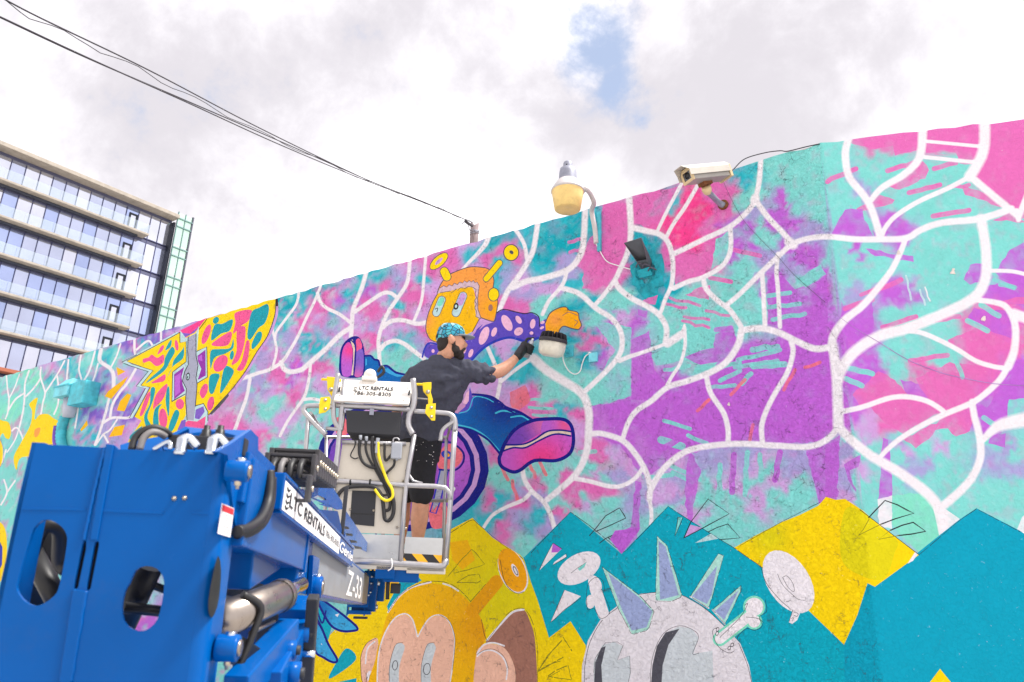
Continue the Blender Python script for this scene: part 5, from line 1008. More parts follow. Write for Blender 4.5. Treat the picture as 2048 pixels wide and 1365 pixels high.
# weld beads along the centre rib
for q in ([(560,165),(520,330),(470,640)], [(535,168),(480,400),(430,640)], [(385,890),(310,1365)], [(440,900),(360,1365)]):
    pp = [RP.px(*k) for k in z(q)]; pp = catmull3(pp, 24); MB().tube([p-N2*.001+N1*random.uniform(-.0012, .0012) for p in pp], .0055, 6).build('weld_bead', 'lift_blue', rs)
b = MB(); b.plate([RP.px(*q)-N2*.0 for q in z([(545,150),(585,155),(500,640),(470,640)])], -N2*.006); b.build('rib', 'lift_blue', rs, bevel=.002)
b = MB(); b.plate([RP.px(*q) for q in z([(385,890),(440,898),(360,1400),(305,1400)])], -N2*.006); b.build('rib', 'lift_blue', rs, bevel=.002)
for q in ((890,428), (943,426)): c0 = RP.px(*z([q])[0]); MB().lathe(c0, -N2, [(.007, 0), (.007, .004), (.004, .006), (.004, .009), (.0005, .010)], 6).build('bolt', 'bolt', rs)
# pivot bosses with pins and grease bolts on the right edge
for (x, y), r, bx_ in (((1222,288), .028, 0), ((1170,1190), .034, 0)):
    c0 = na(*z([(x, y)])[0], 1.9)
    bo = MB(); bo.lathe(c0-N1*.032, N1, [(.001, 0), (r*.95, 0), (r, .004), (r, .05), (r*.92, .056), (.001, .056)], 28); bs_ = bo.build('pivot_boss', 'lift_blue', lift)
    MB().lathe(c0+N1*.0242, N1, [(r*.62, 0), (r*.62, .006), (.001, .007)], 20).build('pivot_pin', 'rod_steel', bs_); MB().lathe(c0-NZ*(r+.018), NZ, [(.001, 0), (.005, 0), (.005, .008), (.009, .010), (.009, .02)], 8).build('grease_bolt', 'bolt', bs_); MB().lathe(c0+NZ*(r-.004), NZ, [(.014, 0), (.014, .008), (.012, .010), (.001, .010)], 14).build('cap_bolt', 'chrome', bs_)
# warning decal on the flange edge
dq = [(1130,452),(1192,478),(1172,626),(1108,606)]; DP = Pl(RP.px(*z([(1110,500)])[0])+N1*.03, (-N2*.35+N1).normalized())
DPl = Pl(SF.o+N1*.0008, N1)
d4 = [DPl.px(*q) for q in z([(1132,452),(1194,478),(1174,626),(1110,606)])]; b = MB(); b.plate(d4, N1*.0008); dc = b.build('warning_decal', 'decal_white', rs)
lp = lambda u_, v_: d4[0].lerp(d4[1], u_).lerp(d4[3].lerp(d4[2], u_), v_)
MB().plate([lp(.04, .03)+N1*.001, lp(.96, .03)+N1*.001, lp(.96, .24)+N1*.001, lp(.04, .24)+N1*.001], N1*.0004).build('red_band', 'decal_red', dc)
for v0 in (.32, .4, .48, .62, .7, .78, .86): MB().plate([lp(.3, v0)+N1*.001, lp(.9, v0)+N1*.001, lp(.9, v0+.025)+N1*.001, lp(.3, v0+.025)+N1*.001], N1*.0003).build('text_line', 'decal_grey', dc)
# linkage seen through the openings: dark cross tubes and inner mast
for p0, p1, r in (((60,1100,2.15), (130,1230,2.1), .03), ((90,1020,2.25), (60,1240,2.3), .06), ((250,1150,2.2), (330,1180,2.25), .012), ((245,1215,2.1), (340,1225,2.2), .016), ((240,1260,2.2), (300,1130,2.2), .04)): MB().tube([na(*p0), na(*p1)], r, 12).build('inner_link', 'black', lift)
MB().tube([na(60,1110,2.02), na(85,1055,2.03), na(120,1060,2.06), na(120,1120,2.1), na(135,1140,2.1)], .022, 10, smooth_path=5).build('inner_hose', 'hose', lift)
# --- upper root: two cheek plates, cross cover, fittings, hoses
z8 = Z((240,830), 6.4); UPr = side(na(470, 930, 1.98)); UPl = side(na(470, 930, 1.98)-N1*.30)
cheek = [(1240,470),(1420,370),(1680,190),(1775,290),(1772,450),(1985,660),(1960,900),(1870,1250),(1620,1420),(1480,1430),(1430,1000),(1380,520)]
MB().plate([UPr.px(*q) for q in z8(cheek)], -N1*.012).build('cheek_plate', 'lift_blue', lift, bevel=.0015)
MB().plate([UPr.px(*q)-N1*.31+N2*.24 for q in z8(cheek)], -N1*.012).build('cheek_plate', 'lift_blue', lift, bevel=.0015)
cq = [UPr.px(*q) for q in z8([(1680,190),(1775,290),(1772,450)])]
b = MB()
def rootp(x, y, d): q = z8([(x, y)])[0]; return na(q[0], q[1], d)
rimP = Pl(na(430, 868, 2.16), -N2*.5+NZ*.86); covP = Pl(na(300, 890, 2.05), -N2*.72+NZ*.7)
zr = lambda pl_, pts: [pl_.px(*q) for q in z8(pts)]
MB().plate(zr(rimP, [(540,345),(860,150),(1150,185),(1690,195),(1500,330),(1260,470),(980,470),(700,462),(560,440)]), -NZ*.012, [zr(rimP, [(760,290),(880,238),(1150,207),(1310,218),(1480,265),(1430,300),(1280,400),(1240,430),(1000,445),(730,440)])]).build('top_rim', 'lift_blue', lift, bevel=.002)
MB().plate(zr(covP, [(0,385),(140,335),(420,290),(640,250),(850,140),(885,175),(560,335),(400,455),(0,448)]), N2*.012-NZ*.01).build('top_cover', 'lift_blue', lift, bevel=.002)
MB().bbox(rootp(1080,400,2.22), N1*.1, N2*.02, NZ*.03, .004).build('root_dark_block', 'black', lift)  # black block put in as the shade inside the rim opening
MB().bbox(rootp(1130,400,2.06), N1*.105, N2*.02, NZ*.025, .004).build('valve_block', 'panel_black', lift)
for x in (1085, 1262): MB().lathe(rootp(x,350,2.1)-NZ*.01, NZ, [(.017, 0), (.017, .03), (.013, .034), (.013, .045), (.009, .047), (.009, .058), (.001, .06)], 16).build('valve_cap', 'black', lift)
for x in (775, 1170):
    c0 = rootp(x, 455, 1.96); ft = MB(); ft.lathe(c0-NZ*.012, NZ, [(.017, 0), (.019, .003), (.017, .012), (.015, .014), (.015, .042), (.011, .048), (.001, .05)], 8).build('hose_fitting', 'chrome', lift)
    MB().tube([c0+NZ*.028, c0+NZ*.036+N1*.012+N2*.01, c0+NZ*.012+N1*.038+N2*.02], [.013, .012, .012], 10, smooth_path=4).build('elbow', 'chrome', lift)
MB().tube([rootp(430,445,1.94), rootp(600,350,1.95), rootp(645,380,1.945), rootp(640,440,1.94)], .006, 8, smooth_path=4).build('lifting_eye', 'chrome', lift)
for q, mt in (([(150,440),(190,300),(300,200),(440,165),(560,200),(640,260)], 'hose'), ([(250,445),(300,300),(400,225),(500,235),(580,280)], 'hose_grey')): MB().tube([rootp(x, y, 1.96+.0004*i*40) for i, (x, y) in enumerate(q)], .0095, 12, smooth_path=6).build('hydraulic_hose', mt, lift)
# hose loop beside the root
z5 = Z((400,860), 2.702)
MB().tube([na(*q, d) for q, d in zip(z5([(375,225),(378,300),(365,400),(330,480),(270,530),(200,550)]), (2.3, 2.28, 2.24, 2.16, 2.08, 2.0))], .0165, 12, smooth_path=6).build('hydraulic_hose', 'hose', lift); MB().tube([na(*q, d) for q, d in zip(z5([(392,260),(385,380),(350,490),(280,550),(200,566)]), (2.34, 2.3, 2.2, 2.1, 2.02))], .013, 12, smooth_path=6).build('hydraulic_hose', 'hose', lift)
# --- boom: outer tube, sign rail, inner tube
A0 = na(574, 960, 2.5)                                   # upper right edge of the boom at its near end
RPb = Pl(A0, N1)                                        # right face
def bp_(t, up, rt): return A0+ND*t+NU*up+N1*rt
def tup(x, y, pl=None): q = (pl or RPb).px(x, y)-A0; return q.dot(ND)/KD**2, q.dot(NU)/KD**2
t_out = tup(*z5([(600,700)])[0])[0]; t_sign = tup(*z5([(826,700)])[0])[0]; t_end = tup(*z5([(930,850)])[0])[0]
hb = -tup(*z5([(600,765)])[0])[1]; hs_ = -tup(*z5([(460,450)])[0])[1]
bw = .24
def bbx(name, t0, t1, u0, u1, r0, r1, mt, par=lift, bev=.006): return MB().bbox(bp_((t0+t1)/2, (u0+u1)/2, (r0+r1)/2), ND*(t1-t0)/2, NU*(u1-u0)/2, N1*(r1-r0)/2, bev).build(name, mt, par)
boom = bbx('boom', -.42, t_out, -hb, -.01, -bw, -.022, 'lift_blue')
bbx('sign_rail', -.05, t_sign, -hs_*1.04, .004, -.02, -.003, 'lift_blue', boom, .003); bbx('rail_lip', -.05, t_sign, -hs_*1.12, -hs_*1.04, -.03, .006, 'lift_blue', boom, .003); bbx('rail_lip', -.05, t_sign, .004, .016, -.04, .004, 'lift_blue', boom, .003)
tb0 = t_out+.0; hi = .8*hb
hi = .35
inner = bbx('inner_boom', t_out-.1, t_end, -hi, -.05, -bw*.86, -.035, 'lift_blue', boom, .008)
bbx('collar', t_out-.03, t_out+.012, -hb*1.03, -.005, -bw*1.02, -.016, 'lift_blue', boom, .003); bbx('end_collar', t_end-.08, t_end+.04, -hi*1.06, -.03, -bw*.95, -.02, 'lift_blue', boom, .004)
pol = bbx('silver_decal', t_out+.25, t_end-.1, -hi*.95, -.07, -.0352, -.0338, 'decal_silver', boom, .0003)
# sign board with lettering
tw = tup(*z5([(752,640)])[0])[0]
sg = bbx('sign_board', -.02, tw, -hs_*.97, -.006, -.0028, .0005, 'decal_white', boom, .0008)
P0 = lambda t, u: bp_(t, u, .0008)
hh_ = hs_; lettering('lettering', 'LTC RENTALS', P0(.1, -hh_*.74), P0(tw*.60, -hh_*.74), NU, 'ink_black', sg, height=KD*hh_*.48, bold=.01); lettering('lettering', '786-305-8305', P0(tw*.63, -hh_*.66), P0(tw*.97, -hh_*.66), NU, 'ink_black', sg, height=KD*hh_*.30)
for u0 in (-.22, -.42, -.62, -.80): MB().tube([P0(.02, hh_*u0), P0(.04, hh_*(u0-.05)), P0(.06, hh_*(u0-.05)), P0(.08, hh_*u0)], .004, 6, smooth_path=3).build('logo_stroke', 'ink_black', sg)
lettering('lettering', 'Genie', bp_(tw+.03, -hh_*.78, -.0026), bp_(t_sign-.03, -hh_*.78, -.0026), NU, 'decal_white', boom, height=KD*hh_*.62, shear=.25, bold=.02)
zt0 = tup(*z5([(815,870)])[0])[0]; zt1 = tup(*z5([(890,870)])[0])[0]
lettering('lettering', 'Z-33', bp_(zt0, -hi*.88, -.0335), bp_(zt1, -hi*.88, -.0335), NU, 'decal_white', boom, height=KD*hi*.52, bold=.015)
for t, u0 in ((-.03, -hs_*.98), (t_out+.02, -hb*.4), (t_sign-.03, -hs_*1.1), (t_sign-.08, -hs_*1.1), (t_end-.01, -.06), (t_end-.01, -hb*.5), (t_end-.01, -hb*.85), (t_end-.3, -hb*.99)): MB().lathe(bp_(t, u0, -.018), N1, [(.011, 0), (.011, .008), (.006, .01), (.006, .018), (.001, .018)], 8).build('bolt', 'chrome', boom)
# near-end box where the hose enters
bbx('root_socket', -.46, -.06, -hb*.55, -.0, -bw*1.05, -.03, 'lift_blue', boom, .004); bbx('socket_dark_block', -.12, -.055, -hs_*1.0, -.01, -.06, -.028, 'black', boom, .002); bbx('hinge_strap', -.075, -.045, -hs_*1.02, .01, -.03, .004, 'lift_blue', boom, .003)  # solid black block colours the socket mouth as deep shade
# bracket under the boom with pin boss
PB = bp_(tup(*z5([(630,850)])[0])[0], tup(*z5([(630,850)])[0])[1], 0)
bm_ = MB(); tq = tup(*z5([(630,850)])[0]); bm_.plate([bp_(tq[0]-.14, -hb*.7, -.012), bp_(tq[0]+.1, -hb*.7, -.012), bp_(tq[0]+.07, tq[1]-.05, -.012), bp_(tq[0]-.05, tq[1]-.06, -.012)], -N1*.02); bm_.build('cylinder_bracket', 'lift_blue', boom, bevel=.002)
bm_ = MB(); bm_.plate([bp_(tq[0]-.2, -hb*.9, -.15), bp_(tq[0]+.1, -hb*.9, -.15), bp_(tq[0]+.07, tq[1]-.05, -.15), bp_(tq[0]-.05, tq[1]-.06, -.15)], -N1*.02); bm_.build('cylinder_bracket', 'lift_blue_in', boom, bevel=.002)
bo = MB(); bo.lathe(PB-N1*.03, N1, [(.001, 0), (.048, 0), (.05, .006), (.05, .05), (.046, .056), (.001, .056)], 28); pb_ = bo.build('pivot_boss', 'lift_blue', boom); MB().lathe(PB+N1*.026, N1, [(.03, 0), (.03, .006), (.001, .007)], 20).build('pivot_pin', 'rod_steel', pb_); MB().lathe(PB-NZ*.085, NZ, [(.001, 0), (.012, 0), (.012, .02), (.02, .022), (.02, .04)], 8).build('grease_bolt', 'bolt', pb_); MB().lathe(PB+NZ*.045, NZ, [(.02, 0), (.02, .012), (.001, .014)], 14).build('cap_bolt', 'chrome', pb_)
# master cylinder
c_a, c_b, c_c = na(*z5([(90,1040)])[0], 2.02), na(*z5([(440,895)])[0], 2.5), na(*z5([(520,850)])[0], 2.68)
MB().lathe(c_a, c_b-c_a, [(.001, 0), (.052, 0), (.052, .97), (.048, 1), (.001, 1)], 28, unit=True).build('lift_cylinder', 'rod_steel', lift)
MB().cyl(c_b, c_c+(c_c-c_b)*.4, .026, n=20).build('cylinder_rod', 'chrome', lift); d_ = (c_b-c_a).normalized()*KD; MB().lathe(c_b-d_*.03, d_, [(.054, 0), (.056, .01), (.056, .03), (.03, .034)], 24).build('gland', 'rod_steel', lift)
o = MB().tube([c_a+d_*.1+NZ*.06+N1*.02, c_a+d_*.14+NZ*.02+N1*.062, c_a+d_*.13-NZ*.05+N1*.055, c_a+d_*.1-NZ*.2+N1*.02], .011, 10, smooth_path=5).build('hydraulic_hose', 'hose', lift)
MB().tube([c_a+d_*.2-NZ*.066+N1*.02, c_b-d_*.1-NZ*.066+N1*.02], .007, 8).build('oil_pipe', 'rod_steel', lift)
# --- lower linkage
def bar(name, pa, pb2, wd, th, mt): 
    a, c = na(*pa), na(*pb2); d = (c-a).normalized(); n = (NZ-d*NZ.dot(d)).normalized(); s2 = d.cross(n)
    return MB().bbox((a+c)/2, d*(c-a).length/2, n*wd*KD, s2*th*KD, .006).build(name, mt, lift)
z5p = lambda x, y, d: (*z5([(x, y)])[0], d)
bar('link_arm', z5p(190,1420,2.0), z5p(480,1090,2.5), .045, .035, 'lift_blue'); bar('link_arm', z5p(380,1400,2.2), z5p(560,1060,2.75), .05, .03, 'lift_blue'); bar('link_arm', z5p(130,1150,2.05), z5p(420,1330,2.4), .03, .03, 'black')
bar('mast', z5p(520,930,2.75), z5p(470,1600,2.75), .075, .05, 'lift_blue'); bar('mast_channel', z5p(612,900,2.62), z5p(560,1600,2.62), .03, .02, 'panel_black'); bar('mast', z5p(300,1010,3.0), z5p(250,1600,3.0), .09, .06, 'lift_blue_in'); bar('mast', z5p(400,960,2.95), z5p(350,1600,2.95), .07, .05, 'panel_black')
bar('cross_beam', z5p(180,720,2.3), z5p(360,640,2.9), .08, .06, 'lift_blue'); bar('counter_link', z5p(60,820,2.4), z5p(350,900,2.9), .035, .03, 'panel_black')
for q, r in ((z5p(545,1100,2.6), .03), (z5p(490,1315,2.35), .035), (z5p(470,1190,2.4), .03), (z5p(575,1210,2.58), .012)):
    c0 = na(*q); l_ = MB().lathe(c0-N1*.02, N1, [(.001, 0), (r, 0), (r, .05), (.001, .052)], 22).build('link_pin', 'lift_blue' if r > .02 else 'chrome', lift)
    if r > .02: MB().lathe(c0+N1*.031, N1, [(r*.5, 0), (r*.5, .012), (.001, .013)], 16).build('pin_end', 'panel_black', l_)
# --- cable carrier and slotted trays on the boom
tr_t = bw+.03
ch0 = na(*z5([(478,150)])[0], 2.75); ch1 = na(*z5([(620,250)])[0], 3.3); cdn = (ch1-ch0).normalized(); cup = (NZ-cdn*NZ.dot(cdn)).normalized(); cs = cdn.cross(cup); L_ = (ch1-ch0).length/KD; cdn, cup, cs = cdn*KD, cup*KD, cs*KD
nlk = 11
for k in range(nlk):
    c0 = ch0+cdn*L_*k/(nlk-1)-cup*(.028*max(0, 2-k)**2)
    for s3 in (-1, 1):
        MB().bbox(c0+cs*s3*.088, cdn*L_/(nlk-1)*.42, cup*.05, cs*.009, .006).build('chain_link', 'chain', lift)
        MB().lathe(c0+cs*s3*.098+cdn*.015, cs*s3, [(.012, 0), (.012, .005), (.001, .006)], 10).build('link_rivet', 'bolt', lift)
    MB().bbox(c0+cup*.045, cdn*.012, cup*.006, cs*.08, .003).build('chain_crossbar', 'chain', lift); MB().bbox(c0-cup*.045, cdn*.012, cup*.006, cs*.08, .003).build('chain_crossbar', 'chain', lift)
for s3, mt in ((-.05, 'hose'), (-.02, 'hose_grey'), (.015, 'hose'), (.05, 'hose')): MB().tube([ch0+cs*s3-cdn*.02-cup*.08, ch0+cs*s3+cdn*.02-cup*.01, ch0+cs*s3+cdn*L_*.5, ch1+cs*s3+cdn*.2], .012, 8, smooth_path=3).build('carrier_hose', mt, lift)
TP = side(bp_(0, 0, -.03)); zz5 = lambda p: [TP.px(*q) for q in z5(p)]
for out_, hl in (([(680,250),(765,385),(770,400),(768,430),(742,432),(545,340),(555,320),(600,335)], [[(612,366),(640,352),(676,368),(684,380),(655,382)], [(650,402),(690,398),(716,412),(700,420)]]), ([(790,440),(925,640),(922,660),(905,662),(785,600),(778,520)], [[(778,520),(800,524),(806,536),(784,536)], [(786,558),(822,562),(826,574),(792,572)], [(808,594),(844,600),(850,610),(815,610)], [(830,626),(872,634),(876,645),(838,643)]])):
    b = MB(); b.plate(zz5(out_), -N1*.008, [zz5(h) for h in hl] if out_[0][0] == 680 else []); t_ = b.build('slotted_tray', 'lift_blue', lift)
    if out_[0][0] != 680:
        for h in hl: MB().plate([q+N1*.0005 for q in zz5(h)], N1*.0006).build('tray_slot_dark', 'black', t_)  # black plates paint the dark of slots that are not cut
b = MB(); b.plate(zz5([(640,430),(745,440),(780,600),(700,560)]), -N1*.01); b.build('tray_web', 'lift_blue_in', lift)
for q in (((768,380),(770,440),(778,600)), ((930,630),(938,700),(945,790))):
    pp = zz5(q); MB().bbox((pp[0]+pp[2])/2, NU*((pp[0]-pp[2]).length/2/KD), ND*.02, N1*.012, .003).build('tray_post', 'panel_black' if q[0][0] == 768 else 'lift_blue', lift)
# boom head and platform rotator
bbx('boom_head', t_end+.05, t_end+.3, -.41, -.06, -.2, .05, 'lift_blue', boom, .012); bbx('boom_head', t_end+.31, t_end+.5, -.30, .02, -.12, .12, 'lift_blue', boom, .012)
for u_ in (-.12, -.36): MB().lathe(bp_(t_end+.18, u_, .05), N1, [(.022, 0), (.022, .02), (.001, .022)], 12).build('head_bolt', 'chrome', boom)
for rr_ in (-bw*.95, -.05): MB().plate([bp_(t_end, .06, rr_), bp_(t_end+.14, .10, rr_), bp_(t_end+.16, -hi*.3, rr_), bp_(t_end+.12, -hi*1.25, rr_), bp_(t_end-.02, -hi*1.3, rr_)], -N1*.014).build('head_plate', 'lift_blue', boom, bevel=.002)
MB().lathe(bp_(t_end+.06, -hi*.45, -bw*1.05), N1, [(.001, 0), (.045, 0), (.045, bw*1.1), (.001, bw*1.1)], 20).build('rotator', 'lift_blue_in', boom)
MB().bbox(bp_(t_end+.06, -hi*1.35, -bw*.4), ND*.08, NU*.012, N1*.07, .003).build('base_bracket', 'panel_black', boom); MB().bbox(bp_(t_end+.05, -hi*1.2, -bw*.45), ND*.09, NU*.02, N1*.12, .004).build('base_bracket', 'lift_blue', boom)
MB().bbox(bp_(t_end+.2, -hi*.25, -.0), ND*.06, NU*.07, N1*.03, .006).build('rotator_bracket', 'lift_blue', boom); MB().tube([bp_(t_end+.02, .05, -.06), bp_(t_end+.08, .12, -.08), bp_(t_end+.2, .06, -.1), bp_(t_end+.3, .1, -.12)], .012, 8, smooth_path=5).build('head_hose', 'hose', boom); MB().lathe(bp_(t_end+.09, -hi*.3, -.045), N1, [(.02, 0), (.02, .014), (.012, .016), (.001, .016)], 14).build('head_pin', 'chrome', boom)
MB.U = 1.

# ------------------------------------------------------------------ work basket
BD = 4.62; BK = dE(at(800, 1000, BD)); bpx = lambda x, y, o_=0.: BK.px(x, y)-E2*o_
tr = .0165
bsk = MB().tube([bpx(668,1120), bpx(762,1125), bpx(880,1133), bpx(888,1131), bpx(892,1122)]+[bpx(892,1122)+E2*.02], .02, 12).build('basket', 'alu', lift)
def rail(pts, r=tr, back=0., name='rail', sp=0, mt='alu', par=None): return MB().tube([bpx(x, y)+E2*(back+(q[0] if q else 0)) for x, y, *q in pts], r, 12, smooth_path=sp).build(name, mt, par or bsk)
rail([(689,760),(684,815),(676,900),(668,970),(660,1030),(652,1110)], name='post'); rail([(829,870),(818,930),(812,970),(808,1010),(801,1128)], name='post')
rail([(908,858),(905,920),(902,977),(897,1050),(891,1130)], name='post', r=.014); rail([(913,846,.02),(907,930,.03),(903,1000,.03),(894,1120,.03)], name='post', r=.012)
rail([(642,960),(720,965),(813,971),(870,973),(890,976),(899,985),(900,1000)], name='mid_rail')
rail([(676,748),(672,775),(668,800),(667,830),(672,848),(683,862)], sp=4, name='guard_loop'); rail([(826,758),(829,790),(826,815),(818,832),(817,852),(826,869)], sp=4, name='guard_loop', r=.02)
rail([(672,811),(740,815),(820,820)], name='top_rail', r=.018)
rail([(639,812),(618,812),(610,815),(609,824),(625,843),(652,870)], sp=4, name='top_rail'); rail([(636,812),(668,814)], name='top_rail'); rail([(828,823),(885,826),(902,830),(910,842),(909,862)], sp=4, name='top_rail')
rail([(617,832),(613,880),(610,930),(600,1040)], r=.014, name='post'); rail([(652,857),(684,860)], r=.012); rail([(910,842),(893,853),(884,864),(881,882)], sp=4, r=.014, name='gate_rail'); rail([(684,884),(812,888)], r=.014); rail([(688,826),(683,862)], r=.012)
rail([(655,935,.0),(668,928,.0),(672,912,.0)], r=.008, sp=3, name='gusset'); rail([(812,940),(826,962),(845,967)], r=.008, name='gusset')
# far side of the basket
DEPTH = .86
fpx = lambda x, y: bpx(x, y)+E2*DEPTH
for y in (826, 973): MB().tube([bpx(620, y)+E2*.02, fpx(620, y+2), fpx(905, y+4), bpx(907, y+4)+E2*.03], tr*.85, 10).build('far_rail', 'alu', bsk)
for x in (622, 760, 903): MB().tube([fpx(x, 826), fpx(x-8, 1126)], tr*.8, 10).build('far_post', 'alu', bsk)
fl0 = [bpx(652,1122), bpx(888,1130), fpx(884,1130), fpx(650,1122)]; MB().plate([q-EZ*.01 for q in fl0], -EZ*.03).build('deck', 'alu_plate', bsk)
MB().tube([bpx(892,1126), fpx(888,1128), fpx(652,1120), bpx(654,1118)], .018, 10).build('base_rail', 'alu', bsk)
pl_ = lambda name, pts, mt, o_=0., th=.006, holes=(), bev=0, par=None: MB().plate([bpx(x, y, o_) for x, y in pts], E2*th, [[bpx(x, y, o_) for x, y in h] for h in holes]).build(name, mt, par or bsk, bevel=bev)
pl_('rear_panel', [(684,888),(820,884),(811,970),(806,1069),(664,1064),(670,980)], 'alu_plate', -.02)
pl_('kick_panel', [(664,1066),(806,1071),(801,1122),(655,1116)], 'alu_bright', -.018, .008)
tb = pl_('toe_board', [(811,1074),(886,1077),(884,1113),(808,1108)], 'alu_bright', -.004, .01); 
hz = bpx(808, 1108); st = MATS.get('hazard')
def hazard():
    m = bpy.data.materials.new('hazard'); m.use_nodes = True; n = m.node_tree.nodes; l = m.node_tree.links; b_ = n['Principled BSDF']; t = n.new('ShaderNodeTexCoord')
    a = n.new('ShaderNodeVectorMath'); a.operation = 'DOT_PRODUCT'; a.inputs[1].default_value = (E1*.8+EZ*.75); l.new(t.outputs['Object'], a.inputs[0])
    k = n.new('ShaderNodeMath'); k.operation = 'MULTIPLY'; k.inputs[1].default_value = 9.6; l.new(a.outputs['Value'], k.inputs[0]); f_ = n.new('ShaderNodeMath'); f_.operation = 'FRACT'; l.new(k.outputs[0], f_.inputs[0])
    g_ = n.new('ShaderNodeMath'); g_.operation = 'GREATER_THAN'; g_.inputs[1].default_value = .46; l.new(f_.outputs[0], g_.inputs[0]); mx = n.new('ShaderNodeMix'); mx.data_type = 'RGBA'; l.new(g_.outputs[0], mx.inputs[0])
    mx.inputs[6].default_value = (*lin((246, 180, 20)), 1); mx.inputs[7].default_value = (*lin((28, 26, 28)), 1); l.new(mx.outputs[2], b_.inputs['Base Color']); b_.inputs['Roughness'].default_value = .4; MATS['hazard'] = m
hazard(); pl_('hazard_tape', [(808,1107),(884,1111),(883,1128),(807,1124)], 'hazard', .001, .008)
pl_('black_panel', [(704,981),(752,982),(748,1053),(699,1048)], 'panel_black', -.012, .006, bev=.001); pl_('panel_seam', [(701.5,1026),(749.6,1028),(749.4,1030),(701.2,1028)], 'black', -.0105, .002)
for x, y in ((747,1021),(700,1019),(806,962),(690,958),(794,1055),(811,1057),(675,1054)): MB().lathe(bpx(x, y, -.014), -E2, [(.008, 0), (.008, .004), (.001, .006)], 8).build('panel_bolt', 'bolt', bsk)
# control box: sloping white lid, black body
wq = [(675,751),(829,758),(818,812),(669,804)]
lidp = [bpx(675,751,-.10), bpx(829,758,-.10), bpx(818,812,.05), bpx(669,804,.05)]
lid = MB().plate(lidp, (E2*.03-EZ*.008)).build('control_lid', 'box_white', bsk, bevel=.008)
def lidpt(u_, v_, o_=.002): q = lidp[0].lerp(lidp[1], u_).lerp(lidp[3].lerp(lidp[2], u_), v_); return q+ln_*o_
ln_ = (lidp[1]-lidp[0]).cross(lidp[3]-lidp[0]).normalized(); ln_ = -ln_ if ln_.dot(E2) > 0 else ln_
lup = (lidp[0]-lidp[3]).normalized(); lh = (lidp[0]-lidp[3]).length
lettering('lettering', 'LTC RENTALS', lidpt(.295, .47), lidpt(.745, .47), lup, 'ink_black', lid, height=lh*.19, bold=.03); lettering('lettering', '786-305-8305', lidpt(.24, .72), lidpt(.74, .72), lup, 'ink_black', lid, height=lh*.19, bold=.02)
for v0 in (.34, .42, .49): MB().tube([lidpt(.225, v0), lidpt(.238, v0+.035), lidpt(.25, v0+.035), lidpt(.263, v0)], .0022, 6, smooth_path=3).build('logo_stroke', 'ink_black', lid)
for u_, v_ in ((.08, .28), (.06, .8), (.93, .28), (.92, .85), (.5, .9)): MB().lathe(lidpt(u_, v_, .0), ln_, [(.004, 0), (.004, .003), (.001, .004)], 8).build('screw', 'black', lid)
for u_ in (.03, .955): MB().plate([lidpt(u_, .4), lidpt(u_+.02, .4), lidpt(u_+.02, .62), lidpt(u_, .62)], ln_*.003).build('latch', 'panel_black', lid)
cb = MB(); f4 = [(692,822),(803,826),(800,872),(694,866)]; k4 = [bpx(x, y, .02) for x, y in f4]; low = [bpx(704,878,-.05), bpx(792,884,-.05)]
tp = [k4[0]+E2*.15, k4[1]+E2*.15, low[1]+E2*.1, low[0]+E2*.1]; cb.add(k4+[low[0], low[1]]+tp, [(0, 1, 2, 3), (3, 2, 5, 4), (0, 3, 4, 9, 6), (1, 7, 8, 5, 2), (6, 9, 8, 7), (0, 6, 7, 1), (4, 5, 8, 9)]); cbo = cb.build('control_box', 'panel_black', bsk, bevel=.003)
MB().bbox(bpx(744,826,.03), E1*.014, E2*.006, EZ*.022, .004).build('clasp', 'galv', cbo)
# joystick shroud on the lid
jk = lidpt(.40, -.02, .0); MB().ball(jk+EZ*.035-E2*.0, .045, .04, .042, None, 16, 10).build('joystick_cap', 'box_white', bsk); MB().bbox(jk+EZ*.005, E1*.05, E2*.04, EZ*.014, .01).build('joystick_base', 'box_white', bsk); MB().tube([jk+E1*.05+EZ*.02, jk+E1*.09+EZ*.06, jk+E1*.075+EZ*.1, jk+E1*.05+EZ*.06], .01, 8, smooth_path=4).build('joystick_lead', 'hose', bsk)
# yellow brackets
z2_ = Z((600,620), 3.592)
for pa, pb2 in (([(185,465),(250,470),(240,545),(232,590),(240,660),(215,690),(222,610),(190,560)], [(150,635),(215,628),(225,650),(215,715),(185,742),(138,752),(142,680)]), ([(880,510),(945,505),(945,545),(940,580),(955,630),(950,690),(922,690),(920,610),(885,570)], [(908,685),(975,676),(970,800),(945,800),(898,745)])):
    MB().plate([bpx(*q, -.05) for q in z2_(pa)], E2*.03).build('yellow_bracket', 'lift_yellow', bsk, bevel=.004); yb_ = MB().plate([bpx(*q, .022) for q in z2_(pb2)], E2*.006).build('yellow_bracket', 'lift_yellow', bsk, bevel=.0015)
    c = z2_([(sum(q[0] for q in pb2)/len(pb2), sum(q[1] for q in pb2)/len(pb2))])[0]
    for dy in (-9, 9): MB().lathe(bpx(c[0]+1, c[1]+dy, .022), -E2, [(.011, 0), (.011, .006), (.006, .008), (.001, .012)], 8).build('bolt', 'bolt', yb_)
    c = z2_([(sum(q[0] for q in pa)/len(pa), sum(q[1] for q in pa)/len(pa))])[0]; MB().lathe(bpx(c[0]-2, c[1]-4, -.05), -E2, [(.014, 0), (.014, .006), (.008, .008), (.001, .012)], 10).build('bolt', 'bolt', yb_)
MB().tube([bpx(640,753,-.08), bpx(680,755,-.08)], .009, 8).build('hinge_bar', 'lift_yellow', bsk); MB().tube([bpx(825,763,-.08), bpx(862,764,-.08)], .009, 8).build('hinge_bar', 'lift_yellow', bsk); MB().tube([bpx(832,793,-.06), bpx(862,795,-.06)], .006, 8).build('hinge_bar', 'alu', bsk)
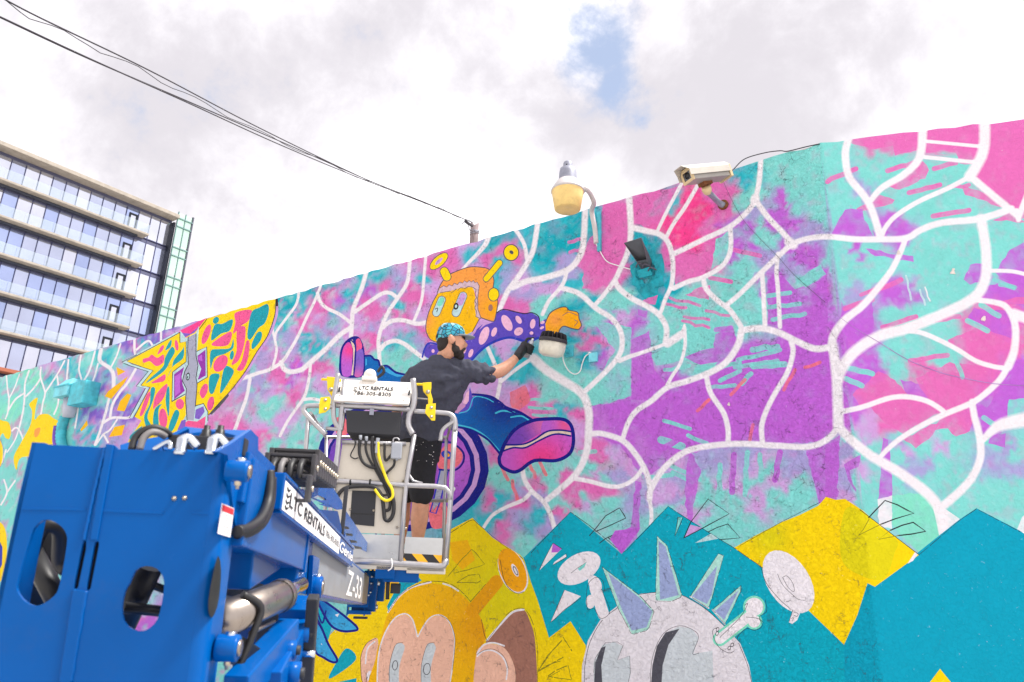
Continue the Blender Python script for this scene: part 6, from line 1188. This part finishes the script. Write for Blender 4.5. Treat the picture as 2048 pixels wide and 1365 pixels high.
# cables under the control box
z3 = Z((600,860), 4.267)
def cab(pts, r, mt, o_=.015, nm='control_cable'): return MB().tube([bpx(*q, o_) for q in z3(pts)], r, 10, smooth_path=6).build(nm, mt, bsk)
for x, y in ((518,65),(568,75),(668,90),(825,240)): MB().cyl(bpx(*z3([(x, y-14)])[0], .015), bpx(*z3([(x, y+26)])[0], .015), .011, .009, 10).build('cable_gland', 'grey_box', bsk)
cab([(512,85),(508,200),(540,280),(600,320),(650,325)], .010, 'hose'); cab([(562,90),(565,180),(600,270),(640,330)], .008, 'hose'); cab([(620,60),(622,200),(660,320),(720,430),(770,520),(800,620),(795,720),(760,775),(725,760),(715,680),(700,580),(660,510),(600,485),(480,485),(390,500),(340,540),(320,580)], .0125, 'hose'); cab([(668,110),(672,220),(705,330),(745,440),(785,510),(788,580),(740,608),(690,580),(640,510)], .0095, 'cable_yellow', .022)
cab([(724,120),(722,230),(735,265),(770,230),(790,200)], .008, 'hose'); cab([(808,260),(800,310),(750,360),(740,380)], .008, 'hose'); cab([(470,90),(470,140),(440,200),(435,230),(470,250),(500,240)], .004, 'hose'); cab([(640,330),(690,420),(740,520),(770,600),(760,680),(720,690)], .010, 'hose', .008); cab([(770,470),(770,540),(720,560),(690,540)], .006, 'hose', .01)
MB().bbox(bpx(*z3([(825,185)])[0], .02), E1*.034, E2*.02, EZ*.052, .008).build('junction_box', 'grey_box', bsk); MB().bbox(bpx(*z3([(660,140)])[0], .02), E1*.010, E2*.010, EZ*.05, .005).build('connector', 'grey_box', bsk)
MB().tube([bpx(*q, .02) for q in z3([(795,110),(800,80),(830,75),(850,95)])], .005, 6, smooth_path=3).build('hanger', 'alu', bsk)
for x in (430, 598, 745): MB().lathe(bpx(*z3([(x, 448 if x < 700 else 460)])[0])-E1*.006, E1, [(.0185, 0), (.0195, .003), (.0195, .009), (.0185, .012)], 14).build('cable_tie', 'black', bsk)
MB().tube([bpx(783,1118,.022), bpx(784,1135,.024), bpx(776,1142,.024)], .004, 6, smooth_path=3).build('cable_tie', 'decal_white', bsk)
# under-frame
MB().bbox(bpx(802,1150)+E2*.12, E1*.11, E2*.1, EZ*.045, .006).build('mount_beam', 'lift_blue', bsk); MB().bbox(bpx(852,1142)+E2*.1, E1*.12, E2*.1, EZ*.018, .004).build('under_plate', 'alu_plate', bsk); MB().bbox(bpx(790,1178)+E2*.1, E1*.03, E2*.03, EZ*.03, .004).build('load_cell', 'panel_black', bsk); MB().tube([bpx(776,1150)+E2*.05, bpx(774,1200)+E2*.05], .012, 8).build('drop_hose', 'hose', bsk)
MB().bbox(bpx(770,1145)+E2*.2, E1*.06, E2*.2, EZ*.04, .006).build('rotator_arm', 'lift_blue', bsk)
# chassis standing on the ground, below the picture
base_c = V((at(260,1200,1.7).x, at(260,1200,1.7).y, 0)); MB().bbox(base_c+EZ*.55, E1*.75, E2*.95, EZ*.25, .06).build('chassis', 'lift_blue', lift); MB().bbox(base_c+EZ*.83-E2*.1, E1*.45, E2*.5, EZ*.035, .03).build('turntable', 'lift_blue', lift)
for i in (-1, 1):
    for j in (-1, 1):
        c0 = base_c+E1*i*.72+E2*j*.75+EZ*.35; wh = MB().lathe(c0-E1*.11, E1, [(.12, 0), (.3, 0), (.35, .04), (.35, .18), (.3, .22), (.12, .22)], 28).build('wheel', 'hose', lift); MB().lathe(c0-E1*.10, E1, [(.001, .0), (.2, 0), (.2, .2), (.001, .2)], 20).build('rim', 'decal_white', wh)
# ------------------------------------------------------------------ painter
def skinmat(name, rgb, sss=.1):
    m = mat(name, rgb, .5, var=.14, scale=26, bump=.15, bscale=90); m.node_tree.nodes['Principled BSDF'].inputs['Subsurface Weight'].default_value = sss
    m.node_tree.nodes['Principled BSDF'].inputs['Subsurface Radius'].default_value = (.012, .005, .003); return m
skinmat('skin', (206, 150, 122)); mat('tee', (66, 68, 82), .9, var=.14, scale=30, bump=.7, bscale=16, stretch=(1, 1, 1.6)); mat('shorts', (28, 28, 34), .85, var=.2, scale=20, bump=.2, bscale=150); mat('hair', (38, 28, 26), .7, var=.3, scale=60, bump=.6, bscale=180); mat('glove', (24, 24, 28), .5, var=.2, bump=.2, bscale=60); mat('can', (190, 190, 196), .3, .6, dirt=.2); mat('shoe', (60, 58, 60), .8); mat('eye_white', (230, 226, 222), .3); mat('brim', (150, 160, 166), .7, var=.1)
def capmat():
    m = bpy.data.materials.new('cap_cloth'); m.use_nodes = True; n = m.node_tree.nodes; l = m.node_tree.links; b_ = n['Principled BSDF']; t = n.new('ShaderNodeTexCoord')
    v = n.new('ShaderNodeTexVoronoi'); v.feature = 'DISTANCE_TO_EDGE'; v.inputs['Scale'].default_value = 30; c = n.new('ShaderNodeTexVoronoi'); c.inputs['Scale'].default_value = 30
    for q in (v, c): l.new(t.outputs['Object'], q.inputs['Vector'])
    s_ = n.new('ShaderNodeSeparateColor'); l.new(c.outputs['Color'], s_.inputs[0]); r = n.new('ShaderNodeValToRGB'); l.new(s_.outputs[0], r.inputs[0]); e = r.color_ramp.elements
    e[0].position = 0; e[0].color = (*lin((20, 110, 150)), 1); e[1].position = 1; e[1].color = (*lin((150, 200, 214)), 1); k = e.new(.35); k.color = (*lin((40, 150, 180)), 1); k = e.new(.6); k.color = (*lin((90, 190, 196)), 1); k = e.new(.8); k.color = (*lin((30, 130, 165)), 1)
    g_ = n.new('ShaderNodeMapRange'); g_.inputs[1].default_value = .05; g_.inputs[2].default_value = .09; l.new(v.outputs[0], g_.inputs[0]); mx = n.new('ShaderNodeMix'); mx.data_type = 'RGBA'; l.new(g_.outputs[0], mx.inputs[0]); mx.inputs[6].default_value = (.01, .012, .015, 1); l.new(r.outputs[0], mx.inputs[7]); l.new(mx.outputs[2], b_.inputs['Base Color']); b_.inputs['Roughness'].default_value = .85; MATS['cap_cloth'] = m
capmat()
PD = 5.28; pxm = PD/F_PX
deckz = bpx(840, 1126).z+E2.z
DECK = fl0[0].z-.01
per = thing('person', 'person in dark tee shirt and patterned cap spray painting from the basket', 'person', at(838, 1120, PD))
def loft(mb, secs, n=20, cap=True):
    """secs: centre, half width vector, half depth vector"""
    vs = []
    for c, a, b_ in secs:
        for k in range(n): t = 2*math.pi*k/n; vs.append(V(c)+V(a)*math.cos(t)+V(b_)*math.sin(t))
    m = len(secs); fs = [(i*n+k, i*n+(k+1) % n, (i+1)*n+(k+1) % n, (i+1)*n+k) for i in range(m-1) for k in range(n)]
    if cap: fs += [tuple(range(n))[::-1], tuple(range((m-1)*n, m*n))]
    mb.add(vs, fs, True); return mb
Rh = V((RT.x, RT.y, 0)).normalized(); Fh = V((FW.x, FW.y, 0)).normalized()
def limb(mb, pts, rs, n=14, steps=4):
    p = catmull3(pts, steps); m = len(p); vs = [];
    mb.tube(p, rs, n); mb.ball(p[0], rs[0]*.98, n=12, m=8); mb.ball(p[-1], rs[-1]*.98, n=12, m=8); return mb
# joints
hipR = at(846, 892, PD+.02); hipL = at(812, 890, PD+.06); kneeR = at(842, 992, PD-.02); kneeL = at(806, 990, PD+.12)
floor_z = fl0[0].z-.008
def onfloor(x, d): p = at(x, 1100, d); return V((p.x, p.y, floor_z))
ankR = onfloor(834, PD+.02)+EZ*.085; ankL = onfloor(798, PD+.16)+EZ*.085
shR = at(943, 744, PD+.06); elR = at(1000, 742, PD+.18); wrR = at(1039, 708, PD+.33); shL = at(840, 741, PD-.01); elL = at(800, 800, PD+.14); wrL = at(792, 850, PD+.26)
# --- body: one skin (head, neck, arms, legs, trunk core)
hc = at(903, 684, PD+.01)                                   # head centre
hf = (Rh*.97+Fh*.22).normalized(); hl = EZ.cross(hf); hu = (EZ+hf*-.04).normalized()   # head looks along the wall, slightly into it
H = lambda x, y, z_: hc+hf*x+hl*y+hu*z_
b = MB(); ax3 = (hf, hl, hu)
b.ball(H(-.008, 0, .03), .098, .077, .10, ax3, 20, 14); b.ball(H(.03, 0, -.03), .066, .062, .075, ax3, 18, 12); b.ball(H(.045, 0, -.075), .045, .045, .04, ax3, 14, 10); b.ball(H(.06, 0, .012), .035, .055, .03, ax3, 12, 8)
b.ball(H(.1, 0, -.02), .02, .014, .02, ax3, 10, 8); b.tube([H(.085, 0, .022), H(.113, 0, -.018)], [.010, .013], 10); b.ball(H(.088, 0, -.055), .016, .026, .012, ax3, 12, 8); b.ball(H(.075, 0, -.1), .024, .028, .02, ax3, 12, 8)
for s_2 in (-1, 1): b.ball(H(.07, s_2*.035, -.01), .028, .025, .03, ax3, 12, 8); b.ball(H(-.008, s_2*.08, -.01), .024, .012, .036, ax3, 12, 8); b.ball(H(-.018, s_2*.086, .002), .016, .010, .03, ax3, 10, 8)
neck0 = at(886, 716, PD+.02); limb(b, [H(-.02, 0, -.04), H(-.03, 0, -.085), neck0, neck0-EZ*.06], [.055, .052, .054, .07])
limb(b, [shR, at(972, 748, PD+.11), elR, at(1020, 728, PD+.25), wrR], [.055, .055, .05, .052, .045, .034, .028]); limb(b, [shL, elL, wrL], [.052, .048, .03])
for hip, kn, an, k in ((hipR, kneeR, ankR, 1), (hipL, kneeL, ankL, 0)):
    calf = kn.lerp(an, .38)-E2*.012; limb(b, [hip, kn+EZ*.02, calf, kn.lerp(an, .75), an], [.095, .08, .062, .066, .05, .038, .040])
tors = [(at(838, 905, PD+.02), .155, .10), (at(846, 870, PD), .15, .10), (at(856, 830, PD), .165, .105), (at(872, 785, PD), .19, .11), (at(884, 752, PD+.01), .205, .11), (at(887, 728, PD+.02), .15, .085)]
shd = (shR-shL).normalized(); bdv = shd.cross(EZ).normalized()
loft(b, [(c, shd*a*.86, bdv*d*.8) for c, a, d in tors])
body = remeshed('body', b, .0085, 'skin', per, 5)
# face details
for s_2 in (-1, 1):
    e0 = H(.083, s_2*.032, .004); MB().ball(e0, .011, .012, .008, ax3, 12, 8).build('eye', 'eye_white', body); MB().ball(e0+hf*.0065, .006, .006, .006, ax3, 10, 6).build('iris', 'hair', body); MB().tube([H(.092, s_2*.012, .024), H(.09, s_2*.034, .030), H(.076, s_2*.052, .024)], .0055, 6, smooth_path=3).build('eyebrow', 'hair', body)
# beard and hair as close shells
b = MB(); b.ball(H(.043, 0, -.083), .049, .050, .032, ax3, 18, 10); b.ball(H(.066, 0, -.1), .032, .034, .03, ax3, 14, 10)
for s_2 in (-1, 1): b.ball(H(.024, s_2*.05, -.066), .032, .016, .032, ax3, 14, 10); b.ball(H(.006, s_2*.066, -.02), .016, .012, .04, ax3, 10, 8); b.tube([H(.098, s_2*.004, -.044), H(.092, s_2*.026, -.052), H(.07, s_2*.04, -.075)], .010, 8, smooth_path=3)
remeshed('beard', b, .006, 'hair', per, 2)
b = MB(); b.ball(H(-.045, 0, .002), .066, .073, .062, ax3, 18, 12); b.ball(H(-.06, 0, -.04), .044, .062, .05, ax3, 16, 10)
for s_2 in (-1, 1): b.ball(H(-.02, s_2*.066, .025), .05, .014, .03, ax3, 12, 8)
remeshed('hair', b, .007, 'hair', per, 3)
# cap: crown, flat brim, eyelet button, strap opening
b = MB(); n_ = 24; prof = [(1.0, 0), (1.02, .22), (.97, .5), (.84, .76), (.6, .94), (.3, 1.0), (.001, 1.02)]; vs = []
for r, h in prof:
    for k in range(n_): a = 2*math.pi*k/n_; vs.append(H(-.006+.104*r*math.cos(a), .085*r*math.sin(a), .018+.116*h+.024*math.cos(a)*(1-h)))
b.add(vs, [(i*n_+k, i*n_+(k+1) % n_, (i+1)*n_+(k+1) % n_, (i+1)*n_+k) for i in range(len(prof)-1) for k in range(n_)], True); cap_o = b.build('cap', 'cap_cloth', per); cap_o.modifiers.new('t', 'SOLIDIFY').thickness = .004; cap_o['label'] = 'snapback cap with black web pattern on blue'
br = []; m_ = 14
for j, rr in enumerate((0., .34, .67, 1.)):
    for k in range(m_+1):
        a = math.pi*(k/m_-.5)*.86; x0 = .094*math.cos(a); y0 = .082*math.sin(a); br.append(H(x0+rr*.078*math.cos(a*.9)**.5, y0*(1-.03*rr), .042+.006*rr-.010*abs(math.sin(a))*(1-.3*rr)))
b = MB(); b.add(br, [(j*(m_+1)+k, j*(m_+1)+k+1, (j+1)*(m_+1)+k+1, (j+1)*(m_+1)+k) for j in range(3) for k in range(m_)], True); q = b.build('brim', 'brim', cap_o); q.modifiers.new('t', 'SOLIDIFY').thickness = .004
MB().ball(H(-.006, 0, .137), .010, .010, .006, ax3, 10, 6).build('button', 'cap_cloth', cap_o)
MB().bbox(H(-.110, 0, .028), hf*.002, hl*.035, hu*.014, .001).build('strap_opening', 'hair', cap_o)
# tee shirt
b = MB(); sh = [(at(838, 884, PD+.01), .162, .112), (at(842, 868, PD), .165, .115), (at(852, 835, PD), .178, .118), (at(868, 795, PD), .196, .125), (at(882, 757, PD+.01), .208, .122), (at(886, 733, PD+.02), .165, .10), (at(887, 718, PD+.02), .085, .075)]
loft(b, [(c, shd*a, bdv*d) for c, a, d in sh]); slv = at(974, 748, PD+.115)
limb(b, [at(925, 742, PD+.03), shR+RT*.01, slv-RT*.01], [.085, .082, .078, .072]); limb(b, [at(852, 742, PD), shL-EZ*.02, shL.lerp(elL, .55)], [.08, .074, .07, .066])
tee = remeshed('tee_shirt', b, .0085, 'tee', per, 7)
tx = bpy.data.textures.new('folds', 'CLOUDS'); tx.noise_scale = .07; dm = tee.modifiers.new('d', 'DISPLACE'); dm.texture = tx; dm.strength = .04; dm.mid_level = .35; dm.texture_coords = 'GLOBAL'
# cloth pulled into folds from the raised arm towards the waist
def sst(a, b_, x): t = min(1, max(0, (x-a)/(b_-a))); return t*t*(3-2*t)
tn_ = [v.normal.copy() for v in tee.data.vertices]
for v, vn_ in zip(tee.data.vertices, tn_):
    d = v.co-CAM; zz_ = d.dot(FW); x_ = CX+F_PX*d.dot(RT)/zz_; y_ = CY-F_PX*d.dot(UP)/zz_
    dx, dy = 945-x_, y_-752; r_ = math.hypot(dx, dy); an_ = math.atan2(dy, dx)
    k_ = math.sin(an_*13+r_*.012)*sst(12, 45, r_)*(1-sst(90, 150, r_))+.7*math.sin((y_*.16+x_*.11)+math.sin(x_*.05)*2)*sst(815, 850, y_)+.5*math.sin((x_-950)*.35)*sst(940, 955, x_)
    v.co += vn_*.0095*k_
# shorts
b = MB(); loft(b, [(at(838, 866, PD+.01), shd*.158, bdv*.108), (at(838, 890, PD+.01), shd*.168, bdv*.118), (at(834, 925, PD+.02), shd*.165, bdv*.118)])
for hip, kn in ((hipR, kneeR), (hipL, kneeL)): limb(b, [hip-EZ*.02, hip.lerp(kn, .5), kn+EZ*.015], [.115, .108, .098, .092])
sho = remeshed('shorts', b, .0095, 'shorts', per, 5); dm = sho.modifiers.new('d', 'DISPLACE'); dm.texture = tx; dm.strength = .014; dm.mid_level = .5; dm.texture_coords = 'GLOBAL'
for i in range(16): q = at(832+random.uniform(0, 40), 885+random.uniform(0, 50), PD-.112+random.uniform(-.004, .004)); MB().ball(q, random.uniform(.0015, .004), n=6, m=4).build('paint_fleck', 'decal_white', sho)
# shoes and socks on the deck
for an in (ankR, ankL):
    b = MB(); f2 = (E2*.9+E1*.25).normalized(); s5 = EZ.cross(f2); c0 = V((an.x, an.y, floor_z)); b.ball(c0+EZ*.05, .05, .045, .055, (f2, s5, EZ), 14, 10); b.ball(c0+f2*.1+EZ*.038, .1, .045, .036, (f2, s5, EZ), 16, 10); b.ball(c0+EZ*.025-f2*.02, .06, .042, .025, (f2, s5, EZ), 14, 8); remeshed('shoe', b, .008, 'shoe', per, 3)
    MB().lathe(an-EZ*.01, EZ, [(.045, 0), (.043, .03), (.044, .045), (.038, .046)], 16).build('sock', 'decal_white', per)
# gloved hand closed on the can
can_b = at(1052, 716, PD+.42); can_t = at(1064, 682, PD+.44); ca = (can_t-can_b).normalized(); cr = .024
can = thing('spray_can', 'silver spray can gripped in the black gloved hand', 'spray can', can_b)
MB().lathe(can_b, ca, [(.001, .004), (cr*.8, .004), (cr, 0), (cr, .125), (cr*.9, .135), (cr*.6, .142), (cr*.55, .146), (.001, .146)], 20).build('can_body', 'can', can); MB().lathe(can_b+ca*.144, ca, [(.010, 0), (.010, .014), (.008, .018), (.001, .018)], 12).build('nozzle', 'decal_white', can); MB().lathe(can_b+ca*.02, ca, [(cr+.0006, 0), (cr+.0006, .09)], 20).build('paper_band', 'decal_grey', can)
def gl(base): return base
pw = wrR; palm = can_b+ca*.085-RT*(cr+.022)-FW*.012
av = (palm-pw).normalized(); 
b = MB(); limb(b, [pw-av*.035, pw, pw.lerp(palm, .5), palm], [.037, .038, .039, .036]); acr = ca.cross(RT).normalized()
b.ball(palm, .03, .022, .045, ((RT-ca*RT.dot(ca)).normalized(), acr, ca), 14, 10); b.ball(palm+ca*.02-RT*.006, .032, .024, .034, None, 12, 8)
tw_ = -FW.normalized()
er_ = (RT-ca*RT.dot(ca)).normalized(); ef = ca.cross(er_)
ef = ef if ef.dot(FW) < 0 else -ef                        # towards the street
def ringp(h, a, r): return can_b+ca*h+(er_*math.cos(a)+ef*math.sin(a))*r
for i, (h, ln_f) in enumerate(((.098, 2.0), (.078, 2.05), (.058, 1.9), (.040, 1.65))):    # four fingers wrap the can from the palm, street side
    pts = [palm+ca*(h-.075)*.9, ringp(h+.006, 2.55, cr+.016), ringp(h+.003, 1.75, cr+.013), ringp(h, 1.75-ln_f*.45, cr+.010), ringp(h-.002, 1.75-ln_f*.75, cr+.008)]
    limb(b, pts, [.012, .0115, .0105, .0095, .008], n=10)
limb(b, [palm+ca*.045, palm+ca*.075+er_*.004, can_b+ca*.158-er_*.012, can_b+ca*.168+er_*.004], [.012, .0112, .0098, .0085], n=10)    # index finger on the nozzle
limb(b, [palm-ef*.012+ca*.01, ringp(.085, -2.3, cr+.016), ringp(.095, -1.6, cr+.012), ringp(.1, -1.0, cr+.010)], [.014, .0125, .011, .009], n=10)   # thumb on the far side
g_o = remeshed('glove', b, .0042, 'glove', per, 2)
